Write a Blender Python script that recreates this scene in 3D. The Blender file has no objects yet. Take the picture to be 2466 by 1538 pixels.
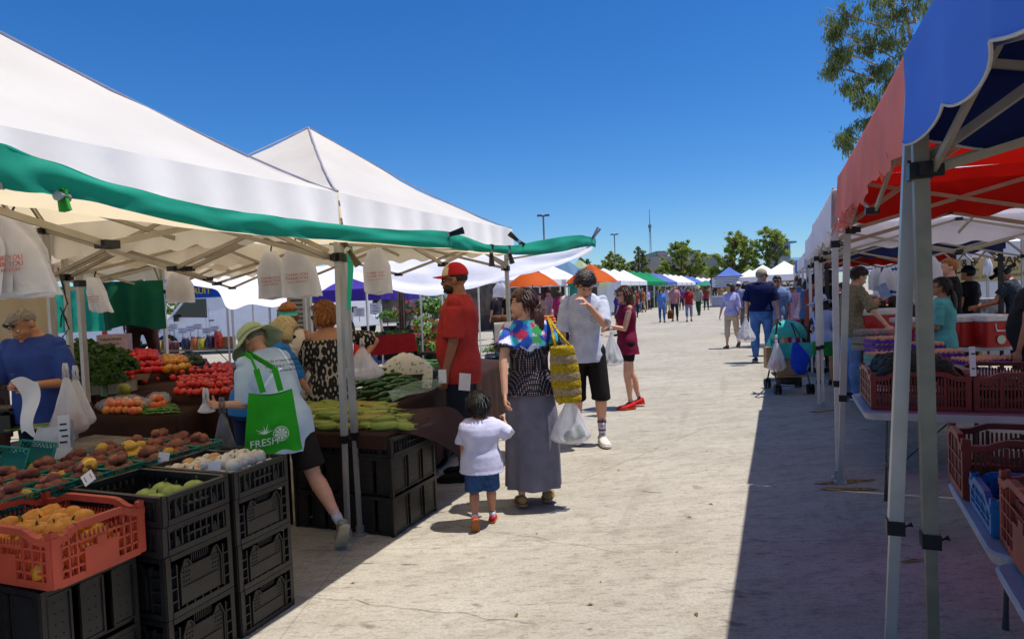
import bpy, math, random
from math import sin, cos, radians, pi, sqrt, atan2, exp
from mathutils import Vector, Matrix, noise as mnoise
random.seed(7)
SC = bpy.context.scene
COL = SC.collection
V = Vector
# ---------------------------------------------------------------- camera geometry (world: x = right of the lane, y = along the lane)
TH = radians(22); PIT = radians(2.07); ROL = radians(2.3); FPX = 1600.0; CH = 1.55
_F0 = V((-sin(TH), cos(TH), 0)); _R0 = V((cos(TH), sin(TH), 0))
_F = _F0 * cos(PIT) + V((0, 0, -sin(PIT))); _U0 = _F0 * sin(PIT) + V((0, 0, cos(PIT)))
_R = _R0 * cos(ROL) - _U0 * sin(ROL); _U = _R0 * sin(ROL) + _U0 * cos(ROL)
def ray(x, y): return _F + _R * ((x - 1233) / FPX) + _U * ((769 - y) / FPX)
CAM = V((0, 0, CH))
def W(x, y, D):
    d = ray(x, y); return CAM + d * (D / d.dot(_F0))
def AZ(x, y, z):
    d = ray(x, y); return CAM + d * ((z - CH) / d.z)
def AV(x, y, v):
    d = ray(x, y); return CAM + d * (v / d.x)
def AU(x, y, u):
    d = ray(x, y); return CAM + d * (u / d.y)
def G(x, y): return AZ(x, y, 0.0)
# ---------------------------------------------------------------- materials
def lin(c):
    if isinstance(c, str):
        c = tuple(int(c[i:i + 2], 16) / 255 for i in (0, 2, 4))
    return tuple((x / 12.92 if x <= .04045 else ((x + .055) / 1.055) ** 2.4) for x in c)
MATS = {}
def mat(name, col, rough=.6, metal=0., var=.12, vs=8., bump=0., bs=60., transl=0., tcol=None, alpha=1., spec=.4, col2=None, sheen=0., trans=0.):
    if name in MATS: return MATS[name]
    m = bpy.data.materials.new(name); m.use_nodes = True; nt = m.node_tree; N = nt.nodes; L = nt.links
    N.clear(); out = N.new('ShaderNodeOutputMaterial'); p = N.new('ShaderNodeBsdfPrincipled')
    c = lin(col); c2 = lin(col2) if col2 else tuple(x * (1 - var * 2.2) for x in c)
    tc = N.new('ShaderNodeTexCoord')
    nz = N.new('ShaderNodeTexNoise'); nz.inputs['Scale'].default_value = vs; nz.inputs['Detail'].default_value = 5
    L.new(tc.outputs['Object'], nz.inputs['Vector'])
    rp = N.new('ShaderNodeValToRGB'); rp.color_ramp.elements[0].position = .32; rp.color_ramp.elements[1].position = .68
    rp.color_ramp.elements[0].color = (*c2, 1); rp.color_ramp.elements[1].color = (*[min(1, x * (1 + var * .6)) for x in c], 1)
    L.new(nz.outputs['Fac'], rp.inputs['Fac']); L.new(rp.outputs['Color'], p.inputs['Base Color'])
    p.inputs['Roughness'].default_value = rough; p.inputs['Metallic'].default_value = metal
    p.inputs['Specular IOR Level'].default_value = spec
    if name.startswith('skin'): p.inputs['Subsurface Weight'].default_value = .12; p.inputs['Subsurface Radius'].default_value = (.02, .008, .004)
    if sheen: p.inputs['Sheen Weight'].default_value = sheen
    if trans: p.inputs['Transmission Weight'].default_value = trans
    if bump:
        n2 = N.new('ShaderNodeTexNoise'); n2.inputs['Scale'].default_value = bs; n2.inputs['Detail'].default_value = 4
        L.new(tc.outputs['Object'], n2.inputs['Vector'])
        b = N.new('ShaderNodeBump'); b.inputs['Strength'].default_value = bump; b.inputs['Distance'].default_value = .01
        L.new(n2.outputs['Fac'], b.inputs['Height']); L.new(b.outputs['Normal'], p.inputs['Normal'])
    last = p.outputs['BSDF']
    if transl:
        t = N.new('ShaderNodeBsdfTranslucent'); t.inputs['Color'].default_value = (*lin(tcol or col), 1)
        mx = N.new('ShaderNodeMixShader'); mx.inputs[0].default_value = transl
        L.new(last, mx.inputs[1]); L.new(t.outputs[0], mx.inputs[2]); last = mx.outputs[0]
    if alpha < 1:
        t = N.new('ShaderNodeBsdfTransparent'); mx = N.new('ShaderNodeMixShader'); mx.inputs[0].default_value = alpha
        L.new(t.outputs[0], mx.inputs[1]); L.new(last, mx.inputs[2]); last = mx.outputs[0]
    L.new(last, out.inputs['Surface']); m['p'] = p.name
    MATS[name] = m; return m
# ---------------------------------------------------------------- mesh builder
def basis(d, hint=V((0, 0, 1))):
    d = d.normalized()
    if abs(d.dot(hint)) > .97: hint = V((1, 0, 0)) if abs(d.x) < .9 else V((0, 1, 0))
    a = d.cross(hint).normalized(); return a, d.cross(a).normalized() * -1
class MB:
    def __init__(s): s.v = []; s.f = []; s.mi = []; s.m = 0
    def add(s, vs, fs):
        b = len(s.v); s.v += [tuple(p) for p in vs]; s.f += [tuple(i + b for i in f) for f in fs]; s.mi += [s.m] * len(fs); return s
    def box(s, c, d, rz=0, M=None):
        hx, hy, hz = d[0] / 2, d[1] / 2, d[2] / 2; c = V(c); R = Matrix.Rotation(rz, 3, 'Z') if M is None else M
        vs = [c + R @ V((x * hx, y * hy, z * hz)) for z in (-1, 1) for y in (-1, 1) for x in (-1, 1)]
        return s.add(vs, [(0, 2, 3, 1), (4, 5, 7, 6), (0, 1, 5, 4), (2, 6, 7, 3), (0, 4, 6, 2), (1, 3, 7, 5)])
    def b2(s, a, b): return s.box([(a[i] + b[i]) / 2 for i in range(3)], [abs(b[i] - a[i]) for i in range(3)])
    def bar(s, p, q, w, h=None, hint=V((0, 0, 1))):
        p = V(p); q = V(q); a, b = basis(q - p, hint); h = h or w; a = a * w / 2; b = b * h / 2
        vs = [p - a - b, p + a - b, p + a + b, p - a + b, q - a - b, q + a - b, q + a + b, q - a + b]
        return s.add(vs, [(0, 1, 2, 3), (7, 6, 5, 4), (4, 5, 1, 0), (5, 6, 2, 1), (6, 7, 3, 2), (7, 4, 0, 3)])
    def loft(s, rings, n=16, cap=True, closed=False):
        # rings: (center, axisX, axisY[, exponent])
        b = len(s.v)
        for r in rings:
            c, ax, ay = V(r[0]), V(r[1]), V(r[2]); e = r[3] if len(r) > 3 else 1.
            for k in range(n):
                t = 2 * pi * k / n; x, y = cos(t), sin(t)
                if e != 1: x = math.copysign(abs(x) ** e, x); y = math.copysign(abs(y) ** e, y)
                s.v.append(tuple(c + ax * x + ay * y))
        m = len(rings); fs = []
        for i in range(m - 1):
            for k in range(n):
                k2 = (k + 1) % n; fs.append((b + i * n + k, b + i * n + k2, b + (i + 1) * n + k2, b + (i + 1) * n + k))
        if cap: fs.append(tuple(b + k for k in range(n))[::-1]); fs.append(tuple(b + (m - 1) * n + k for k in range(n)))
        s.f += fs; s.mi += [s.m] * len(fs); return s
    def tube(s, pts, rs, n=8, cap=True):
        pts = [V(p) for p in pts]
        if not isinstance(rs, (list, tuple)): rs = [rs] * len(pts)
        rings = []; a = None
        for i, p in enumerate(pts):
            d = (pts[min(i + 1, len(pts) - 1)] - pts[max(i - 1, 0)])
            if d.length < 1e-9: d = V((0, 0, 1))
            if a is None: a, b = basis(d)
            else:
                dn = d.normalized(); a = (a - dn * a.dot(dn)).normalized(); b = dn.cross(a)
            rings.append((p, a * rs[i], b * rs[i]))
        return s.loft(rings, n, cap)
    def sph(s, c, r, seg=12, rg=8, M=None):
        c = V(c); r = (r, r, r) if not isinstance(r, (tuple, list)) else r
        vs = [V((0, 0, -r[2]))]
        for i in range(1, rg):
            t = pi * i / rg
            for k in range(seg):
                a = 2 * pi * k / seg; vs.append(V((r[0] * sin(t) * cos(a), r[1] * sin(t) * sin(a), -r[2] * cos(t))))
        vs.append(V((0, 0, r[2])))
        if M is not None: vs = [M @ p for p in vs]
        vs = [c + p for p in vs]; fs = []
        for k in range(seg):
            k2 = (k + 1) % seg; fs.append((0, 1 + k2, 1 + k)); e = 1 + (rg - 2) * seg; fs.append((e + k, e + k2, len(vs) - 1))
            for i in range(rg - 2):
                a = 1 + i * seg; fs.append((a + k, a + k2, a + seg + k2, a + seg + k))
        return s.add(vs, fs)
    def lathe(s, prof, c=(0, 0, 0), n=16, wob=None, sx=1., sy=1.):
        c = V(c); b = len(s.v)
        for (r, z) in prof:
            for k in range(n):
                t = 2 * pi * k / n; w = wob(r, z, t) if wob else 0
                s.v.append((c.x + r * sx * cos(t), c.y + r * sy * sin(t), c.z + z + w))
        fs = []
        for i in range(len(prof) - 1):
            for k in range(n):
                k2 = (k + 1) % n; fs.append((b + i * n + k, b + i * n + k2, b + (i + 1) * n + k2, b + (i + 1) * n + k))
        s.f += fs; s.mi += [s.m] * len(fs); return s
    def grid(s, fn, nu, nv):
        vs = [fn(i / nu, j / nv) for j in range(nv + 1) for i in range(nu + 1)]
        return s.add(vs, [(j * (nu + 1) + i, j * (nu + 1) + i + 1, (j + 1) * (nu + 1) + i + 1, (j + 1) * (nu + 1) + i) for j in range(nv) for i in range(nu)])
    def xf(s, M):
        s.v = [tuple(M @ V(p)) for p in s.v]; return s
    def mesh(s, name='m', mats=(), smooth=False):
        me = bpy.data.meshes.new(name); me.from_pydata(s.v, [], s.f)
        for m in mats: me.materials.append(m)
        if len(mats) > 1: me.polygons.foreach_set('material_index', s.mi)
        if smooth:
            me.polygons.foreach_set('use_smooth', [True] * len(me.polygons))
        me.update(); return me
    def build(s, name, m, parent=None, smooth=False, world=False):
        if not isinstance(m, (list, tuple)): m = [m]
        me = s.mesh(name, m, smooth)
        if smooth == 2:
            me.set_sharp_from_angle(angle=radians(40))
        return link(name, me, parent, world)
def link(name, me, parent=None, world=False):
    o = bpy.data.objects.new(name, me); COL.objects.link(o)
    if parent is not None:
        o.parent = parent
        if world: me.transform(Matrix.LocRotScale(parent.location, parent.rotation_euler, None).inverted())
    return o
def tag(o, label=None, cat=None, group=None, kind=None):
    if label: o['label'] = label
    if cat: o['category'] = cat
    if group: o['group'] = group
    if kind: o['kind'] = kind
    return o
def thing(name, label, cat, loc=(0, 0, 0), rz=0, group=None):
    o = bpy.data.objects.new(name, None); COL.objects.link(o); o.location = loc; o.rotation_euler = (0, 0, rz); o.empty_display_size = .1
    return tag(o, label, cat, group)
def dup(src, loc, rz=0, label=None, group=None, rot=None, scale=None):
    r = src.copy(); COL.objects.link(r); r.location = loc; r.rotation_euler = rot if rot else (0, 0, rz)
    if scale: r.scale = (scale,) * 3
    if label: r['label'] = label
    if group: r['group'] = group
    for ch in KIDS.get(src.name, src.children):
        c = ch.copy(); COL.objects.link(c); c.parent = r
        for g in ch.children:
            d = g.copy(); COL.objects.link(d); d.parent = c
    return r
KIDS = {}
def freeze(o): KIDS[o.name] = list(o.children); return o
def evalmesh(o):
    bpy.context.view_layer.update(); dg = bpy.context.evaluated_depsgraph_get(); e = o.evaluated_get(dg)
    return bpy.data.meshes.new_from_object(e)
def remesh(mb, voxel, sm=4, name='body'):
    me = mb.mesh('tmp'); o = bpy.data.objects.new('tmp', me); COL.objects.link(o)
    r = o.modifiers.new('r', 'REMESH'); r.mode = 'VOXEL'; r.voxel_size = voxel; r.use_smooth_shade = True
    if sm: q = o.modifiers.new('s', 'SMOOTH'); q.factor = .5; q.iterations = sm
    out = evalmesh(o); bpy.data.objects.remove(o); bpy.data.meshes.remove(me); out.name = name
    out.polygons.foreach_set('use_smooth', [True] * len(out.polygons)); return out
_txt = {}
def textmesh(s, size, ext=.0008, bold=0., align='CENTER'):
    k = (s, size, ext, bold, align)
    if k in _txt: return _txt[k]
    c = bpy.data.curves.new('t', 'FONT'); c.body = s; c.size = size; c.extrude = ext; c.offset = bold; c.align_x = align; c.align_y = 'CENTER'; c.resolution_u = 3
    o = bpy.data.objects.new('t', c); COL.objects.link(o); me = evalmesh(o); bpy.data.objects.remove(o); _txt[k] = me; return me
def text(s, size, m, parent, loc, X, Y, name='lettering', **k):
    """mesh text lying in the plane spanned by X (reading direction) and Y (up), in the parent's frame"""
    me = textmesh(s, size, **k).copy(); me.materials.clear(); me.materials.append(m)
    X = V(X).normalized(); Y = V(Y).normalized(); Z = X.cross(Y)
    M = Matrix((X, Y, Z)).transposed().to_4x4(); M.translation = V(loc); me.transform(M)
    return link(name, me, parent)
def fbm(p, s=1.): return mnoise.noise(V(p) * s)
# ---------------------------------------------------------------- people
SK = dict(
    light=mat('skin light', 'd6a184', .55, var=.06, vs=14), fair=mat('skin fair', 'd3a48a', .55, var=.06, vs=14),
    tan=mat('skin tan', 'bc8464', .5, var=.07, vs=14), olive=mat('skin olive', 'a8765a', .5, var=.07, vs=14), brown=mat('skin brown', '946248', .5, var=.08, vs=14))
HR = dict(
    black=mat('hair black', '15100e', .45, var=.3, vs=60, bump=.5, bs=120), dark=mat('hair dark brown', '2e1d15', .45, var=.3, vs=60, bump=.5, bs=120),
    brown=mat('hair brown', '55301f', .45, var=.3, vs=60, bump=.5, bs=120), ginger=mat('hair ginger blond', 'a5642f', .5, var=.25, vs=50, bump=.6, bs=120),
    blond=mat('hair pale blond', 'd8c08c', .5, var=.2, vs=50, bump=.6, bs=120), grey=mat('hair grey', '8d8378', .5, var=.25, vs=60, bump=.5, bs=120),
    auburn=mat('hair auburn', '4a2418', .4, var=.3, vs=60, bump=.5, bs=120))
M_EYE = mat('eye white', 'e6e0da', .2, var=0); M_IRIS = mat('iris', '1c1410', .15, var=0); M_LIP = mat('lips', 'a05a50', .5, var=.1)
M_LENS = mat('dark lens', '0a0a0c', .08, var=0, spec=.8); M_BLKP = mat('black plastic', '161618', .4, var=.1)
def cloth(name, col, **k):
    k.setdefault('var', .1); k.setdefault('vs', 9); k.setdefault('bump', .25); k.setdefault('bs', 30); k.setdefault('rough', .85); k.setdefault('spec', .2)
    return mat(name, col, **k)
def wrinkle(me, amp, sc=9., seed=0.):
    me.update(); ns = [v.normal.copy() for v in me.vertices]
    for v, n in zip(me.vertices, ns):
        p = v.co; w = mnoise.noise(V((p.x * sc + seed, p.y * sc, p.z * sc * .55))) + .5 * mnoise.noise(V((p.x * sc * 2.3, p.y * sc * 2.3 + seed, p.z * sc * 1.4)))
        v.co = p + n * (w * amp)
    me.update()
class Person:
    def __init__(s, label, pos, yaw, H, w=1., belly=0., lean=0, twist=0, head=(0, 0), tilt=0, armL=None, armR=None, legL=None, legR=None,
                 skin='light', vox=.01, lift=0., curl=(.5, .5), fem=False, group=None, child=0, palmL=None, palmR=None, footL=None, footR=None, side=0):
        s.label = label; s.H = H; s.w = w; s.belly = belly; s.vox = vox; s.fem = fem; s.skin = SK[skin]; s.near = vox < .009
        s.root = thing('person', label, 'person', (pos[0], pos[1], lift), radians(yaw), group)
        k = s.k = H / 1.75; s.child = child; s.dz = 0.
        s.hipz = (.52 - .05 * child) * H
        s.lean = radians(lean); s.side = radians(side); s.twist = radians(twist)
        s.shz = (.812 - .03 * child) * H; s.nkz = (.836 - .035 * child) * H
        armL = armL or ((-.12, .05, -1), (-.02, .25, -1)); armR = armR or ((.12, .05, -1), (.02, .25, -1))
        legL = legL or ((-.03, .02, -1), (0, -.02, -1)); legR = legR or ((.03, .02, -1), (0, -.02, -1))
        shw = (.102 if not fem else .091) * H * (.9 + .1 * w) * (1 - .12 * child)
        s.UA, s.FA, s.TL, s.SL = .172 * H * (1 - .1 * child), .142 * H * (1 - .1 * child), (.245 - .02 * child) * H, (.235 - .02 * child) * H
        s.arm = {}; s.leg = {}; s.foot = {-1: footL, 1: footR}
        for sd, a in ((-1, legL), (1, legR)):
            h = V((sd * .052 * H * (.85 + .15 * w), 0, s.hipz - .01 * H)); t, c = V(a[0]).normalized(), V(a[1]).normalized()
            kn = h + t * s.TL; an = kn + c * s.SL; s.leg[sd] = [h, kn, an]
        s.dz = .042 * H - min(s.leg[-1][2].z, s.leg[1][2].z)
        for sd in (-1, 1): s.leg[sd] = [p + V((0, 0, s.dz)) for p in s.leg[sd]]
        s.sh = {-1: s.sp(s.shz - .012 * H, V((-shw, 0, 0))), 1: s.sp(s.shz - .012 * H, V((shw, 0, 0)))}
        for sd, a in ((-1, armL), (1, armR)):
            S0 = s.sh[sd]
            if a[0] == 'to':   # reach a world point with the palm centre; a[2] = elbow hint
                T = s.root.matrix_basis.inverted() @ V(a[1]); d = T - S0; L = d.length; fa = s.FA + .07 * k; L = min(L, (s.UA + fa) * .995); d.normalize()
                ca = (s.UA ** 2 + L * L - fa * fa) / (2 * s.UA * L); ca = max(-1, min(1, ca)); hn = V(a[2]); hn = (hn - d * hn.dot(d)).normalized()
                u = d * ca + hn * sqrt(1 - ca * ca); e = S0 + u * s.UA; f = (S0 + d * L - e).normalized()
            else: u, f = V(a[0]).normalized(), V(a[1]).normalized()
            e = S0 + u * s.UA; s.arm[sd] = (S0, e, e + f * s.FA, u, f)
        # head frame
        hy, hp = radians(head[0]) + s.twist, radians(head[1]) + s.lean * .6
        Rz = Matrix.Rotation(hy, 3, 'Z'); Rx = Matrix.Rotation(-hp, 3, 'X'); Ry = Matrix.Rotation(radians(tilt), 3, 'Y')
        s.HM = Rz @ Rx @ Ry
        s.nk = s.sp(s.nkz, V((0, -.008 * k, 0)))
        up = s.HM @ V((0, 0, 1)); fw = s.HM @ V((0, 1, 0))
        s.hs = k * (1 + .55 * child)
        s.hc = s.nk + (s.sp(s.nkz + .03 * H, V((0, 0, 0))) - s.sp(s.nkz, V((0, 0, 0)))) + up * (.068 * s.hs) + fw * (.032 * s.hs)
        s.curl = curl; s.palm = {-1: palmL, 1: palmR}
        s.build_body()
    def sp(s, z, off):
        t = max(0, z - s.hipz); f = min(1, t / (s.shz - s.hipz))
        Rz = Matrix.Rotation(s.twist * f, 3, 'Z'); Rx = Matrix.Rotation(-s.lean * min(1, .35 + f), 3, 'X'); Ry = Matrix.Rotation(s.side * min(1, .35 + f), 3, 'Y')
        base = V((0, 0, s.hipz if z > s.hipz else z)); R = Ry @ Rx
        up = R @ V((0, 0, t)) if z > s.hipz else V((0, 0, 0))
        q = V((0, 0, s.dz))
        return base + up + R @ (Rz @ off) + q if z > s.hipz - .02 else base + off + q
    def prof(s, grow=0.):
        H, w, k, b = s.H, s.w, s.k, s.belly; f = s.fem; g = grow
        wst = .132 * w if not f else .115 * w; hp = .165 if not f else .172
        P = [(.44, hp * .90 * w, .11 * w, 0), (.47, hp * .96 * w, .117 * w, 0), (.50, hp * w, .12 * w, 0), (.55, (hp - .01) * w, .115 * w + b * .5, b * .35), (.61, wst + b * .4, .10 * w + b * .7, b * .6), (.66, wst * 1.05 + b * .2, .105 * w + b * .5, b * .4),
             (.72, (.158 if not f else .140) * w, .115 * w + (.012 if f else 0), .01 if f else 0), (.765, (.168 if not f else .145) * w, .105 * w, 0), (.80, (.152 if not f else .130) * w, .082 * w, -.005), (.822, .116 * w, .070, -.01), (.842, .078, .064, -.01)]
        c = s.child; out = []
        for z, rx, ry, oy in P: out.append(((z - (.035 * c if z > .6 else .02 * c)) * H, rx * k * (1 + .25 * c) + g, ry * k * (1 + .5 * c) + g, oy * k))
        return out
    def rings(s, g, z0=None, z1=None):
        P = s.prof(g)
        def at(z):
            for a, b in zip(P, P[1:]):
                if z <= b[0]: t = max(0, (z - a[0]) / (b[0] - a[0])); return (z,) + tuple(a[i] + (b[i] - a[i]) * t for i in (1, 2, 3))
            return P[-1]
        zs = [p[0] for p in P]
        if z0 is not None: zs = [z0] + [z for z in zs if z > z0 + .01]
        if z1 is not None: zs = [z for z in zs if z < z1 - .01] + [z1]
        R = []
        for z in zs:
            zz, rx, ry, oy = at(z); c = s.sp(z, V((0, oy, 0))); ax = s.sp(z, V((rx, oy, 0))) - c; ay = s.sp(z, V((0, oy + ry, 0))) - c
            R.append((c, ax, ay, .85))
        return R
    def armtube(s, sd, f0, f1, g=0., flare=0., base=1.):
        A, E, Wp, u, f = s.arm[sd]; k = s.k * (.9 + .1 * s.w) * (.88 if s.fem else 1); kk = k
        def at(t):
            if t <= 1: return A + (E - A) * t, (.046 - .007 * t + .004 * sin(pi * t)) * kk
            return E + (Wp - E) * (t - 1), (.040 - .0135 * (t - 1)) * kk if t > 1.0 else .04
        ts = [f0] + [t for t in (.15, .5, .85, 1.0, 1.15, 1.4, 1.8) if f0 < t < f1] + [f1]
        return [at(t)[0] for t in ts], [at(t)[1] * base + g + flare * ((t - f0) / (f1 - f0)) for t in ts]
    def legtube(s, sd, f0, f1, g=0., flare=0.):
        A, E, Wp = s.leg[sd]; k = s.k * (.85 + .15 * s.w) * (1 + .15 * s.child)
        def at(t):
            if t <= 1: return A + (E - A) * t, (.083 - .030 * t) * k
            q = t - 1; r = .053 + .006 * sin(pi * min(1, q * 2.2)) - .028 * max(0, q - .25) / .75
            off = V((0, -.012 * k * sin(pi * min(1, q * 1.6)), 0)); return E + (Wp - E) * q + off, r * k
        ts = [f0] + [t for t in (.12, .35, .6, .85, 1.0, 1.15, 1.35, 1.6, 1.8, 1.92) if f0 < t < f1] + [f1]
        return [at(t)[0] for t in ts], [at(t)[1] + g + flare * ((t - f0) / (f1 - f0)) for t in ts]
    def hand(s, mb, sd):
        A, E, Wp, u, f = s.arm[sd]; k = s.k * (.9 if s.fem else 1.) * (1.05 if s.child else 1)
        n = s.palm[sd]; n = V(n) if n else V((-sd, 0, 0)); n = (n - f * n.dot(f)).normalized(); a = f.cross(n).normalized()
        if a.dot(V((0, 1, 0))) < 0 and abs(f.z) > .5: a = -a   # thumb side faces forward when the arm hangs
        pc = Wp + f * .05 * k
        mb.loft([(Wp - f * .01 * k, a * .026 * k, n * .020 * k), (Wp + f * .02 * k, a * .032 * k, n * .017 * k), (Wp + f * .06 * k, a * .041 * k, n * .015 * k), (Wp + f * .092 * k, a * .038 * k, n * .012 * k)], 10)
        cu = s.curl[0 if sd < 0 else 1]
        for i, (o, ln) in enumerate(((.031, .072), (.011, .080), (-.010, .074), (-.030, .058))):
            p = Wp + f * .086 * k + a * o * k; d = f.copy(); pts = [p]; c0 = cu * (.85 + .12 * i)
            for j, fr in enumerate((.42, .33, .25)):
                d = (d * cos(c0 * (.75 if j == 0 else 1)) + n * sin(c0 * (.75 if j == 0 else 1))).normalized()
                p = p + d * ln * fr * k; pts.append(p)
                nn = (n * cos(c0) - f * sin(c0)); 
                n2 = n
                # rotate curl frame
                d = d
            mb.tube(pts, [.0098 * k, .0092 * k, .0085 * k, .0068 * k], 7)
        tp = Wp + f * .028 * k + a * .026 * k; td = (f * .6 + a * .75 + n * .35).normalized()
        t2 = (f * .85 + a * .3 + n * (.35 + cu * .5)).normalized()
        mb.tube([tp - td * .012 * k, tp + td * .030 * k, tp + td * .030 * k + t2 * .030 * k, tp + td * .030 * k + t2 * .050 * k], [.013 * k, .0115 * k, .0105 * k, .0075 * k], 7)
    def footframe(s, sd):
        A, E, Wp = s.leg[sd]; ff = s.foot[sd]
        if ff: d = V(ff).normalized()
        else: d = V((sd * .12, 1, 0)).normalized()
        return Wp, d
    def build_body(s):
        k = s.k; mb = MB(); mb.loft(s.rings(-.008 * k, .455 * s.H), 20)
        up = s.HM @ V((0, 0, 1)); fw = s.HM @ V((0, 1, 0)); rt = s.HM @ V((1, 0, 0)); h = s.hs; hc = s.hc
        nr = .060 * k * (.80 if s.fem else 1) * (.9 + .1 * s.w)
        mb.tube([s.sp(s.shz - .02 * s.H, V((0, -.01 * k, 0))), s.nk, hc - up * .055 * h - fw * .018 * h], [nr * 1.25, nr, nr * .95], 14)
        hp = lambda x, y, z: hc + rt * x * h + fw * y * h + up * z * h
        R = s.HM
        mb.sph(hp(0, -.012, .022), (.076 * h, .094 * h, .088 * h), 20, 14, R); mb.sph(hp(0, .022, -.025), (.062 * h, .066 * h, .078 * h), 18, 12, R)
        mb.sph(hp(0, .047, -.070), (.040 * h, .038 * h, .034 * h), 14, 10, R); mb.sph(hp(0, .083, -.092), (.018 * h, .014 * h, .014 * h), 10, 8, R)
        # nose, brow, cheeks, lips
        mb.tube([hp(0, .080, .012), hp(0, .094, -.012), hp(0, .104, -.030)], [.008 * h, .010 * h, .013 * h], 8); mb.sph(hp(0, .096, -.034), (.017 * h, .012 * h, .009 * h), 10, 6, R)
        for q in (-1, 1):
            mb.sph(hp(q * .030, .072, .014), (.024 * h, .012 * h, .008 * h), 10, 6, R); mb.sph(hp(q * .036, .060, -.030), (.020 * h, .018 * h, .018 * h), 10, 6, R)
            mb.sph(hp(q * .078, -.012, -.012), (.010 * h, .020 * h, .031 * h), 10, 8, R); mb.sph(hp(q * .084, -.020, -.004), (.007 * h, .014 * h, .022 * h), 8, 6, R)
        mb.sph(hp(0, .086, -.058), (.022 * h, .010 * h, .010 * h), 10, 6, R)
        for sd in (-1, 1):
            p, r = s.armtube(sd, 0, 2.0); mb.tube(p, r, 12); mb.sph(s.arm[sd][0], .046 * k * (.86 if s.fem else 1), 12, 8); mb.sph(s.arm[sd][1], r[-1] * 1.45, 10, 8)
            s.hand(mb, sd)
            p, r = s.legtube(sd, 0, 2.0); mb.tube(p, r, 14); mb.sph(s.leg[sd][0], .085 * k, 12, 8)
            an, d = s.footframe(sd); u = basis(d)[1]; u = u if u.z > 0 else -u; a = d.cross(u)
            mb.loft([(an - d * .045 * k - u * .028 * k, a * .026 * k, u * .026 * k), (an - d * .01 * k - u * .02 * k, a * .034 * k, u * .036 * k), (an + d * .06 * k - u * .03 * k, a * .040 * k, u * .026 * k), (an + d * .14 * k - u * .042 * k, a * .042 * k, u * .016 * k), (an + d * .175 * k - u * .045 * k, a * .028 * k, u * .011 * k)], 12)
        me = remesh(mb, s.vox * .8 if s.near else s.vox, 3 if s.near else 1)
        me.materials.append(s.skin); s.body = link('body', me, s.root)
        s.hp = hp
    def part(s, mb, name, m, vox=None, sm=6, wr=.006, sc=9, seed=0.):
        me = remesh(mb, vox or s.vox * 1.15, sm if s.near else 2, name); 
        if wr and s.vox < .015: wrinkle(me, wr * .7, sc, seed + len(s.label))
        me.materials.append(m); return link(name, me, s.root)
    def top(s, m, hem=.46, sleeve=.62, g=.012, neck=.835, name='shirt', flare=.012, wr=.005, off=False, slf=.018):
        k = s.k; mb = MB(); R = s.rings(g * k, hem * s.H, (neck - .035 * s.child) * s.H if not off else .785 * s.H)
        # flare at the hem
        R = [(c, ax * (1 + flare * 4 * max(0, 1 - i / 3)), ay * (1 + flare * 5 * max(0, 1 - i / 3)), e) for i, (c, ax, ay, e) in enumerate(R)]
        mb.loft(R, 28)
        for sd in (-1, 1):
            if sleeve > 0:
                f0 = 0 if not off else .12
                p, r = s.armtube(sd, f0, sleeve, g * k * .6, (slf + g * .4) * k); mb.tube(p, r, 16)
                if not off: mb.sph(s.arm[sd][0], .045 * k * (.88 if s.fem else 1) + g * k * .5, 14, 10)
        return s.part(mb, name, m, wr=wr)
    def pants(s, m, ln=1.95, g=.014, flare=0., waist=.575, name='trousers', wr=.006):
        k = s.k; mb = MB(); mb.loft(s.rings(.008 * k, .440 * s.H, waist * s.H), 24)
        for sd in (-1, 1):
            p, r = s.legtube(sd, 0.0, ln, g * k, flare * k); mb.tube(p, r, 18); mb.sph(s.leg[sd][0], .088 * k + g * k, 14, 10)
        return s.part(mb, name, m, wr=wr)
    def skirt(s, m, ln, r1=.26, waist=.56, name='skirt', folds=9, amp=.018, sway=(0, 0)):
        k = s.k; mb = MB(); z1 = waist * s.H + s.dz; z0 = ln * s.H; n = 90; nz = 18; rg = s.rings(.014 * k, .47 * s.H, waist * s.H)
        c1 = V(rg[-1][0]); P = []
        lc = (s.leg[-1][2] + s.leg[1][2]) / 2; lc = V((lc.x + sway[0], lc.y + sway[1], 0))
        for j in range(nz + 1):
            t = j / nz; z = z1 + (z0 - z1) * t; sh = min(1, t * 3.2)
            rx = .145 * k * s.w + (.185 - .145) * k * s.w * min(1, t * 3) + (r1 - .185 * s.w) * k * max(0, t - .25) / .75
            ry = .11 * k * s.w + .03 * k * min(1, t * 3) + (r1 * .8 - .14) * k * max(0, t - .25) / .75
            for i in range(n):
                a = 2 * pi * i / n; fo = amp * k * t * (sin(folds * a + 2.1 * sin(2 * a)) + .5 * sin(folds * 1.7 * a + 1 + t * 2))
                P.append((c1.x * (1 - t) + lc.x * t + (rx + fo) * cos(a), c1.y * (1 - t) + lc.y * t + (ry + fo) * sin(a), z))
        b = [(j * n + i, (j + 1) * n + i, (j + 1) * n + (i + 1) % n, j * n + (i + 1) % n) for j in range(nz) for i in range(n)]
        mb.add(P, b + [tuple(range(n))]); return mb.build(name, m, s.root, True)
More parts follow.
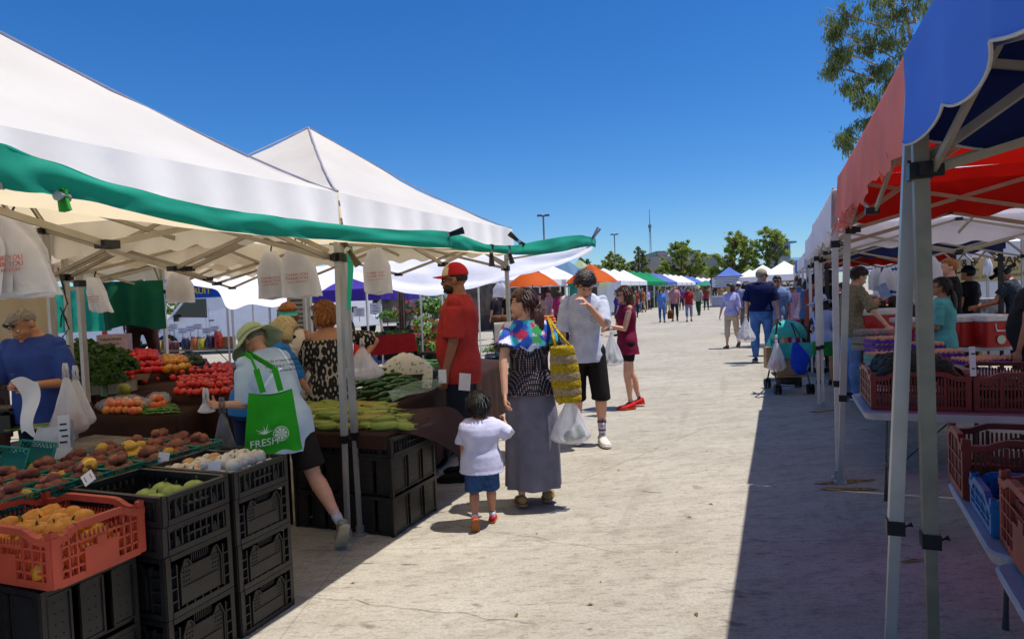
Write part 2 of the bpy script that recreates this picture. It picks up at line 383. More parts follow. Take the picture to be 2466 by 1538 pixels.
    def shoes(s, m, name='shoe', sole=None, hi=0., big=1.):
        k = s.k * (1.12 if s.child else 1)
        for sd in (-1, 1):
            an, d = s.footframe(sd); u = basis(d)[1]; u = u if u.z > 0 else -u; a = d.cross(u); b = big
            mb = MB(); mb.loft([(an - d * .064 * k - u * .018 * k, a * .026 * k, u * .022 * k), (an - d * .05 * k - u * .012 * k, a * .038 * k, u * (.036 + hi) * k), (an - d * .0 * k - u * .016 * k, a * .041 * k * b, u * (.034 + hi) * k), (an + d * .05 * k - u * .024 * k, a * .046 * k * b, u * .031 * k),
                                (an + d * .11 * k - u * .032 * k, a * .050 * k * b, u * .022 * k), (an + d * .16 * k - u * .034 * k, a * .046 * k * b, u * .020 * k), (an + d * .195 * k - u * .038 * k, a * .026 * k * b, u * .012 * k)], 16)
            sh = s.part(mb, name, m, vox=min(s.vox, .012), sm=2, wr=0)
            mb = MB(); out = []
            for t, wd in ((-.07, .018), (-.055, .036), (0, .040), (.06, .044), (.12, .052), (.17, .046), (.2, .028), (.212, .01)):
                out.append((t, wd * b))
            top_ = [an + d * t * k + a * wd * k - u * .047 * k for t, wd in out] + [an + d * t * k - a * wd * k - u * .047 * k for t, wd in out[::-1]]
            n = len(top_); bot = [p - u * .014 * k for p in top_]
            mb.add([p + u * .006 * k for p in top_] + bot, [tuple(range(n)), tuple(range(n, 2 * n))[::-1]] + [(i, n + i, n + (i + 1) % n, (i + 1) % n) for i in range(n)])
            mb.build('sole', sole or m, sh)
    def socks(s, m, f=1.75, stripe=None, name='sock'):
        for sd in (-1, 1):
            p, r = s.legtube(sd, f, 2.0, .004); mb = MB(); p.append(p[-1] + V((0, 0, -.03 * s.k))); r.append(r[-1] * 1.15); mb.tube(p, r, 14); o = mb.build(name, m, s.root, True)
            if stripe:
                mb = MB(); nn = 4
                for i in range(nn):
                    a = f + (2 - f) * (i + .45) / (nn + .6); pp, rr = s.legtube(sd, a, a + (2 - f) / nn * .45, .0065); mb.tube(pp, rr, 14)
                mb.build('stripe', stripe, o, True)
    def hair(s, m, style='short', vol=1., part_=0.):
        mb = MB(); h = s.hs; R = s.HM; seg, rg = (48, 32) if s.near else (24, 16); me_v = []
        low = dict(short=-.045, bob=-.11, long=-.10, pony=-.04, buzz=-.03, fluffy=-.07)[style]
        th = dict(short=.016, bob=.026, long=.020, pony=.012, buzz=.004, fluffy=.032)[style] * vol
        def scalp(x, y, z):   # signed amount of hair for direction on the skull
            front = (z - .050) / .02 if y > .02 else 1.
            sidef = 1.
            if y > -.005: front = min(front, (z - (.045 if style != 'long' else .03) + max(0, .05 - y) * 1.0) / .02)
            ear = (z - .005) / .02 if (y > -.03 and y <= .03 and style in ('short', 'buzz', 'pony')) else 1.
            if style in ('bob', 'long', 'fluffy') and y < .035 and y > -.02: ear = 1.; front = max(front, (.03 - y) / .02)
            b = (z - low) / .02
            return max(0, min(1, min(front, ear, b)))
        vs = []; mb.sph((0, 0, 0), 1., seg, rg); nv = []
        for p in mb.v:
            d = V(p).normalized(); q = V((d.x * .077, d.y * .096 - .012, d.z * .090 + .022)); 
            if q.z < 0: q = V((q.x * (1 - .12 * min(1, -q.z / .06)), q.y, q.z * 1.25))
            a = scalp(q.x, q.y, q.z); ns = mnoise.noise(V((d.x * 9, d.y * 9, d.z * 3))) * .5 + mnoise.noise(V((d.x * 26, d.y * 26, d.z * 7))) * .3
            t = -.012 + a * (.012 + th * (1 + (.6 if style != 'buzz' else .1) * ns)) + a * part_ * max(0, q.z)
            nv.append(s.hc + R @ ((q + d * t) * h))
        mb.v = [tuple(p) for p in nv]
        if s.near and style != 'buzz':
            q = random.Random(5); base = list(nv)
            for _ in range(900):
                i = q.randrange(len(base)); p = base[i]; l = R.inverted() @ (p - s.hc) / h; a = scalp(l.x * .93, l.y * .93, l.z * .93)
                if a < .5: continue
                d = l.normalized(); dn = V((l.x * .3, -.25 - .3 * (l.y > 0), -1.)) if style != 'fluffy' or s.child else V((q.uniform(-1, 1), q.uniform(-1, 1), q.uniform(-1, .4)))
                if part_ and l.y > -.02: dn = V((.9, q.uniform(-.1, .3), -.25))
                t = (dn - d * dn.dot(d)).normalized() + V((q.uniform(-.25, .25), q.uniform(-.25, .25), 0)); L_ = q.uniform(.03, .06) * (1.2 if style != 'buzz' else .15); wd = q.uniform(.002, .0045); sd = d.cross(t).normalized() * wd
                P0 = l + d * .001; P1 = l + t * L_ * .5 + d * q.uniform(.004, .010); P2 = l + t * L_ + d * q.uniform(-.004, .006)
                mb.add([s.hc + R @ (x * h) for x in (P0 - sd, P0 + sd, P1 + sd * .8, P1 - sd * .8, P2)], [(0, 1, 2, 3), (3, 2, 4)])
        o = mb.build('hair', m, s.root, True); hp = s.hp
        if style in ('long', 'bob'):
            L = .30 if style == 'long' else .10; mb = MB(); n = 30 if s.near else 16; m2 = 12
            for j in range(m2 + 1):
                t = j / m2
                for i in range(n):
                    a = pi * (1.02 + .0) + pi * (i / (n - 1) - .0) * 1.0; a = pi * .93 + 1.14 * pi * i / (n - 1)
                    ns = .012 * sin(i * 2.3 + 3 * t) + .010 * mnoise.noise(V((i * .7, t * 3, 1.)))
                    rx = (.088 + .012 * sin(pi * t) + ns) * vol; ry = (.098 + ns - .02 * t) * vol
                    c = hp(0, -.012, .02); dn = (R @ V((0, 0, -1))) * (1 - t) + V((0, -.12, -1)) * t; dn.normalize()
                    P = c + R @ V((cos(a) * rx, sin(a) * ry, 0)) * h + dn * (L * t * h * (1 + .08 * sin(i * 1.7)))
                    mb.v.append(tuple(P))
            mb.f = [(j * n + i, j * n + i + 1, (j + 1) * n + i + 1, (j + 1) * n + i) for j in range(m2) for i in range(n - 1)]; mb.mi = [0] * len(mb.f)
            me = mb.mesh('lengths', [m], True); oo = bpy.data.objects.new('x', me); COL.objects.link(oo); md = oo.modifiers.new('s', 'SOLIDIFY'); md.thickness = .018 * h; md.offset = -1
            me2 = evalmesh(oo); bpy.data.objects.remove(oo); me2.name = 'hair_lengths'; link('hair_lengths', me2, o)
        if style == 'pony':
            mb = MB(); a0 = hp(0, -.10, .015)
            for j in range(14 if s.near else 5):
                ox, oy = random.uniform(-.022, .022), random.uniform(-.02, .02); pts = []; rs = []
                for t in range(7):
                    q = t / 6; pts.append(a0 + V((ox * (1 + 1.2 * q) * h, 0, 0)) + (R @ V((0, -.035 * sin(pi * min(1, q * 1.3)) + oy, 0))) * h + V((s.nk.x - a0.x, s.nk.y - a0.y - .10 * s.k, 0)) * q * .8 + V((.006 * sin(j + 4 * q), 0, -.42 * q * h * vol))); rs.append((.015 + .006 * sin(pi * q)) * h * (1 - .75 * q * q))
                mb.tube(pts, rs, 7)
            mb.build('ponytail', m, o, True)
        s.hairo = o; return o
    def glasses(s, up=0., m=None):
        hp = s.hp; h = s.hs; mb = MB()
        for q in (-1, 1):
            mb.sph(hp(q * .032, .087 - .0 * up, .002 + up), (.028 * h, .008 * h, .020 * h), 12, 8, s.HM)
            mb.tube([hp(q * .056, .078, .006 + up), hp(q * .080, .03, .004 + up), hp(q * .084, -.015, -.0 + up * .6)], .004 * h, 6)
        mb.tube([hp(-.012, .095, .006 + up), hp(.012, .095, .006 + up)], .004 * h, 6)
        return mb.build('sunglasses', m or M_LENS, s.root, True)
    def face(s, lips=True, brows=None):
        hp = s.hp; h = s.hs
        for q in (-1, 1):
            mb = MB(); mb.sph(hp(q * .031, .0775, .000), (.0135 * h, .0095 * h, .0075 * h), 12, 8, s.HM); e = mb.build('eye', M_EYE, s.root, True)
            mb = MB(); mb.sph(hp(q * .031, .0845, .000), (.0062 * h, .004 * h, .0062 * h), 10, 6, s.HM); mb.build('iris', M_IRIS, e, True)
        if lips:
            mb = MB(); mb.sph(hp(0, .0935, -.054), (.020 * h, .006 * h, .0045 * h), 12, 6, s.HM); mb.sph(hp(0, .0925, -.062), (.016 * h, .006 * h, .005 * h), 12, 6, s.HM); mb.build('lips', M_LIP, s.root, True)
        if brows:
            for q in (-1, 1): mb = MB(); mb.tube([hp(q * .014, .089, .021), hp(q * .030, .086, .027), hp(q * .046, .076, .022)], [.004 * h, .0045 * h, .002 * h], 6); mb.build('eyebrow', brows, s.root, True)
    def cap(s, m, m2=None, brim=None, name='cap'):
        hp = s.hp; h = s.hs; R = s.HM; mb = MB(); mb.sph((0, 0, 0), 1., 32, 20); vs = []; fs = []
        for p in mb.v:
            d = V(p); vs.append(s.hc + R @ (V((d.x * .092, d.y * .108 - .012, max(d.z, -.02) * .105 + .036 + (.0))) * h))
        mb.v = [tuple(v) for v in vs]
        if m2:
            keep = []; front = []
            for f in mb.f:
                c = sum((V(vs[i]) for i in f), V()) / len(f); l = R.inverted() @ (c - s.hc)
                (front if l.y > .028 * h else keep).append(f)
            b2 = MB(); b2.v = list(mb.v); b2.f = front; b2.mi = [0] * len(front); mb.f = keep; mb.mi = [0] * len(keep)
        o = mb.build(name, m, s.root, True)
        if m2: b2.build('front_panel', m2, o, True)
        mb = MB(); n = 14
        for j in range(5):
            for i in range(n + 1):
                a = -1.15 + 2.3 * i / n; t = j / 4; x = sin(a) * (.088 + .004 * t); y = .02 + cos(a) * (.070 + .085 * t) ; z = .034 - .006 * t - .10 * (x * x) / .0088 * .12 * (1 + t)
                mb.v.append(tuple(hp(x, y, z)))
        mb.f = [(j * (n + 1) + i, j * (n + 1) + i + 1, (j + 1) * (n + 1) + i + 1, (j + 1) * (n + 1) + i) for j in range(4) for i in range(n)]
        b = len(mb.v); up = R @ V((0, 0, 1)); mb.v += [tuple(V(p) + up * .005 * h) for p in mb.v]; mb.f += [tuple(i + b for i in f[::-1]) for f in mb.f]; mb.mi = [0] * len(mb.f)
        mb.build('brim', brim or m, o, True); return o
    def visor(s, m):
        hp = s.hp; h = s.hs; mb = MB(); n = 14
        for j in range(5):
            for i in range(n + 1):
                a = -1.25 + 2.5 * i / n; t = j / 4; x = sin(a) * (.092 + .006 * t); mb.v.append(tuple(hp(x, .012 + cos(a) * (.082 + .075 * t), .050 - .012 * t - .9 * x * x * (1 + t))))
        mb.f = [(j * (n + 1) + i, j * (n + 1) + i + 1, (j + 1) * (n + 1) + i + 1, (j + 1) * (n + 1) + i) for j in range(4) for i in range(n)]; b = len(mb.v); up = s.HM @ V((0, 0, 1)); mb.v += [tuple(V(p) + up * .004 * h) for p in mb.v]; mb.f += [tuple(i + b for i in f[::-1]) for f in mb.f]; mb.mi = [0] * len(mb.f)
        o = mb.build('visor', m, s.root, True); mb = MB(); pts = [hp(sin(a) * .108, -.012 + cos(a) * .122, .052 + .004 * cos(a)) for a in [i * pi / 12 for i in range(25)]]; pu = up * .014 * h
        for a, b_ in zip(pts, pts[1:]): mb.add([a - pu, b_ - pu, b_ + pu, a + pu], [(0, 1, 2, 3)])
        mb.build('headband', m, o, True); return o
    def hat(s, m, crown=(.098, .10), brim=.075, droop=.03, wav=.006, name='sun_hat', up=.03, band=None, flat=False, pitch=0):
        mb = MB(); h = s.hs; cr, ch = crown
        pr = [(cr + brim, -droop), (cr + brim * .66, -droop * .5), (cr + brim * .3, -droop * .12), (cr, 0), (cr * .98, ch * .35), (cr * .93, ch * .75), (cr * .72, ch * (1.0 if not flat else .97)), (cr * .3, ch * (1.06 if not flat else .93)), (.001, ch * (1.07 if not flat else .92))]
        mb.lathe(pr, (0, 0, 0), 40, wob=lambda r, z, t: wav * sin(3 * t + 1) * max(0, (r - cr) / brim) + wav * .6 * sin(7 * t) * max(0, (r - cr) / brim) + (.004 * sin(5 * t + z * 60) if r < cr else 0), sy=1.12)
        Rp = s.HM @ Matrix.Rotation(radians(pitch), 3, 'X')
        mb.v = [tuple(s.hc + Rp @ ((V(p) + V((0, -.012, up))) * h)) for p in mb.v]
        me = mb.mesh(name, [m], True); oo = bpy.data.objects.new('x', me); COL.objects.link(oo); md = oo.modifiers.new('s', 'SOLIDIFY'); md.thickness = .004
        me2 = evalmesh(oo); bpy.data.objects.remove(oo); me2.name = name; o = link(name, me2, s.root)
        if band:
            mb = MB(); mb.lathe([(cr * 1.02, 0.0), (cr * 1.02, .026), (cr * .99, .03)], (0, 0, 0), 32, sy=1.12); mb.v = [tuple(s.hc + Rp @ ((V(p) + V((0, -.012, up))) * h)) for p in mb.v]; mb.build('band', band, o, True)
        return o
    def wl(s, p): return s.root.matrix_basis @ V(p)   # local -> world
    def wrist(s, sd, ext=.09): return s.wl(s.arm[sd][2] + s.arm[sd][4] * ext * s.k)
def yaw_at(px, a): return 22 - math.degrees(math.atan((px - 1233) / 1600)) + a
# held and standing plastic bags
M_BAG = mat('white plastic bag', 'eceaf0', .35, var=.04, vs=6, bump=.6, bs=18, transl=.35, tcol='f0f0f0', alpha=.62)
def plastic_bag(label, top, w, h, fill=None, fcol=None, m=None, group=None, seed=0, name='plastic_bag', lean=0, thick=.6):
    r = thing(name, label, 'plastic bag', top, random.uniform(0, 3) if not lean else lean, group); mb = MB(); n = 44; nz = 22
    for j in range(nz + 1):
        t = j / nz; prof = (.08 + .92 * min(1, (t * 1.2)) ** 1.0) * (1 if t < .84 else sqrt(max(0.0, 1 - ((t - .84) / .165) ** 2)) * .9 + .1)
        for i in range(n):
            a = 2 * pi * i / n; f = 1 + .14 * sin(5 * a + seed + 2 * t) * (1 - .5 * t) + .10 * sin(9 * a + seed * 3 - 4 * t) + .05 * sin(17 * a + seed) + .10 * mnoise.noise(V((cos(a) * 2 + seed, sin(a) * 2, t * 4)))
            mb.v.append((cos(a) * w / 2 * prof * f, sin(a) * w / 2 * thick * prof * f, -h * t))
    mb.f = [(j * n + i, (j + 1) * n + i, (j + 1) * n + (i + 1) % n, j * n + (i + 1) % n) for j in range(nz) for i in range(n)] + [tuple(range(nz * n, nz * n + n))]; mb.mi = [0] * len(mb.f)
    mb.build('bag', m or M_BAG, r, True)
    mb = MB()
    for q in (-1, 1): mb.tube([(q * .010, 0, -.02), (q * .012, 0, .03), (q * .006, 0, .07)], [.014, .009, .008], 6)
    mb.build('handle', m or M_BAG, r, True)
    if fill:
        mb = MB(); rr = random.Random(seed)
        for i in range(fill): mb.sph((rr.uniform(-.3, .3) * w, rr.uniform(-.16, .16) * w * thick * 1.6, -h * rr.uniform(.72, .9)), rr.uniform(.03, .045), 10, 6)
        mb.build('contents', fcol, r, True)
    return r
# ---------------------------------------------------------------- the people
WALK_A = dict(legL=((-.03, .30, -1), (0, .05, -1)), legR=((.03, -.12, -1), (0, -.42, -1)), footR=(.1, .8, -.55))
WALK_B = dict(legR=((.03, .30, -1), (0, .05, -1)), legL=((-.03, -.12, -1), (0, -.42, -1)), footL=(-.1, .8, -.55))
C = cloth
# --- seller in blue
p = W(92, 760, 4.75)
P1 = Person('bald man in blue t-shirt behind the left counter, sunglasses on forehead, reading a receipt', p, yaw_at(92, 147), 1.66, w=1.12, belly=.03, vox=.0075, skin='tan', head=(-18, 30), lean=9,
            armL=((-.25, .10, -1), (.42, .9, .05)), armR=((.30, .05, -1), (-.35, .9, .22)), curl=(.7, .8), palmL=(1, 0, .3), palmR=(-1, 0, .3))
P1.top(C('blue tee', '33498f'), sleeve=.95, slf=.022, g=.016, wr=.009); P1.pants(C('navy shorts', '1c2230')); P1.shoes(C('dark shoe', '202022')); P1.hair(HR['grey'], 'buzz'); P1.glasses(up=.052, m=M_LENS); P1.face(brows=HR['grey'])
text('____', .03, C('pale print', '8d97b8'), P1.root, P1.sp(.70 * P1.H, V((.07, .135, 0))), (-1, 0, 0), (0, .1, 1), name='chest_mark')
# --- woman in bucket hat
foot = G(768, 1340); hd = W(632, 800, 4.15)
P2 = Person('woman in pale green bucket hat and light tie-dye t-shirt leaning past the black crates', (-2.96, 3.36), yaw_at(640, 28), 1.53, w=1.15, vox=.0075, skin='light', fem=True, lean=24, head=(10, 24),
            armL=('to', W(508, 975, 3.95), (-.6, -.3, -1)), armR=((.25, .15, -1), (-.05, .55, -1)), curl=(.8, .5), legL=((-.05, .22, -1), (0, -.05, -1)), legR=((.10, -.40, -1), (.14, -.78, -1)), footR=(.2, .6, -.8), side=-3)
TIED = C('tie-dye tee', 'b9cfd6', col2='9fb4d6', vs=4, var=.3); P2.top(TIED, sleeve=1.0, slf=.03, g=.022, hem=.40, wr=.010, flare=.03); P2.pants(C('dark shorts', '231f20'), ln=.85, flare=.03, g=.02); P2.shoes(C('grey-green trainer', '8c8f7c', vs=30, var=.2), sole=C('rubber sole', 'b5ad97')); P2.socks(C('pale sock', 'c4c4d8'), 1.7)
P2.hair(HR['grey'], 'buzz'); P2.hat(C('bucket hat', 'a9b894', col2='8fa283', bump=.4), crown=(.102, .10), brim=.088, droop=.066, wav=.014, name='bucket_hat', band=C('hat band', '7d8a68'), pitch=-4, up=.012)
for i, (t, dy) in enumerate((('"Truly to have something', .0), ('something you have never', -.034), ('rather a matter to do."', -.068))):
    text(t, .026, C('print ink', '2c3044'), P2.root, P2.sp(.755 * P2.H + dy, V((.05, -.150, 0))), (1, 0, 0), P2.sp(1.2, V()) - P2.sp(1.0, V()), name='shirt_lettering')
# --- blond woman behind her
P3 = Person('woman with pale blond bob and sunglasses bending behind the bucket-hat woman, bright blue top', W(592, 800, 4.95), yaw_at(592, -55), 1.57, w=1.05, vox=.009, skin='light', fem=True, lean=32, head=(-5, 16),
            armL=((-.1, .15, -1), (0, .2, -1)), armR=((.1, .4, -1), (0, .7, -.8)))
P3.top(C('bright blue top', '2c78c0'), sleeve=.9, slf=.02, g=.016, wr=.008); P3.pants(C('dark blue jeans', '25345a')); P3.shoes(C('dark shoe', '202022')); P3.hair(HR['blond'], 'bob', 1.15); P3.glasses()
# --- visor woman
P4 = Person('ginger-haired woman in an aqua sun visor and white sleeveless top, facing the camera', W(694, 760, 6.1), yaw_at(694, 172), 1.58, w=1.12, vox=.009, skin='tan', fem=True, head=(8, 12), armL=((-.25, .1, -1), (.35, .9, -.1)), armR=((.25, .1, -1), (-.35, .9, -.1)), curl=(.9, .9))
P4.top(C('white sleeveless top', 'd9d2c4'), sleeve=0, g=.014, wr=.006, neck=.82); P4.pants(C('beige trousers', '9b8a72')); P4.shoes(C('dark shoe', '202022')); P4.hair(HR['ginger'], 'fluffy'); P4.face(brows=HR['ginger'])
P4.visor(C('aqua visor', '54b8b4'))
# --- off-shoulder woman
IK = mat('ikat print', 'b9ad98', .85, var=.0)
P5 = Person('woman with copper bob and black and cream off-shoulder dress, back to the camera', W(788, 760, 5.35), yaw_at(788, 12), 1.58, w=1.22, vox=.0085, skin='tan', fem=True, head=(52, 8), armL=((-.15, .3, -1), (.1, 1, -.3)), armR=('to', W(872, 868, 5.35), (.7, -.3, -.8)), curl=(.6, .8))
P5.top(IK, sleeve=.85, slf=.03, g=.02, hem=.36, wr=.008, off=True, flare=.02, name='off_shoulder_dress'); P5.pants(C('dark blue jeans', '25345a'), ln=1.9); P5.shoes(C('dark shoe', '202022')); P5.hair(HR['ginger'], 'bob', 1.12); P5.glasses(); P5.face()
# --- man with dark cap in the distance
P6 = Person('man in a black cap and black t-shirt standing beside the price board', W(742, 760, 11), yaw_at(742, 80), 1.72, vox=.014, skin='light')
P6.top(C('black tee', '17171c')); P6.pants(C('dark trousers', '2b2b33')); P6.shoes(C('dark shoe', '202022')); P6.hair(HR['dark'], 'short'); P6.cap(C('black cap', '1c1c24')); P6.glasses()
# --- red cap man
P7 = Person('tall bearded man in profile wearing a red and cream cap and red t-shirt', G(1122, 1150), yaw_at(1122, 80), 1.86, w=1.14, belly=.045, vox=.007, skin='brown', head=(0, 2), armL=((-.10, .04, -1), (.0, .30, -1)), armR=((.20, .0, -1), (.05, .25, -1)), curl=(.5, .5))
P7.top(C('red tee', 'ae3430', var=.12), sleeve=.92, slf=.026, g=.022, hem=.435, wr=.010, flare=.02); P7.pants(C('navy shorts', '1c2230'), ln=1.12, flare=.025, g=.026, name='shorts'); P7.shoes(C('dark shoe', '202022')); P7.hair(HR['black'], 'buzz'); P7.glasses(); P7.face(brows=HR['black'])
P7.cap(C('red cap', 'b01f2b'), m2=C('cream cap panel', 'd8c9a8'))
mb = MB(); R_ = P7.HM
for q in (-1, 1): mb.sph(P7.hp(q * .030, .040, -.072), (.040 * P7.hs, .048 * P7.hs, .042 * P7.hs), 14, 10, R_)
mb.sph(P7.hp(0, .060, -.082), (.030 * P7.hs, .034 * P7.hs, .026 * P7.hs), 14, 10, R_); P7.part(mb, 'beard', HR['black'], wr=0)
mb = MB(); q = P7.sp(.445 * P7.H, V((-.222, -.07, 0))); mb.box((0, 0, 0), (.004, .095, .14)); mb.xf(Matrix.Translation(q + V((-.022, 0, .01))) @ Matrix.Rotation(radians(6), 4, 'X')); mb.build('paper_slip', C('white paper', 'e6e4ea', bump=0), P7.root)
# --- mother
mp = G(1288, 1212); FLOR = mat('floral yoke', '2a6db0', .8, var=.0)
P8 = Person('woman with auburn ponytail, floral-shouldered dotted blouse and long grey skirt, walking away', mp, yaw_at(1288, 2), 1.62, w=1.10, vox=.007, skin='light', fem=True, head=(66, 4), armL=('to', W(1216, 1003, 4.62), (-.5, -.6, -.6)), armR=((.28, .0, -1), (.10, .25, -1)), curl=(.7, .9), legL=((-.02, -.03, -1), (0, -.12, -1)), legR=((.03, .10, -1), (0, .02, -1)), footL=(-.1, 1, -.08))
P8.top(mat('dotted blouse', '15121a', .8, var=0), sleeve=.62, slf=.03, g=.018, hem=.50, wr=.008, flare=.03, name='blouse'); P8.skirt(C('grey skirt', '75737f', var=.1), .085, r1=.215, waist=.58, folds=7, amp=.016)
P8.shoes(C('tan flat shoe', '9a7f57')); P8.hair(HR['auburn'], 'pony', 1.0, part_=.05); P8.face(brows=HR['dark'])
# --- toddler
P9 = Person('toddler in a white t-shirt, denim shorts and red shoes, holding a hand', G(1166, 1262), yaw_at(1166, 0), .89, vox=.006, skin='tan', child=1, w=1.2, head=(12, 10), armL=((-.30, .05, -1), (-.08, .12, -1)), armR=('to', W(1214, 1008, 4.60), (.6, -.4, -.7)), curl=(.5, .9), legL=((-.05, -.10, -1), (0, -.75, -1)), legR=((.05, .18, -1), (0, .02, -1)), footL=(-.05, .42, -1), footR=(.1, 1, 0))
P9.top(C('pale lilac-white tee', 'c9c8e2'), sleeve=1.05, slf=.035, g=.036, hem=.40, wr=.006, flare=.04); P9.pants(C('denim shorts', '30517e', vs=40, var=.18), ln=.95, g=.034, flare=.03, name='denim_shorts'); P9.hair(HR['black'], 'fluffy', .7)
P9.shoes(C('red child shoe', 'b8202a'), sole=C('gum sole', 'a8683a')); P9.socks(C('white sock', 'dcd6e2'), 1.78)
# --- grey tee man
P10 = Person('young dark-haired man in light grey t-shirt and black shorts, hand at his mouth', G(1418, 1068), yaw_at(1418, 186), 1.82, w=.98, vox=.007, skin='light', head=(6, 40), lean=6, armL=('to', W(1405, 722, 6.42), (-.5, .1, -1)), armR=((.16, .05, -1), (.03, .28, -1)), curl=(1.0, .4), legL=((-.09, .14, -1), (0, 0, -1)), legR=((.02, -.05, -1), (0, -.18, -1)))
P10.top(C('grey tee', 'c6cbdc'), sleeve=.98, slf=.012, g=.016, hem=.455, wr=.010, flare=.02); P10.pants(C('black shorts', '1d191a'), ln=1.08, g=.022, flare=.02, name='shorts'); P10.shoes(C('white plimsoll', 'd2ccc6'), sole=C('white rubber', 'ddd8d2')); P10.socks(C('white sock', 'dcd6e2'), 1.55, stripe=C('grey stripe', '4f5366')); P10.hair(HR['dark'], 'short', 1.2, part_=.2); P10.face(brows=HR['dark'])
mb = MB(); c = P10.sp(.71 * P10.H, V((-.085, .148, 0)))
for a in range(20): mb.tube([c + V((cos(t) * .040, 0, sin(t) * .040)) for t in (a * pi / 10, (a + 1) * pi / 10)], .0022, 5)
mb.tube([c + V((-.03, 0, -.02)), c + V((.02, 0, .03))], .002, 5); mb.tube([c + V((.03, 0, -.02)), c + V((-.02, 0, .03))], .002, 5); mb.build('chest_emblem', C('emblem ink', '4a4d63'), P10.root)
# --- maroon woman
P11 = Person('woman with long brown hair, sunglasses, maroon sleeveless top, black shorts and red trainers', G(1516, 982), yaw_at(1516, 108), 1.64, w=.98, vox=.0085, skin='light', fem=True, head=(-2, 4), armL=((-.05, .30, -1), (.3, 1, .25)), armR=((.15, .28, -1), (-.55, .9, -.05)), curl=(.7, .9), legL=((-.03, .12, -1), (0, -.1, -1)), legR=((.0, -.16, -1), (0, -.3, -1)), footR=(.1, 1, -.05))
P11.top(C('maroon top', '7a1838'), sleeve=0, g=.02, hem=.43, wr=.010, flare=.05, neck=.825, name='sleeveless_top'); P11.pants(C('black shorts', '1d191a'), ln=.55, g=.016, name='shorts'); P11.shoes(C('red trainer', 'c5262c'), sole=C('orange sole', 'd0522c'), big=1.35, hi=.012); P11.socks(C('navy sock', '23243a'), 1.86); P11.hair(HR['brown'], 'long'); P11.glasses(); P11.face()
# --- capri woman
P12 = Person('smiling woman with dark hair, lilac three-quarter-sleeve top and beige cropped trousers, carrying a bag', G(1764, 838), yaw_at(1764, 162), 1.66, w=1.05, vox=.012, skin='light', fem=True, head=(-42, 0), armL=((-.2, .1, -1), (-.05, .15, -1)), armR=((.3, -.05, -1), (.2, .2, -1)), legL=((-.0, -.22, -1), (.05, -.55, -1)), legR=((.02, .2, -1), (0, .08, -1)), footL=(0, .8, -.5))
P12.top(C('lilac top', 'b8b4e4'), sleeve=1.25, g=.012, hem=.50, slf=.004); P12.pants(C('beige capri', 'c4b09a'), ln=1.45, g=.016); P12.shoes(C('tan sandal', '8a5a44')); P12.hair(HR['dark'], 'bob', .9); P12.face()
# --- navy polo man
P13 = Person('man from behind in navy polo shirt, light blue jeans and khaki cap', G(1836, 872), yaw_at(1836, 2), 1.90, w=1.2, vox=.011, skin='light', head=(-52, 6), armL=((-.22, 0, -1), (-.04, .18, -1)), armR=((.24, 0, -1), (.16, .2, -1)), legR=((.07, .02, -1), (.02, -.05, -1)), legL=((-.05, .0, -1), (0, -.02, -1)), footR=(.7, .8, 0))
P13.top(C('navy polo', '0f1a4a'), sleeve=.95, slf=.035, g=.024, hem=.535, wr=.008); P13.pants(C('light blue jeans', '4a77b8', vs=7, var=.18), g=.024, wr=.010, name='jeans'); P13.shoes(C('dark grey trainer', '3a3e48'), sole=C('white rubber', 'ddd8d2')); P13.hair(HR['grey'], 'short'); P13.cap(C('khaki cap', 'a89a78')); P13.glasses()
mb = MB(); rg = P13.rings(.028, .532 * P13.H, .556 * P13.H); mb.loft(rg, 28); P13.part(mb, 'belt', C('black belt', '16161a'), wr=0)
# --- man beside navy polo
P14 = Person('man in sunglasses and a grey-blue t-shirt walking beside the navy polo man', W(1872, 700, 14.6), yaw_at(1872, 186), 1.80, w=1.1, vox=.012, skin='tan', head=(-10, 4), **WALK_A)
P14.top(C('grey-blue tee', '7b8fb8'), sleeve=.98, slf=.03, g=.02, hem=.43); P14.pants(C('stone shorts', 'a89e90'), ln=1.1); P14.shoes(C('dark shoe', '202022')); P14.hair(HR['black'], 'short'); P14.glasses()
# --- pink bucket hat lady
P15 = Person('person from behind in a pink top, magenta trousers and grey bucket hat', W(1908, 700, 16), yaw_at(1908, -20), 1.60, w=1.1, vox=.014, skin='tan', fem=True)
P15.top(C('pink top', 'd29ab4'), sleeve=.9, hem=.42); P15.pants(C('magenta trousers', 'a8305f')); P15.shoes(C('dark shoe', '202022')); P15.hair(HR['dark'], 'short'); P15.hat(C('grey bucket hat', '9c9a90'), brim=.05, droop=.03, name='bucket_hat')
P16 = Person('person with brown hair in a blue sleeveless top seen from behind near the right-hand stalls', W(1931, 700, 17.5), yaw_at(1931, 5), 1.72, vox=.014, skin='light', fem=True)
P16.top(C('denim blue top', '5b7fae'), sleeve=0, hem=.45); P16.pants(C('dark blue jeans', '25345a')); P16.shoes(C('dark shoe', '202022')); P16.hair(HR['brown'], 'bob')
P17 = Person('black-haired woman in a slate blue sleeveless top close to the tent poles', W(1944, 700, 15), yaw_at(1944, -30), 1.64, w=1.1, vox=.014, skin='light', fem=True)
P17.top(C('slate top', '4d6f9c'), sleeve=0, hem=.45); P17.pants(C('dark trousers', '2b2b33')); P17.shoes(C('dark shoe', '202022')); P17.hair(HR['black'], 'bob')
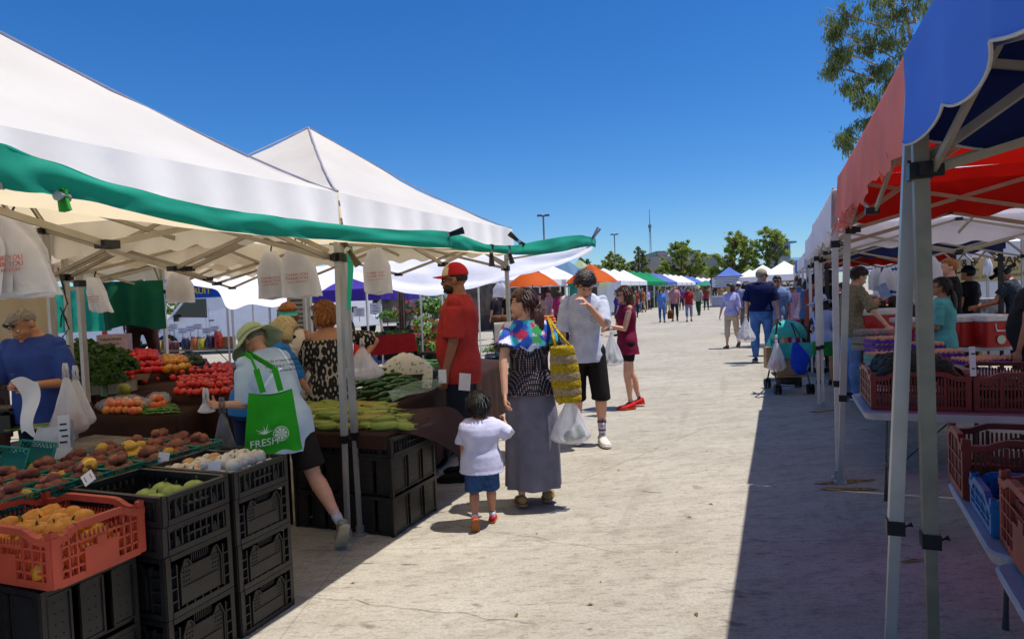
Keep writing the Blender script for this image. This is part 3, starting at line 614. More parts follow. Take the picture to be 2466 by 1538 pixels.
# --- white hat child
P18 = Person('child in wide white sun hat, white-blue t-shirt and green shorts beside the stroller', G(1985, 925), yaw_at(1985, -25), 1.36, w=1.05, vox=.009, skin='tan', fem=True, child=.3, head=(60, 12), armL=((-.25, .1, -1), (.1, .4, -1)), armR=((.3, .2, -1), (-.2, 1, .1)), legR=((.15, .1, -1), (0, -.12, -1)))
P18.top(C('white-blue tee', 'a8b4d4', col2='6e8fd0', vs=3, var=.3), sleeve=.95, g=.014, hem=.47); P18.pants(C('green shorts', '1f7a38'), ln=.75, g=.024, flare=.04, name='shorts'); P18.shoes(C('maroon shoe', '4a2a30')); P18.hair(HR['dark'], 'long'); P18.hat(C('white sun hat', 'b9bede'), crown=(.10, .11), brim=.12, droop=.03, wav=.012)
# --- patterned shirt woman
PAT = C('leafy print shirt', '44603f', col2='a07868', vs=38, var=.4)
P19 = Person('shopper in leafy print shirt and pale blue jeans reaching for eggs, pad in hand', G(2050, 962), yaw_at(2050, -62), 1.78, w=1.08, vox=.0085, skin='light', fem=True, lean=8, head=(0, 22), armR=('to', W(2150, 800, 8.2), (.3, -.2, -1)), armL=((-.1, .35, -1), (.25, 1, .5)), curl=(.8, .3))
P19.top(PAT, sleeve=1.0, slf=.02, g=.018, wr=.008); P19.pants(C('pale blue jeans', '6d92c4', vs=7, var=.15), g=.018, name='jeans'); P19.shoes(C('navy canvas shoe', '242a48'), sole=C('white rubber', 'ddd8d2')); P19.hair(HR['dark'], 'short', 1.4)
mb = MB(); mb.box((0, 0, 0), (.015, .13, .20)); q = P19.arm[-1][2] + P19.arm[-1][4] * .10; mb.xf(Matrix.Translation(q + V((.0, .05, .10))) @ Matrix.Rotation(.4, 4, 'X')); mb.build('writing_pad', C('pad blue-grey', '8a9fc4'), P19.root)
P20 = Person('man in a dark cap and sunglasses half hidden by the white tent poles', W(1958, 700, 11.5), yaw_at(1958, -60), 1.72, vox=.012, skin='tan')
P20.top(C('red-brown shirt', '7a3a34')); P20.pants(C('dark trousers', '2b2b33')); P20.shoes(C('dark shoe', '202022')); P20.hair(HR['black'], 'short'); P20.cap(C('black cap', '1c1c24')); P20.glasses()
# --- teal vendor
P21 = Person('egg seller with glasses and a long ponytail in a teal v-neck t-shirt, facing left', W(2268, 720, 7.3), yaw_at(2268, 82), 1.58, w=1.18, vox=.0085, skin='olive', fem=True, head=(8, -4), armL=((-.10, .1, -1), (.35, 1, .05)), armR=((.15, .0, -1), (-.1, 1, .0)), curl=(.7, .7))
P21.top(C('teal tee', '5aa3a3'), sleeve=.9, slf=.016, g=.014, hem=.48, wr=.008); P21.pants(C('dark blue jeans', '25345a')); P21.shoes(C('dark shoe', '202022')); P21.hair(HR['dark'], 'pony', 1.1); P21.glasses(); P21.face()
P22 = Person('man with short blond hair in a black t-shirt behind the egg seller', W(2288, 660, 9.4), yaw_at(2288, 100), 1.85, w=1.05, vox=.010, skin='fair', head=(10, 0))
P22.top(C('black tee', '17171c')); P22.pants(C('dark trousers', '2b2b33')); P22.shoes(C('dark shoe', '202022')); P22.hair(HR['ginger'], 'short')
P23 = Person('man in a black cap behind the blond man at the back stall', W(2334, 660, 10.8), yaw_at(2334, 60), 1.75, vox=.012, skin='tan')
P23.top(C('black tee', '17171c')); P23.pants(C('dark trousers', '2b2b33')); P23.shoes(C('dark shoe', '202022')); P23.hair(HR['black'], 'short'); P23.cap(C('black cap', '1c1c24'))
P24 = Person('man in a black cowboy hat and dark checked shirt sorting fruit at the back stall', W(2448, 670, 10.2), yaw_at(2448, 78), 1.76, w=1.05, vox=.010, skin='tan', head=(0, 28), lean=10, armL=((-.1, .5, -1), (0, 1, -.3)), armR=((.1, .5, -1), (0, 1, -.3)))
P24.top(C('dark check shirt', '3c4454', vs=40, var=.4)); P24.pants(C('dark trousers', '2b2b33')); P24.shoes(C('dark shoe', '202022')); P24.hair(HR['black'], 'short'); P24.hat(C('black felt', '15130f'), crown=(.092, .11), brim=.085, droop=-.015, wav=.02, name='cowboy_hat', flat=True)
P25 = Person('shopper in a dark grey shirt and trousers cut by the right edge of the photograph', W(2505, 760, 6.0), yaw_at(2480, 70), 1.74, w=1.4, belly=.07, vox=.010, skin='tan')
P25.top(C('charcoal shirt', '26262c'), hem=.42, g=.02); P25.pants(C('charcoal trousers', '232329'), g=.02); P25.shoes(C('dark shoe', '202022')); P25.hair(HR['black'], 'short')
P26 = Person('boy in an olive striped t-shirt bending at the back produce table', W(2072, 690, 12.5), yaw_at(2072, 70), 1.45, vox=.012, skin='tan', lean=14, head=(0, 14), armL=((-.1, .4, -1), (0, 1, 0)), armR=((.1, .4, -1), (0, 1, 0)))
P26.top(C('striped tee', '5c5a40', vs=30, var=.5)); P26.pants(C('dark trousers', '2b2b33')); P26.shoes(C('dark shoe', '202022')); P26.hair(HR['black'], 'short', 1.2)
# --- walkers further off and the crowd
def simple(label, pos, a, H, top, bot, hair='dark', skin='light', fem=False, px=None, sleeve=.9, ln=1.95, hat=None, cap=None, hem=.46, style=None, vox=.02, group=None, extra=None, **k):
    if px is None:
        dx = pos[0] * cos(TH) + pos[1] * sin(TH); dy = -pos[0] * sin(TH) + pos[1] * cos(TH); px = 1233 + 1600 * dx / dy
    P = Person(label, pos, yaw_at(px, a), H, vox=vox, skin=skin, fem=fem, group=group, **k)
    P.top(C('top ' + top, top), sleeve=sleeve, hem=hem, g=.016)
    P.pants(C('bottom ' + bot, bot), ln=ln, g=.016, name='trousers' if ln > 1.5 else 'shorts'); P.shoes(C('dark shoe', '202022'))
    P.hair(HR[hair], style or ('bob' if fem else 'short'))
    if hat: P.hat(C('hat ' + hat, hat), brim=.06, droop=.02)
    if cap: P.cap(C('cap ' + cap, cap))
    return P
Q1 = simple('woman in blue blouse and blue jeans, leftmost of the four walkers facing us', G(1595, 776), 180, 1.62, '5c84cc', '3c629e', fem=True, sleeve=1.2, hem=.42, **WALK_A)
Q2 = simple('grey-haired man in a pink shirt and dark grey trousers carrying a brown bag', G(1626, 773), 180, 1.80, 'c98a88', '34343c', hair='grey', **WALK_B)
Q3 = simple('woman in a red top and grey cropped jeans walking with the man in pink', G(1660, 774), 180, 1.66, 'a01c28', '7c86a4', fem=True, ln=1.6, **WALK_B)
Q4 = simple('person in a speckled cream shirt, dark green trousers and straw hat walking away', G(1683, 759), 160, 1.72, '9c9a8c', '1f4a2c', hat='c8b890', **WALK_A)
for q in (Q3, Q1): q.glasses()
simple('shopper in a rust vest and beige trousers by the white stalls', G(1548, 751), 30, 1.7, '9a5038', 'b0a488', hair='grey', sleeve=0, **WALK_A)
simple('shopper in a purple shirt and dark trousers by the white stalls', G(1562, 745), 20, 1.74, '5a46a0', '2c3040', **WALK_B)
simple('shopper in a mint green shirt by the green stalls', G(1572, 740), -20, 1.7, '6fb08e', 'b0a488', **WALK_A)
simple('shopper in a white shirt by the green stalls', G(1583, 736), 40, 1.7, 'c9c4bc', '6b6358')
simple('dark-haired woman in a violet dress behind the maroon woman', W(1487, 720, 23), 100, 1.62, '4a3f95', '3a3570', hair='black', fem=True, hem=.36, style='long', vox=.016)
simple('woman in a magenta top behind the maroon woman', W(1500, 720, 25), 80, 1.6, 'a82878', '2b2b33', hair='black', fem=True, vox=.018)
simple('woman in a magenta plaid shirt and dark skirt by the citrus stand', W(1346, 720, 23), 10, 1.66, 'c03468', '3a2c30', hair='brown', fem=True, sleeve=1.2, ln=1.0, vox=.016)
simple('woman in a beige top and headscarf under the orange umbrella', W(1300, 720, 23.5), 170, 1.6, 'c8a890', '8a7460', hair='brown', fem=True, vox=.016)
simple('man in a purple cap and white shirt under the orange umbrella', W(1322, 720, 24.5), 120, 1.72, 'b9b2cc', 'c9c4bc', cap='4a3494', vox=.016)
simple('woman in a lilac-grey top and orange skirt beside the flower stall', W(1084, 720, 16.5), 15, 1.62, '7f7fae', 'c9603a', hair='ginger', fem=True, sleeve=0, vox=.014)
simple('musician in black clothes by the music stand', W(1003, 700, 21), 150, 1.72, '18181c', '1c1c22', hair='black', cap='1c1c1e', vox=.02)
simple('musician with a black hat behind the flower stall', W(1032, 700, 22), 170, 1.72, '121216', '1c1c22', hair='black', hat='17161a', vox=.02)
simple('shopper in dark clothes under the white stall left of the orange umbrella', W(1192, 700, 21), 60, 1.7, '241c28', '222226', hair='dark', vox=.02)
simple('stallholder in a black top under the white stall', W(1222, 700, 22.5), 140, 1.72, '1c1a20', '222226', hair='black', vox=.02)
simple('stallholder in dark brown under the white stall', W(1246, 700, 24), 200, 1.72, '3a2620', '222226', hair='black', vox=.02)
simple('shopper with an orange cap in a blue shirt in the right-hand crowd', W(1921, 690, 21), 10, 1.82, '4a64a8', '33363c', cap='c8602c', vox=.02)
simple('shopper in a violet-blue top in the right-hand crowd', W(1896, 690, 20), 0, 1.66, '4c5ab0', '33363c', hair='black', vox=.02)
simple('shopper in a white cap behind the woman in lilac', W(1778, 690, 22), -20, 1.72, '8c93b4', '6a6a70', cap='d8d8dc', vox=.02)
simple('shopper in a navy top behind the woman in lilac', W(1792, 690, 24), 30, 1.66, '3a3f60', '33363c', hair='black', fem=True, vox=.02)
simple('person in dark clothes with tied hair beside the dark tent pole on the right', W(1999, 690, 11.5), 60, 1.78, '1c1c24', '1e2230', hair='dark', fem=True, vox=.014, group=None)
simple('shopper in dark clothes bending over the red stand on the right', W(2050, 700, 14.5), 60, 1.6, '241f30', '1e2230', hair='dark', lean=20, vox=.016)
for i, (px, D, a, col, wd, hr, f_) in enumerate(((1858, 17.5, 175, 'b8b0c0', 'pale grey', 'dark', 1), (1888, 19, -20, '8a9ac8', 'pale blue', 'grey', 0), (1916, 24, 15, 'b05a70', 'rose', 'brown', 1), (1936, 27, 0, '4a4a58', 'slate', 'black', 0), (1800, 27, 178, 'd0c8b8', 'cream', 'dark', 1), (1952, 19, 40, '2f3f6a', 'dark blue', 'black', 0), (1815, 33, 10, '7a8a6a', 'sage', 'grey', 1))):
    simple(f'shopper in a {wd} top in the crowd {"left" if px < 1825 else "right"} of the navy polo man', W(px, 690, D), a, 1.62 + .03 * (i % 4), col, ['3a3a40', 'b0a488', '45608c'][i % 3], hair=hr, fem=bool(f_), vox=.02, **(WALK_A if i % 2 else WALK_B))
rr = random.Random(3); far = []
cols = ['8c3a34', '3f5c92', 'c9c4bc', '5f8f5a', '6b4a8a', 'b08a70', '2b2b33', 'b8b0c8', 'a0506a', '46748a']
spots = [(1700, 46), (1708, 60), (1716, 72), (1795, 40), (1805, 52), (1815, 64), (1690, 66), (1724, 85), (1640, 48), (1607, 42), (1617, 55), (1880, 26), (1868, 33), (1888, 30), (1858, 44), (1735, 58), (1770, 52), (1786, 56), (1648, 62), (1560, 52), (1530, 38), (1518, 33), (1540, 46), (1903, 24)]
words = ['brick red', 'denim blue', 'off-white', 'leaf green', 'purple', 'tan', 'black', 'pale lilac', 'rose', 'petrol blue']
for i, (px, D) in enumerate(spots):
    ci = (i * 3) % 10
    simple(f'far-off shopper in a {words[ci]} top {["walking away", "facing the stalls", "coming nearer"][i % 3]} {"under the white tents" if px < 1660 else "near the blue information tent" if px < 1830 else "among the right-hand stalls"}', W(px, 700, D), [0, 70, 175][i % 3] + rr.uniform(-15, 15), rr.uniform(1.58, 1.8), cols[ci], ['2c3040', 'b0a488', '45608c', '3a3a40'][i % 4], hair=['dark', 'black', 'grey', 'brown'][i % 4], fem=i % 2 == 0, vox=.03, **(WALK_A if i % 2 else WALK_B))
# man standing on a crate behind the green cloth
PX_ = Person('person in brown trousers behind the hanging green cloth, only the legs showing', W(342, 800, 9.6), yaw_at(342, 0), 1.75, w=1.1, vox=.014, skin='tan', lift=.46, legL=((-.08, .02, -1), (.02, 0, -1)), legR=((.14, .1, -1), (-.08, -.06, -1)))
PX_.top(C('dark green shirt', '1f3a34')); PX_.pants(C('brown trousers', '3a2019'), g=.024, wr=.012); PX_.shoes(C('dark shoe', '202022')); PX_.hair(HR['black'], 'short')
# patterned cloth shaders
def pattern(m, build):
    nt = m.node_tree; p = nt.nodes['Principled BSDF']; build(nt.nodes, nt.links, p)
def _ik(N, L, p):
    tc = N.new('ShaderNodeTexCoord'); mp = N.new('ShaderNodeMapping'); mp.inputs['Scale'].default_value = (26, 26, 13); L.new(tc.outputs['Object'], mp.inputs[0])
    v = N.new('ShaderNodeTexVoronoi'); v.inputs['Randomness'].default_value = .35; v.inputs['Scale'].default_value = 1.; L.new(mp.outputs[0], v.inputs[0])
    s = N.new('ShaderNodeMath'); s.operation = 'SINE'; m2 = N.new('ShaderNodeMath'); m2.operation = 'MULTIPLY'; m2.inputs[1].default_value = 11; L.new(v.outputs['Distance'], m2.inputs[0]); L.new(m2.outputs[0], s.inputs[0])
    r = N.new('ShaderNodeValToRGB'); r.color_ramp.elements[0].position = .45; r.color_ramp.elements[1].position = .55; r.color_ramp.elements[0].color = (.012, .010, .010, 1); r.color_ramp.elements[1].color = (*lin('b5aa98'), 1)
    L.new(s.outputs[0], r.inputs[0]); L.new(r.outputs[0], p.inputs['Base Color'])
pattern(IK, _ik)
def _dots(N, L, p):
    tc = N.new('ShaderNodeTexCoord'); sx = N.new('ShaderNodeSeparateXYZ'); L.new(tc.outputs['Object'], sx.inputs[0])
    mp = N.new('ShaderNodeMapping'); mp.inputs['Scale'].default_value = (85, 85, 85); mp.inputs['Rotation'].default_value = (0, 0, .78); L.new(tc.outputs['Object'], mp.inputs[0])
    v = N.new('ShaderNodeTexVoronoi'); v.inputs['Randomness'].default_value = 0.; v.inputs['Scale'].default_value = 1.; L.new(mp.outputs[0], v.inputs[0])
    r = N.new('ShaderNodeValToRGB'); r.color_ramp.interpolation = 'CONSTANT'; r.color_ramp.elements[0].color = (*lin('b9a8ac'), 1); r.color_ramp.elements[1].position = .27; r.color_ramp.elements[1].color = (*lin('1a141c'), 1); L.new(v.outputs['Distance'], r.inputs[0])
    m3 = N.new('ShaderNodeMapping'); m3.inputs['Scale'].default_value = (75, 75, 75); L.new(tc.outputs['Object'], m3.inputs[0])
    v2 = N.new('ShaderNodeTexVoronoi'); v2.inputs['Scale'].default_value = 1.; v2.inputs['Randomness'].default_value = 1.
    nd = N.new('ShaderNodeTexNoise'); nd.inputs['Scale'].default_value = 2.; L.new(m3.outputs[0], nd.inputs[0]); ad = N.new('ShaderNodeMixRGB'); ad.inputs[0].default_value = .75; L.new(m3.outputs[0], ad.inputs[1]); L.new(nd.outputs['Color'], ad.inputs[2]); L.new(ad.outputs[0], v2.inputs[0])
    sc = N.new('ShaderNodeSeparateColor'); L.new(v2.outputs['Color'], sc.inputs[0]); r2 = N.new('ShaderNodeValToRGB'); r2.color_ramp.interpolation = 'CONSTANT'; e = r2.color_ramp.elements
    e[0].color = (*lin('1f4fb0'), 1); e[1].position = .22; e[1].color = (*lin('3fb0c8'), 1)
    for ps, c in ((.42, 'd8dce8'), (.56, 'c42a48'), (.70, '3a9a50'), (.80, '2340a0'), (.93, 'd8508a')): q = e.new(ps); q.color = (*lin(c), 1)
    L.new(sc.outputs[0], r2.inputs[0])
    # yoke: upper part, dipping to a point in the middle of the back
    ab = N.new('ShaderNodeMath'); ab.operation = 'ABSOLUTE'; L.new(sx.outputs[0], ab.inputs[0]); mu = N.new('ShaderNodeMath'); mu.operation = 'MULTIPLY_ADD'; mu.inputs[1].default_value = -.35; L.new(ab.outputs[0], mu.inputs[0]); L.new(sx.outputs[2], mu.inputs[2])
    nn = N.new('ShaderNodeTexNoise'); nn.inputs['Scale'].default_value = 22; L.new(tc.outputs['Object'], nn.inputs[0]); m4 = N.new('ShaderNodeMath'); m4.operation = 'MULTIPLY_ADD'; m4.inputs[1].default_value = .10; L.new(nn.outputs[0], m4.inputs[0]); L.new(mu.outputs[0], m4.inputs[2])
    gt = N.new('ShaderNodeMath'); gt.operation = 'GREATER_THAN'; gt.inputs[1].default_value = 1.19; L.new(m4.outputs[0], gt.inputs[0])
    mx = N.new('ShaderNodeMixRGB'); L.new(gt.outputs[0], mx.inputs[0]); L.new(r.outputs[0], mx.inputs[1]); L.new(r2.outputs[0], mx.inputs[2]); L.new(mx.outputs[0], p.inputs['Base Color'])
pattern(MATS['dotted blouse'], _dots)
# --- bags people carry
plastic_bag('bulging white plastic bag of greens carried by the woman in the grey skirt', W(1372, 948, 4.75), .27, .36, 5, C('greens in bag', '5a7a44'), seed=2, lean=.4)
plastic_bag('limp plastic bag looped on the forearm of the man in the blue t-shirt', W(158, 900, 4.3), .22, .40, 4, C('peach in bag', 'b8604a'), seed=5, lean=.4)
plastic_bag('second thin plastic bag beside the forearm of the man in the blue t-shirt', W(182, 905, 4.38), .20, .34, 3, C('plum in bag', '8a3a3a'), seed=8, lean=.5)
plastic_bag('white plastic bag hanging from the hands of the woman with the visor', W(706, 862, 5.75), .24, .36, 0, None, seed=11, lean=.4)
plastic_bag('rumpled white bag opened by the woman in the patterned dress', W(872, 835, 5.25), .30, .26, 0, None, seed=4, lean=.3, thick=.8)
plastic_bag('crinkled grey plastic bag under the hand of the bucket-hat woman', W(535, 985, 3.9), .13, .26, 0, None, m=mat('grey film bag', '74747c', .2, var=.1, alpha=.6, bump=.8, bs=30), seed=6, lean=.3)
plastic_bag('small crumpled clear bag held in the fingertips of the bucket-hat woman', W(496, 962, 3.95), .10, .08, 0, None, seed=16, lean=.3)
plastic_bag('white plastic bag held by the woman in the maroon top', W(1472, 800, 8.3), .26, .42, 4, C('greens in bag', '5a7a44'), seed=9, lean=.4)
plastic_bag('shiny plastic bag full of shopping between the lilac and the navy walkers', W(1796, 765, 13.0), .34, .48, 6, C('tins in bag', '8a6a78'), seed=12, lean=.4)
plastic_bag('white plastic bag carried by the man in the grey-blue t-shirt', W(1884, 768, 14.2), .30, .40, 0, None, seed=13, lean=.4)
plastic_bag('white plastic bag on the arm of the person in pink', W(1925, 728, 15.6), .26, .38, 0, None, seed=14, lean=.4)
plastic_bag('little white bag carried by the woman in magenta plaid', W(1337, 770, 22.6), .26, .34, 0, None, seed=15, lean=.4)
# brown handbag of the man in pink
r = thing('handbag', 'brown leather shoulder bag carried by the man in the pink shirt', 'handbag', W(1614, 744, 31)); mb = MB(); mb.loft([((0, 0, -.45), (.13, 0, 0), (0, .06, 0)), ((0, 0, -.2), (.14, 0, 0), (0, .05, 0)), ((0, 0, -.05), (.09, 0, 0), (0, .03, 0))], 14); mb.build('bag', C('brown leather', '6a3a1c'), r, True); mb = MB(); mb.tube([(-.07, 0, -.08), (0, 0, .14), (.07, 0, -.08)], .012, 6); mb.build('strap', C('brown leather', '6a3a1c'), r)
# yellow striped straw bag
def straw_bag():
    b = W(1352, 900, 4.72); r = thing('shoulder_bag', 'yellow and straw striped woven bag on the shoulder of the ponytailed woman', 'shoulder bag', b, TH)
    m1 = C('yellow raffia', 'b89a1c', vs=60, var=.2, bump=1., bs=90); m2 = C('straw raffia', 'a8916a', vs=60, var=.2, bump=1., bs=90); n = 36; bands = 7
    for j in range(bands):
        mb = MB(); R = []
        for q in range(5):
            t = (j + q / 4) / bands; z = .20 - .40 * t; wv = .080 + .024 * sin(pi * min(1, t * .9)); bump = .004 * sin(pi * q / 4)
            R.append(((.035 * t + .01, 0, z - .015 * sin(3 * t)), ((wv + bump), 0, 0), (0, .055 + bump, 0), .8))
        mb.loft(R, n, cap=(j == bands - 1 or j == 0)); mb.build('woven_band', m1 if j % 2 == 0 else m2, r, True)
    mb = MB(); s = r.matrix_basis.inverted() @ P8.wl(P8.sh[1] + V((.0, -.01, .055)))
    for q in (-1, 1): mb.tube([(.02 + q * .055, -.03, .19), V((q * .03, -.035, .24)) * .5 + s * .5, s + V((0, 0, .012)), V((q * .03, .05, .24)) * .4 + s * .6 + V((0, .05, -.02)), (.02 + q * .055, .03, .19)], .010, 7)
    mb.build('strap', m1, r, True)
straw_bag()
# green tote bag
def tote():
    c = W(655, 1005, 3.72); r = thing('tote_bag', 'bright green cloth tote printed FRESH hanging from the shoulder of the bucket-hat woman', 'tote bag', c, radians(yaw_at(640, 8)))
    m = C('green tote', '2a9c22', bump=.3, bs=12); mb = MB(); n = 20; nz = 14
    def fn(u, v, s):
        x = (-.115 - .04 * v) + (.23 + .08 * v) * u; z = .15 - .34 * v + .012 * sin(3 * x * 12) * v; y = s * (.012 + .045 * sin(pi * u) * (.3 + v * .7)) + .008 * mnoise.noise(V((u * 4, v * 4, s)))
        return (x, y, z - .02 * sin(pi * u) * (v < .05))
    mb.grid(lambda u, v: fn(u, v, -1), n, nz); mb.grid(lambda u, v: fn(1 - u, v, 1), n, nz); b = MB()
    mb.grid(lambda u, v: tuple(V(fn(u, 1, -1)) * (1 - v) + V(fn(u, 1, 1)) * v), n, 2)
    for e in (0, 1): mb.grid(lambda u, v: tuple(V(fn(e, u, -1)) * (1 - v) + V(fn(e, u, 1)) * v), nz, 2)
    mb.build('bag', m, r, True)
    mb = MB(); s = r.matrix_basis.inverted() @ P2.wl(P2.sh[-1] + V((.03, -.01, .06)))
    for q in (-.045, .05):
        mb2 = []; pts = [V((q, -.03, .15)), V((q - .03, -.05, .28)), s * .75 + V((q, -.03, .28)) * .25, s + V((q * .3, 0, .0)), s + V((q * .3 - .03, .09, -.06))]
        for a, b_ in zip(pts, pts[1:]): mb.bar(a, b_ + (b_ - a) * .03, .032, .005, hint=V((0, 1, 0)))
    mb.build('strap', m, r)
    w = C('white print', 'd8ead4', bump=0); yy = -.062
    text('FRESH', .056, w, r, (-.055, yy, -.125), (1, 0, .06), (0, 0, 1), name='lettering')
    mb = MB(); o = V((.035, yy, -.085)); R1 = .040
    for i in range(24):
        a0, a1 = i * pi / 12, (i + 1) * pi / 12; mb.tube([o + V((cos(a0), 0, sin(a0))) * R1, o + V((cos(a1), 0, sin(a1))) * R1], .003, 4)
    for i in range(8):
        a = i * pi / 4 + .2
        mb.add([o, o + V((cos(a - .3), 0, sin(a - .3))) * R1 * .85, o + V((cos(a + .3), 0, sin(a + .3))) * R1 * .85], [(0, 1, 2)])
    mb.build('citrus_print', w, r)
    mb = MB(); o = V((-.05, yy, -.075))
    for a in (20, 45, 70, 95, 120, 150, 170): mb.tube([o, o + V((cos(radians(a)), 0, sin(radians(a)))) * (.03 + .03 * (a % 40) / 40)], [.004, .0012], 4)
    mb.build('leaf_print', w, r)
tote()
# ---------------------------------------------------------------- ground
def ground_mat():
    m = bpy.data.materials.new('concrete'); m.use_nodes = True; nt = m.node_tree; N = nt.nodes; L = nt.links; p = N['Principled BSDF']
    tc = N.new('ShaderNodeTexCoord')
    def noise(sc, scale=(1, 1, 1), det=6, rot=0, rough=.6):
        mp = N.new('ShaderNodeMapping'); mp.vector_type = 'TEXTURE'; mp.inputs['Scale'].default_value = [1 / q for q in scale]; mp.inputs['Rotation'].default_value = (0, 0, rot); L.new(tc.outputs['Object'], mp.inputs[0])
        n = N.new('ShaderNodeTexNoise'); n.inputs['Scale'].default_value = sc; n.inputs['Detail'].default_value = det; n.inputs['Roughness'].default_value = rough; L.new(mp.outputs[0], n.inputs[0]); return n.outputs['Fac']
    def ramp(src, a, b, c0, c1):
        r = N.new('ShaderNodeValToRGB'); r.color_ramp.elements[0].position = a; r.color_ramp.elements[1].position = b
        r.color_ramp.elements[0].color = (*c0, 1) if len(c0) == 3 else c0; r.color_ramp.elements[1].color = (*c1, 1); L.new(src, r.inputs[0]); return r.outputs[0]
    def mul(a, b, f=1.):
        x = N.new('ShaderNodeMixRGB'); x.blend_type = 'MULTIPLY'; x.inputs[0].default_value = f; L.new(a, x.inputs[1]); L.new(b, x.inputs[2]); return x.outputs[0]
    T = TH
    base = ramp(noise(.35), .3, .7, (.35, .322, .27), (.44, .405, .342))
    base = mul(base, ramp(noise(1.2, (.30, 3.2, 1), 7, T - .05), .34, .60, (.80, .79, .77), (1.05, 1.05, 1.05)), .45)
    base = mul(base, ramp(noise(2.2, (.5, 2.2, 1), 6, T + .35), .36, .58, (.82, .81, .80), (1.04, 1.04, 1.03)), .45)
    base = mul(base, ramp(noise(26, (.42, 1.2, 1), 5, T - .02, .75), .34, .48, (.42, .39, .34), (1.04, 1.04, 1.04)), .62)
    base = mul(base, ramp(noise(70, (.8, 1, 1), 3, T, .8), .36, .56, (.66, .64, .60), (1.10, 1.09, 1.08)), .55)
    base = mul(base, ramp(noise(5.5, (.7, 1.5, 1), 5, T + .2, .7), .34, .50, (.74, .72, .69), (1.03, 1.03, 1.03)), .7)
    base = mul(base, ramp(noise(3.1, (.8, 1.8, 1), 3, T - .4), .27, .34, (.50, .47, .44), (1, 1, 1)), .85)
    base = mul(base, ramp(noise(.9, (1, 1.3, 1), 8, .9, .62), .36, .47, (.80, .78, .75), (1, 1, 1)), .4)
    base = mul(base, ramp(noise(9, (.6, 1.6, 1), 2, T), .235, .27, (.35, .33, .31), (1, 1, 1)), .9)
    base = mul(base, ramp(noise(1.1, (3.2, .12, 1), 3, .05), .30, .42, (.84, .83, .81), (1, 1, 1)), .95)
    sx = N.new('ShaderNodeSeparateXYZ'); mp = N.new('ShaderNodeMapping'); mp.inputs['Rotation'].default_value = (0, 0, -.33); mp.inputs['Location'].default_value = (1.3, .55, 0); L.new(tc.outputs['Object'], mp.inputs[0]); L.new(mp.outputs[0], sx.inputs[0])
    for ax, per in ((1, 4.6), (0, 4.6)):
        a = N.new('ShaderNodeMath'); a.operation = 'PINGPONG'; a.inputs[1].default_value = per / 2; L.new(sx.outputs[ax], a.inputs[0])
        b = N.new('ShaderNodeMath'); b.operation = 'GREATER_THAN'; b.inputs[1].default_value = .005; L.new(a.outputs[0], b.inputs[0])
        c = N.new('ShaderNodeMath'); c.operation = 'MULTIPLY_ADD'; c.inputs[1].default_value = .22; c.inputs[2].default_value = .78; L.new(b.outputs[0], c.inputs[0]); base = mul(base, c.outputs[0], 1.)
    L.new(base, p.inputs['Base Color']); p.inputs['Roughness'].default_value = .85; p.inputs['Specular IOR Level'].default_value = .25
    bp = N.new('ShaderNodeBump'); bp.inputs['Strength'].default_value = .5; bp.inputs['Distance'].default_value = .006
    ad = N.new('ShaderNodeMath'); ad.operation = 'ADD'; L.new(noise(28, (.42, 1.2, 1), 4, T), ad.inputs[0]); L.new(noise(90), ad.inputs[1]); L.new(ad.outputs[0], bp.inputs['Height']); L.new(bp.outputs[0], p.inputs['Normal'])
    return m
mb = MB(); mb.add([(-900, -200, 0), (900, -200, 0), (900, 1500, 0), (-900, 1500, 0)], [(0, 1, 2, 3)])
tag(mb.build('ground', ground_mat()), 'light grey concrete paving of the market lane with stains and broom marks', kind='structure')
YP = mat('yellow paint', 'a8823c', .8, var=.5, vs=30)
for i, (px, py, w, rz) in enumerate(((2036, 1160, .50, .1), (2045, 1178, .42, -.15), (1990, 990, .45, .05), (2195, 1352, .16, .2))):
    c = G(px, py); mb = MB(); n = 22; P_ = []
    for k in range(n):
        a = 2 * pi * k / n; r = w / 2 * (1 + .22 * mnoise.noise(V((cos(a) * 2 + i, sin(a) * 2, i)))); P_.append((r * cos(a), r * .16 * sin(a) * (1 + .5 * mnoise.noise(V((a * 3, i, 0)))), 0))
    mb.add(P_, [tuple(range(n))]); o = mb.build('paint_mark', YP); o.location = (c.x, c.y, .004 + .002 * i); o.rotation_euler = (0, 0, TH + rz)
    tag(o, ['worn yellow paint smear around the foot of the paired tent poles', 'second streak of worn yellow paint in front of the paired tent poles', 'yellow paint smear at the foot of the farther single pole', 'small square patch of yellow paint near the large aluminium poles'][i], 'paint mark', kind='structure')

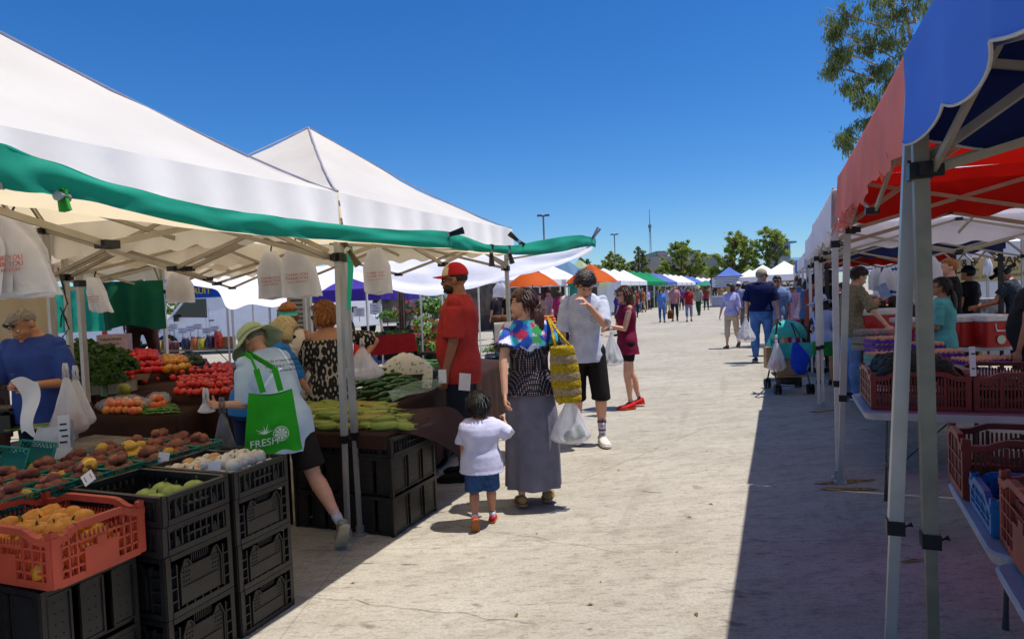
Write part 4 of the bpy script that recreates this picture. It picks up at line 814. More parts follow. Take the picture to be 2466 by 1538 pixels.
LEAFM = mat('dry leaf', '8a6a34', .7, var=.3, vs=40); CRK = mat('crack', '4a443c', .9)
rr = random.Random(21)
for i in range(26):
    c = G(rr.uniform(760, 1780), rr.choice((rr.uniform(1000, 1500), rr.uniform(860, 1100)))); mb = MB(); s_ = rr.uniform(.008, .02); mb.add([(0, -s_, .004), (s_ * .5, 0, .007), (0, s_ * 1.3, .004), (-s_ * .5, 0, .009)], [(0, 1, 2), (0, 2, 3)]); o = mb.build('fallen_leaf', LEAFM); o.location = (c.x, c.y, 0); o.rotation_euler = (0, 0, rr.uniform(0, 6)); tag(o, 'tiny dry leaf or scrap lying on the concrete lane', 'leaf', 'dry scraps on the concrete')
for i, (a, b) in enumerate((((700, 1432), (1290, 1500)), ((1010, 1250), (1500, 1330)), ((1560, 1010), (1840, 1045)), ((1390, 1160), (1700, 1030)))):
    A_, B_ = G(*a), G(*b); mb = MB(); pts = []; N_ = 40
    for k in range(N_ + 1): t = k / N_; p = A_.lerp(B_, t); pts.append(p + V((.03 * mnoise.noise(V((t * 9, i, 0))) + .008 * mnoise.noise(V((t * 60, i, 3))), .05 * mnoise.noise(V((t * 9, i, 7))) + .01 * mnoise.noise(V((t * 60, i, 9))), 0)))
    for p, q in zip(pts, pts[1:]):
        w_ =   .0016 * (.5 + abs(mnoise.noise(p * 9))); d = (q - p).normalized(); n_ = V((-d.y, d.x, 0)) * w_; mb.add([p - n_, p + n_, q + n_, q - n_], [(0, 1, 2, 3)])
    o = mb.build('crack', CRK); o.location = (0, 0, .004); tag(o, ['thin crack in the concrete in front of the black crates', 'thin crack crossing the sunny concrete behind the toddler', 'hairline crack near the shadow edge on the right', 'hairline crack in the middle of the lane'][i], 'crack', kind='structure')
# ---------------------------------------------------------------- tents
def canopy_mat(name, col, tcol, t=.42, var=.04): return mat(name, col, .7, var=var, vs=1.6, bump=.6, bs=5, transl=t, tcol=tcol, spec=.2)
CW = canopy_mat('white canopy', 'fcfaf6', 'fae2b4', .48, .045); CWC = canopy_mat('white canopy soft', 'f6f4fa', 'e6e0ea', .26, .02)
CWV = canopy_mat('white valance cloth', 'fdfbf8', 'f0d8a8', .16, .05); CBL_SHADE = canopy_mat('blue canopy', '14245e', '0c1c5a', .04, .08); CBV = canopy_mat('blue valance', '5586ea', '3a6ae0', .10, .06); CRD = canopy_mat('red canopy', 'b8201a', 'd0180e', .20, .08); CFR = canopy_mat('faded red cloth', 'ff9482', 'e86a5c', .2, .12)  # blue canopy colour is darkened for the shaded inside, blue valance kept bright
CNV = canopy_mat('navy canopy', '24305e', '1a2450', .1); CGR = canopy_mat('green canopy', '1f9c66', '1f9c66', .35); CPU = canopy_mat('purple canopy', '5440a8', '5440a8', .35)
CBG = canopy_mat('blue-grey canopy', '6f8fae', '7f9cb8', .3); CLM = canopy_mat('lime canopy', 'b4c49a', 'b4c49a', .3); CPB = canopy_mat('periwinkle canopy', '6c7cc4', '6c7cc4', .3); CSB = canopy_mat('sky blue canopy', '5f80d0', '5f80d0', .3)
GT = canopy_mat('green tarp', '34b89c', '2ab494', .42, .1)
ALU = mat('aluminium', 'b4b2ae', .38, metal=.55, var=.08, vs=5); WPO = mat('white pole', 'cfccc8', .4, var=.06); TPO = mat('tan pole', '8a7a62', .5, var=.1); DPO = mat('dark pole', '2c2c32', .5)
TRU = mat('frame bar', 'a89e8c', .5, metal=.3, var=.08)
def canopy_mesh(hx, hy, eave, peak, sag=.05, K=12, m=12, seed=0, e=1.22):
    mb = MB(); P = []
    for k in range(K + 1):
        t = k / K
        for side in range(4):
            for i in range(m):
                s = -1 + 2 * i / m; r = 1 - t
                x, y = ((s, -1), (1, s), (-s, 1), (-1, -s))[side]; x *= r; y *= r
                z = eave + (peak - eave) * t ** e - sag * (1 - s * s) * (sin(pi * min(1, t * 1.0)) * .9 + .25 * (1 - t))
                w = .026 * mnoise.noise(V((x * 3 + seed, y * 3, seed))) + .016 * mnoise.noise(V(((x if side % 2 == 0 else x * 4) * 3 + seed, (y * 4 if side % 2 == 0 else y) * 3, seed)))
                P.append((x * hx, y * hy, z + w * (r * (1 - r) * 4 + .3)))
    n = 4 * m; F = [(k * n + i, k * n + (i + 1) % n, (k + 1) * n + (i + 1) % n, (k + 1) * n + i) for k in range(K) for i in range(n)]
    mb.add(P, F); return mb
def valance_mesh(hx, hy, eave, drop, scal=.045, ns=9, wave=.02, sides=(0, 1, 2, 3), seed=0, sag=.05, rag=0.):
    mb = MB(); n = 90; rag0 = rag
    for sd in sides:
        def fn(u, v, sd=sd):
            s = -1 + 2 * u; x, y = ((s, -1), (1, s), (-s, 1), (-1, -s))[sd]; rag = rag0 if sd == 3 else 0; hh = drop - scal * (.5 + .5 * cos(2 * pi * ns * u)) + rag * (mnoise.noise(V((u * 14, sd, seed))) * .6 + mnoise.noise(V((u * 47, sd, seed))) * .4 - .2) * (v > .9)
            nx, ny = ((0, -1), (1, 0), (0, 1), (-1, 0))[sd]; w = wave * sin(2 * pi * ns * u + seed) * v + .012 * sin(23 * u + seed) * v + .004
            return (x * hx + nx * w, y * hy + ny * w, eave - sag * .25 * (1 - s * s) - hh * v)
        mb.grid(fn, n, 5)
    return mb
def piping(hx, hy, eave, drop, scal, ns, m, root, sides, seed=0, wave=.02, r=.0045, sag=.05):
    mb = MB()
    for sd in sides:
        pts = []
        for i in range(91):
            u = i / 90; s = -1 + 2 * u; x, y = ((s, -1), (1, s), (-s, 1), (-1, -s))[sd]; nx, ny = ((0, -1), (1, 0), (0, 1), (-1, 0))[sd]; hh = drop - scal * (.5 + .5 * cos(2 * pi * ns * u)); w = wave * sin(2 * pi * ns * u + seed) + .012 * sin(23 * u + seed) + .004
            pts.append((x * hx + nx * w, y * hy + ny * w, eave - sag * .25 * (1 - s * s) - hh))
        mb.tube(pts, r, 5)
    return mb
def legs(root, hx, hy, eave, m, w=.042, low=.75, feet=True, skip=(), splay=None, detail=True, legw=None):
    for i, (sx, sy) in enumerate(((-1, -1), (1, -1), (1, 1), (-1, 1))):
        if i in skip: continue
        x, y = sx * (hx - .055), sy * (hy - .055); b = (splay or {}).get(i, (0, 0)); p0 = V((x + b[0], y + b[1], 0)); p1 = V((x, y, eave))
        if legw and i in legw:
            t_, b_ = legw[i]; k_ = (t_ - b_) / (t_.z - b_.z); p0 = t_ - k_ * t_.z; p1 = p0 + k_ * (eave - (.27 if w < .04 else 0)); x, y = p1.x, p1.y
        q = p0 + (p1 - p0) * (low / eave)
        mb = MB(); mb.bar(q, p1, w, w, hint=V((0, 1, 0))); o = mb.build('leg', m, root)
        if detail:
            mb = MB(); mb.bar(p0, q + (p1 - p0).normalized() * .02, w * .76, w * .76, hint=V((0, 1, 0))); mb.build('inner_tube', m, o)
            mb = MB(); mb.bar(q - V((0, 0, .025)), q + V((0, 0, .025)), w * 1.25, w * 1.25, hint=V((0, 1, 0))); mb.tube([q + V((w * .5, 0, 0)), q + V((w * 1.2, 0, .012))], .010, 8); mb.build('clamp', M_BLKP, o)
            mb = MB(); mb.box((p0.x, p0.y, .005), (.09, .09, .010)); mb.bar((p0.x, p0.y, .005), (p0.x, p0.y, .06), w * 1.1); mb.build('foot_plate', ALU, o)
            for z in ((eave - .05, eave - .42) if not (legw and i in legw) else (eave - .42,)): mb = MB(); mb.box((x, y, z), (w * 1.5, w * 1.5, .055)); mb.box((x - sx * w, y, z), (.05, .02, .04)); mb.box((x, y - sy * w, z), (.02, .05, .04)); mb.build('slider', M_BLKP, o)
        else:
            mb = MB(); mb.bar(p0, q, w * .8, w * .8); mb.build('inner_tube', m, o)
def truss(root, hx, hy, eave, peak, m=TRU):
    for sd in range(4):
        mb = MB(); bk = MB(); z1, z0 = eave - .05, eave - .42
        def P(t, z, o=0.):
            s = -1 + 2 * t; c = ((s, -1), (1, s), (-s, 1), (-1, -s))[sd]; return V((c[0] * (hx - .05 - o), c[1] * (hy - .05 - o), z))
        for a, b in ((0, .5), (.5, 1)):
            mb.bar(P(a, z1), P(b, z0), .014, .028); mb.bar(P(a, z0, .016), P(b, z1, .016), .014, .028)
            bk.box(P((a + b) / 2, (z0 + z1) / 2), (.03, .03, .03))
        for z in (z0, z1): bk.box(P(.5, z), (.07, .07, .035))
        nf = len(mb.f); mb.add(bk.v, bk.f); mb.mi = [0] * nf + [1] * len(bk.f); mb.build('truss', [m, M_BLKP], root)
    mb = MB(); hub = eave + .12
    for sx, sy in ((-1, -1), (1, -1), (1, 1), (-1, 1)):
        a = V((sx * (hx - .05), sy * (hy - .05), eave - .38)); mid = V((sx * hx * .5, sy * hy * .5, eave + .10)); mb.bar(a, mid, .016, .03); mb.bar(mid, (0, 0, hub - .1), .016, .03)
        mb.bar(V((sx * (hx - .05), sy * (hy - .05), eave - .03)), V((sx * hx * .48, sy * hy * .48, eave + (peak - eave) * .40)), .016, .028)
    for a, b in (((-1, 0), (1, 0)), ((0, -1), (0, 1))): mb.bar((a[0] * hx * .98, a[1] * hy * .98, eave - .2), (0, 0, hub), .016, .03); mb.bar((b[0] * hx * .98, b[1] * hy * .98, eave - .2), (0, 0, hub), .016, .03)
    mb.bar((0, 0, hub - .12), (0, 0, peak - .04), .032); mb.build('roof_strut', m, root)
def tent(label, v0, v1, u0, u1, eave, peak, cm, vm=None, drop=.28, frame=True, lm=ALU, scal=.04, ns=9, pipe=None, cat='tent', group=None, skip=(), seed=0, detail=True, splay=None, sides=(0, 1, 2, 3), lw=.042, low=.75, legw=None, back=False, inner=None, isides=(0, 1, 2), rag=0., seam=True, name='market_tent', e=1.22):
    hx, hy = (v1 - v0) / 2, (u1 - u0) / 2; r = thing(name, label, cat, ((v0 + v1) / 2, (u0 + u1) / 2, 0), 0, group)
    canopy_mesh(hx, hy, eave, peak, seed=seed, K=12 if detail else 6, m=12 if detail else 6, e=e).build('canopy', cm, r, 2 if detail else True)
    vb = valance_mesh(hx, hy, eave, drop, scal, ns, seed=seed, sides=sides, rag=rag) if detail else None
    if vb is None:
        vb = MB()
        for sd in sides: vb.grid(lambda u, v, sd=sd: (((-1 + 2 * u, -1), (1, -1 + 2 * u), (1 - 2 * u, 1), (-1, 1 - 2 * u))[sd][0] * hx, ((-1 + 2 * u, -1), (1, -1 + 2 * u), (1 - 2 * u, 1), (-1, 1 - 2 * u))[sd][1] * hy, eave - drop * v - .02 * sin(9 * pi * u) ** 2 * v), 18, 1)
    va = vb.build('valance', vm or cm, r, True)
    if inner: vb = valance_mesh(hx, hy, eave, drop, scal, ns, seed=seed, sides=isides); vb.build('valance', inner, r, True); (piping(hx, hy, eave, drop, scal, ns, pipe, r, isides, seed).build('piping', pipe, va, True) if pipe else 0)
    if pipe: piping(hx, hy, eave, drop, scal, ns, pipe, r, sides, seed).build('piping', pipe, va, True)
    if seam and detail:
        mb = MB()
        for sx, sy in ((-1, -1), (1, -1), (1, 1), (-1, 1)):
            pts = [(sx * hx * (1 - t / 12), sy * hy * (1 - t / 12), eave + (peak - eave) * (t / 12) ** e + .008) for t in range(13)]; mb.tube(pts, .007, 5)
        mb.build('seam', mat('grey seam', 'a9a6b4', .7), r)
    legs(r, hx, hy, eave, lm, detail=detail and frame, skip=skip, splay=splay, w=lw, low=low, legw={k: [V(q) - r.location for q in v] for k, v in (legw or {}).items()})
    if frame and detail: truss(r, hx, hy, eave, peak)
    if back: mb = MB(); mb.grid(lambda u, v: (-hx + .03 + .03 * sin(17 * u), -hy + 2 * hy * u, (eave - .05) * v), 16, 3); mb.build('back_wall', mat('dim stall cloth', '4c4440', .85, var=.5, vs=1.2), r, True)  # added dark sheet, its colour stands in for the shade inside the stall
    return r
def rnd(c, *a): return c
TB = dict(eave=2.26, peak=3.16)
A_ = tent('large white pop-up tent nearest the camera on the left, green tarp edge along its front', -5.45, -2.64, .45, 3.60, 2.26, 3.25, CW, seed=1, vm=CWV, e=1.16, lw=.036, legw={2: (AU(815, 640, 3.56), AU(838, 1290, 3.56))})
B_ = tent('large white pop-up tent with a sharp peak, second in the left row', -5.42, -2.635, 3.604, 6.62, 2.26, 3.18, CW, seed=2, vm=CWV, lw=.036, sides=(1, 2, 3), legw={1: (AU(829, 640, 3.66), AU(869, 1297, 3.66))})
C_ = tent('white pop-up tent behind the nearest left tent, showing only its underside', -8.3, -5.55, .7, 3.75, 2.22, 3.1, CW, seed=3)
D_ = tent('white pop-up tent behind the second left tent, bags hanging from its bars', -8.15, -5.50, 3.85, 6.95, 2.22, 3.1, CW, seed=4)
E_ = tent('red-trimmed tent far back on the left above the green cloth', -11.4, -8.4, 2.4, 5.6, 2.15, 2.9, CRD, seed=5, frame=False, lm=WPO)
# right row
PW = mat('white piping', 'c8c4c0', .8, var=.1)
R0L = mat('weathered aluminium', '8a8576', .45, metal=.4)
R0 = tent('royal blue pop-up tent with white piping, nearest on the right', .42, 3.45, -.42, 2.68, 2.33, 3.2, CBL_SHADE, vm=CBV, pipe=PW, drop=.35, scal=.048, ns=6, seed=6, sides=(3,), inner=CBL_SHADE, lm=R0L, lw=.046, low=.66, legw={3: (AU(2217, 420, 2.60), AU(2247, 1538, 2.60))})
R1 = tent('faded red pop-up tent with a frayed valance, second in the right row', .44, 3.45, 2.69, 5.76, 2.36, 3.2, CRD, vm=CFR, drop=.37, scal=.05, ns=8, seed=7, sides=(3,), inner=CRD, isides=(1, 2), rag=.12, lw=.046, low=.66, pipe=None, legw={0: (AU(2191, 420, 2.74), AU(2144, 1538, 2.70)), 3: (AU(2039, 620, 5.66), AU(2024, 1150, 5.66))})
R2 = tent('white pop-up tent, third in the right row', .40, 3.45, 5.77, 9.08, 2.27, 3.1, CWC, drop=.33, seed=8, lm=WPO, lw=.045, sides=(1, 2, 3), legw={0: (AU(2011, 620, 5.84), AU(2018, 1146, 5.80)), 3: (AU(1966, 620, 9.0), AU(1972, 975, 9.0))})
R3 = tent('white pop-up tent, fourth in the right row beyond the single pole', .42, 3.45, 9.09, 12.19, 2.25, 3.1, CWC, drop=.33, seed=9, lm=WPO, lw=.045, sides=(1, 3))
R4 = tent('navy pop-up tent with red lining and dark poles, fifth in the right row', .68, 3.2, 12.2, 15.2, 2.22, 3.0, CNV, drop=.30, seed=10, lm=DPO, lw=.06, sides=(0, 3))
valance_mesh(1.22, 1.44, 2.10, .24, .03, 9, seed=3, sides=(2,)).build('lining', CRD, R4, True)
for i, (a, c, n_, w_) in enumerate(((15.4, CWC, 'white', 'sixth'), (18.5, CWC, 'white', 'seventh'), (21.6, CSB, 'blue', 'eighth'), (24.7, CWC, 'white', 'ninth'))):
    tent(f'{n_} pop-up tent, {w_} in the right row', .5, 3.5, a, a + 3, 2.2, 3.0, c, seed=20 + i, detail=False, lm=WPO, lw=.05)
tent('cream pop-up tent behind the right row above the farm banner', 4.2, 7.2, 9.2, 12.4, 2.16, 2.95, canopy_mat('cream canopy', 'd8cfae', 'd6c99c', .45), seed=31, lm=WPO, frame=True)
tent('white pop-up tent behind the right row beside the hanging bags', 3.7, 6.7, 15.4, 18.4, 2.2, 3.0, CWC, seed=32, lm=WPO, detail=False)
tent('plain white tent right behind the red and white tents of the right row', 3.75, 6.75, 5.4, 8.6, 2.3, 3.1, CWC, seed=33, lm=WPO)
# fray threads on the red valance
mb = MB(); rr = random.Random(5)
for i in range(34):
    y = 1.5 - rr.random() * 1.25; x = -1.505 - .02; z = 2.36 - .34; pts = [(x, y, z)]
    for j in range(5): pts.append((x - rr.uniform(-.01, .02) * (j + 1) * .5, y + rr.uniform(-.03, .03) * (j + 1) * .5, z - (j + 1) * rr.uniform(.008, .028)))
    mb.tube(pts, .003, 4)
mb.build('frayed_threads', CFR, R1)
# middle distance and far row on the left
FR = 'white, green and blue market tents in the far left row'
row = [(26.9, CWC, 'white pop-up tent behind the orange umbrellas'), (30.6, CWC, 'second white tent behind the orange umbrellas'), (33.8, CBG, 'blue-grey peaked tent above the far left row'), (36.9, CLM, 'pale lime peaked tent above the far left row'), (42.6, CWC, 'first of the three bright white tents before the green ones'), (45.7, CWC, 'second of the three bright white tents before the green ones'), (48.8, CWC, 'third of the three bright white tents before the green ones'),
       (51.9, CGR, 'first green tent of the far left row'), (55.0, CGR, 'middle green tent of the far left row'), (58.3, CGR, 'last green tent of the far left row'), (61.6, CPB, 'first periwinkle tent after the green tents'), (64.9, CPB, 'second periwinkle tent after the green tents'), (68.2, CWC, 'white tent just after the periwinkle tents'), (72.0, CWC, 'second white tent after the periwinkle tents'), (76.0, CWC, 'third white tent after the periwinkle tents'), (80.5, CWC, 'white tent just before the sky-blue tents'),
       (85.5, CSB, 'first sky-blue tent near the end of the row'), (91, CSB, 'second sky-blue tent near the end of the row'), (98, CWC, 'white tent near the end of the far row'), (106, CWC, 'white tent next to last in the far row'), (115, CWC, 'last white tent of the far row')]
for i, (u, c, lb) in enumerate(row):
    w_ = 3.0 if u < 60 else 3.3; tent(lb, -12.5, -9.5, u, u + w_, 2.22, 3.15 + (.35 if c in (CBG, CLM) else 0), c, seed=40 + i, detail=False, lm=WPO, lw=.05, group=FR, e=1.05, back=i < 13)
for i, (px, D, c, lb) in enumerate(((1806, 62, CWC, 'white tent to the right of the blue information tent'), (1838, 50, CWC, 'small white tent behind the navy polo man'), (1873, 58, CWC, 'white tent peak far behind the man in sunglasses'), (1890, 44, CWC, 'small white tent left of the right-hand crowd'))):
    p = W(px, 690, D); tent(lb, p.x - 1.6, p.x + 1.6, p.y - 1.6, p.y + 1.6, 2.2, 3.1, c, seed=70 + i, detail=False, lm=WPO, lw=.05)
p = W(1757, 690, 54); INFO = tent('periwinkle blue information tent with a red-framed board, in the middle of the lane', p.x - 1.5, p.x + 1.5, p.y - 1.5, p.y + 1.5, 2.15, 3.15, CSB, seed=80, detail=False, lm=WPO, lw=.06)
INFO.rotation_euler = (0, 0, TH - .33)
# purple tent, mid left
p = W(860, 700, 17.5); tent('purple pop-up tent above the white lorry', p.x - 1.7, p.x + 1.7, p.y - 1.5, p.y + 1.5, 1.86, 2.28, CPU, seed=90, detail=True, frame=False, lm=WPO, scal=.0)
# blue awning with yellow letters above the van
r = thing('awning', 'blue awning with yellow capital letters above the white van', 'awning', W(455, 705, 16), TH)
mb = MB(); mb.grid(lambda u, v: (-1.6 + 3.2 * u, .02 * sin(14 * u), .17 - .30 * v), 20, 2); mb.grid(lambda u, v: (-1.6 + 3.2 * u, 1.2 * v, .17 + .25 * v), 10, 3); mb.build('awning_cloth', canopy_mat('strong blue cloth', '1f4fb0', '1f4fb0', .2), r, True)
text('FARM FRUIT', .20, mat('yellow paint lettering', 'd8c020', .6), r, (.0, -.03, .03), (1, 0, 0), (0, 0, 1), bold=.004, name='lettering')
mb = MB()
for x in (-1.5, 1.5): mb.bar((x, .05, .1), (x, .05, -1.70), .04)
mb.build('awning_post', WPO, r)
# green tarp strip with its clamps
def ribbon(label, pts, name='tarp_edge', m=GT, thick=.02, waves=.012, cat='tarp'):
    # pts: (world top, world bottom)
    r = thing(name, label, cat, pts[0][1]); n = len(pts) - 1; o = r.location
    def smp(a, t):
        x = t * n; i = min(n - 1, int(x)); f = x - i; P = [pts[max(0, min(n, i + k))][a] for k in (-1, 0, 1, 2)]
        return .5 * ((2 * P[1]) + (-P[0] + P[2]) * f + (2 * P[0] - 5 * P[1] + 4 * P[2] - P[3]) * f * f + (-P[0] + 3 * P[1] - 3 * P[2] + P[3]) * f ** 3)
    mb = MB()
    def fn(u, v):
        a, b = smp(0, u), smp(1, u); p = a + (b - a) * v - o; out = V((.55, -.3, 0)) * (thick * .9 * sin(pi * v)); return tuple(p + out + V((waves * mnoise.noise(V((u * 30, v * 2, 0))), 0, .5 * waves * mnoise.noise(V((u * 26, v * 3, 5))))))
    mb.grid(fn, 160, 8); mb.grid(lambda u, v: tuple(V(fn(u, 1 - v)) + V((-.05 * sin(pi * v), .02, 0))), 160, 4); mb.build('cloth', m, r, True); return r
SP = []
for x, yt, yb in ((-260, 262, 372), (-120, 305, 412), (0, 348, 452), (132, 396, 470), (298, 449, 505), (463, 490, 543), (595, 512, 562), (700, 525, 572), (817, 540, 578), (940, 553, 589), (1070, 556, 597), (1125, 572, 603), (1181, 590, 608), (1255, 588, 613), (1330, 573, 609), (1393, 566, 596), (1420, 570, 592), (1433, 572, 596)):
    a = AV(x, yt, -1.80); b = AV(x, yb, -1.80); b.y = a.y; SP.append((a, b))
ribbon('green tarp edge running along the front of the two big white tents on the left', SP)
aw = thing('awning_tarp', 'white tarp stretched from the two left tents out to the green edge', 'tarp', (-2.7, 3.5, 1.98)); mb = MB(); n_ = len(SP) - 3; oo = aw.location
def awf(u, v):
    x = u * n_; i = min(n_ - 1, int(x)); f = x - i; e = SP[i][1] * (1 - f) + SP[i + 1][1] * f + V((0, 0, .015)); bk = V((-2.71, min(6.7, e.y + .25), 1.99)); p = e * (1 - v) + bk * v - oo; p.z += -.03 * sin(pi * v) + .012 * mnoise.noise(V((u * 25, v * 3, 2))); return tuple(p)
mb.grid(awf, 120, 10); mb.build('cloth', CW, aw, True)
mb = MB(); [mb.bar((q[0] - oo.x, q[1] - oo.y, q[2] - oo.z), (SP[k][1].x - oo.x, SP[k][1].y - oo.y, SP[k][1].z + .005 - oo.z), .016) for q, k in (((-2.7, 3.58, 1.93), 11), ((-2.7, 6.55, 1.93), 15), ((-2.7, .6, 1.93), 2))]; mb.build('support_bar', TRU, aw)
def clamp(label, p, ang, L=.14, m=M_BLKP, yaw=TH):
    r = thing('spring_clamp', label, 'clamp', p, yaw); mb = MB()
    for q in (-1, 1):
        mb.bar((0, 0, 0), (L * cos(ang + q * .10), 0, L * sin(ang + q * .10)), .022, .012, hint=V((0, 1, 0))); mb.bar((0, 0, 0), (-.5 * L * cos(ang - q * .18), 0, -.5 * L * sin(ang - q * .18)), .026, .012, hint=V((0, 1, 0)))
    mb.build('jaws', m, r); mb = MB(); mb.tube([(0, -.02, 0), (0, .02, 0)], .014, 8); mb.build('spring', ALU, r); return r
WDC = mat('brown clamp', '5a4a30', .6)
clamp('black spring clamp holding the green tarp in the middle of the second tent', AV(1078, 566, -1.80), .25, .10)
clamp('silver and black clamp at the free right end of the green tarp', AV(1424, 578, -1.80), .95, .15, ALU)
clamp('small clamp at the far corner of the second white tent', AV(1250, 582, -1.82), 2.4, .10, WDC)
clamp('brown clamp beside the top of the front left poles', AV(838, 600, -2.45), -1.05, .12, WDC)
clamp('orange and green clamp hanging under the tarp, left one', AV(1183, 606, -1.8), -1.57, .10, WDC)
clamp('dark clamp hanging under the tarp, right one', AV(1226, 606, -1.8), -1.35, .09, WDC)
clamp('bright green clamp hanging under the tarp near the left edge', AV(150, 474, -1.8), -1.4, .04, mat('green plastic', '3aa02c', .4))
# green strap hanging down the front pole
mb = MB(); a = AV(836, 590, -2.60); mb.grid(lambda u, v: (a.x + (.04 - .025 * v) * u + .01 * sin(5 * v), a.y + .02 * u - .02, a.z - .42 * v), 3, 12); tag(mb.build('tarp_tail', GT, None, True), 'narrow tail of green tarp hanging down beside the front left pole', 'tarp')
# white shade cloths
def sheet(label, lo, hi, m=CWC, nx=70, ny=16, sag=.0, fold=.03, name='shade_cloth', seed=0, cat='shade cloth'):
    r = thing(name, label, cat, lo[0]); o = r.location
    def cr(P, t):
        n = len(P) - 1; x = t * n; i = min(n - 1, int(x)); f = x - i; Q = [P[max(0, min(n, i + k))] for k in (-1, 0, 1, 2)]
        return .5 * ((2 * Q[1]) + (-Q[0] + Q[2]) * f + (2 * Q[0] - 5 * Q[1] + 4 * Q[2] - Q[3]) * f * f + (-Q[0] + 3 * Q[1] - 3 * Q[2] + Q[3]) * f ** 3)
    mb = MB()
    def fn(u, v):
        p = cr(lo, u) * (1 - v) + cr(hi, u) * v - o; w = fold * (sin(9 * v + 3 * u + seed) * .5 + mnoise.noise(V((u * 3, v * 7 + seed, seed))) + .4 * mnoise.noise(V((u * 10, v * 16, seed)))); return (p.x, p.y - w * .5, p.z - sag * sin(pi * v) + w)
    mb.grid(fn, nx, ny); mb.build('cloth', m, r, True); return r
sheet('large white shade cloth sagging between the second tent and the flower stall', [W(1428, 604, 9.2), W(1372, 632, 9.3), W(1311, 652, 9.5), W(1235, 672, 10.0), W(1161, 694, 10.5), W(1100, 706, 11), W(1034, 711, 11.5), W(985, 704, 12), W(925, 688, 12.5), W(850, 668, 13)],
      [W(1425, 578, 9.6), W(1385, 582, 10.0), W(1300, 596, 11), W(1240, 592, 12), W(1160, 588, 13), W(1060, 585, 14), W(980, 585, 14.5), W(900, 585, 15), W(850, 585, 15.5), W(800, 590, 16)], fold=.07, seed=1)
sheet('white shade cloth with a pointed corner hanging in front of the van', [W(462, 684, 10.5), W(522, 700, 10.0), W(549, 740, 9.8), W(598, 730, 10.2), W(665, 736, 10.8), W(731, 719, 11.2), W(770, 703, 11.6), W(812, 683, 12)],
      [W(455, 672, 12), W(520, 668, 12), W(560, 662, 12.5), W(610, 655, 13), W(665, 650, 13), W(731, 645, 13.5), W(770, 640, 13.5), W(812, 636, 14)], fold=.05, seed=4)
for i, (px, py, D, py2) in enumerate(((1018, 832, 12.2, 700), (1068, 800, 14, 710), (888, 815, 11, 690), (1156, 800, 12.8, 690), (550, 800, 12, 735), (562, 800, 12, 730), (1372, 740, 26, 690))):
    a = W(px, py, D); b = W(px - 3, py2, D); mb = MB(); mb.tube([(0, 0, 0), (0, 0, b.z)], .022, 10); o = mb.build('post', WPO); o.location = (a.x, a.y, 0)
    mb = MB(); mb.lathe([(.001, .02), (.06, .016), (.07, 0)], (0, 0, 0), 12); mb.build('foot', WPO, o); tag(o, ['white post in front of the flower stall', 'white post behind the red-capped man', 'white post in front of the red table', 'white post between the red-capped man and the long-haired woman', 'left of two thin white posts before the van', 'right of two thin white posts before the van', 'white post at the corner of the white tent by the orange umbrella'][i], 'post')
# cream wall panel and green cloths on the left
def panel(label, a, b, z0, z1, m, name, cat, n=24, wav=.03, seed=0, tilt=0, bot=0.):
    a = V(a); b = V(b); r = thing(name, label, cat, (a.x, a.y, z0)); mb = MB(); d = b - a; nrm = V((d.y, -d.x, 0)).normalized()
    mb.grid(lambda u, v: tuple(d * u + nrm * (wav * sin(2 * pi * 3 * u + seed) * (.3 + v) + .5 * wav * mnoise.noise(V((u * 5, v * 5, seed)))) + V((0, 0, (z1 - z0) * (1 - v) + tilt * u + bot * v * sin(pi * u + seed) ** 2 * (1 if v > .6 else 0)))), n, 14); mb.build('cloth', m, r, True); return r
panel('cream cloth wall behind the man in the blue t-shirt', W(-60, 700, 6.4).xy.to_3d(), W(133, 700, 6.6).xy.to_3d(), .9, 2.05, canopy_mat('cream wall', 'bdb09a', 'c8b898', .3), 'wall_panel', 'wall cloth')
panel('green cloth hung at the back of the left stalls, left piece', W(134, 700, 9.2).xy.to_3d(), W(265, 700, 9.4).xy.to_3d(), 1.28, 1.92, GT, 'hanging_cloth', 'cloth', seed=2)
panel('dark green cloth hanging in front of the person in brown trousers', W(243, 700, 8.9).xy.to_3d(), W(393, 700, 9.1).xy.to_3d(), 1.36, 1.95, canopy_mat('dark green cloth', '146048', '147050', .2), 'hanging_cloth', 'cloth', seed=5, wav=.05, bot=-.08)
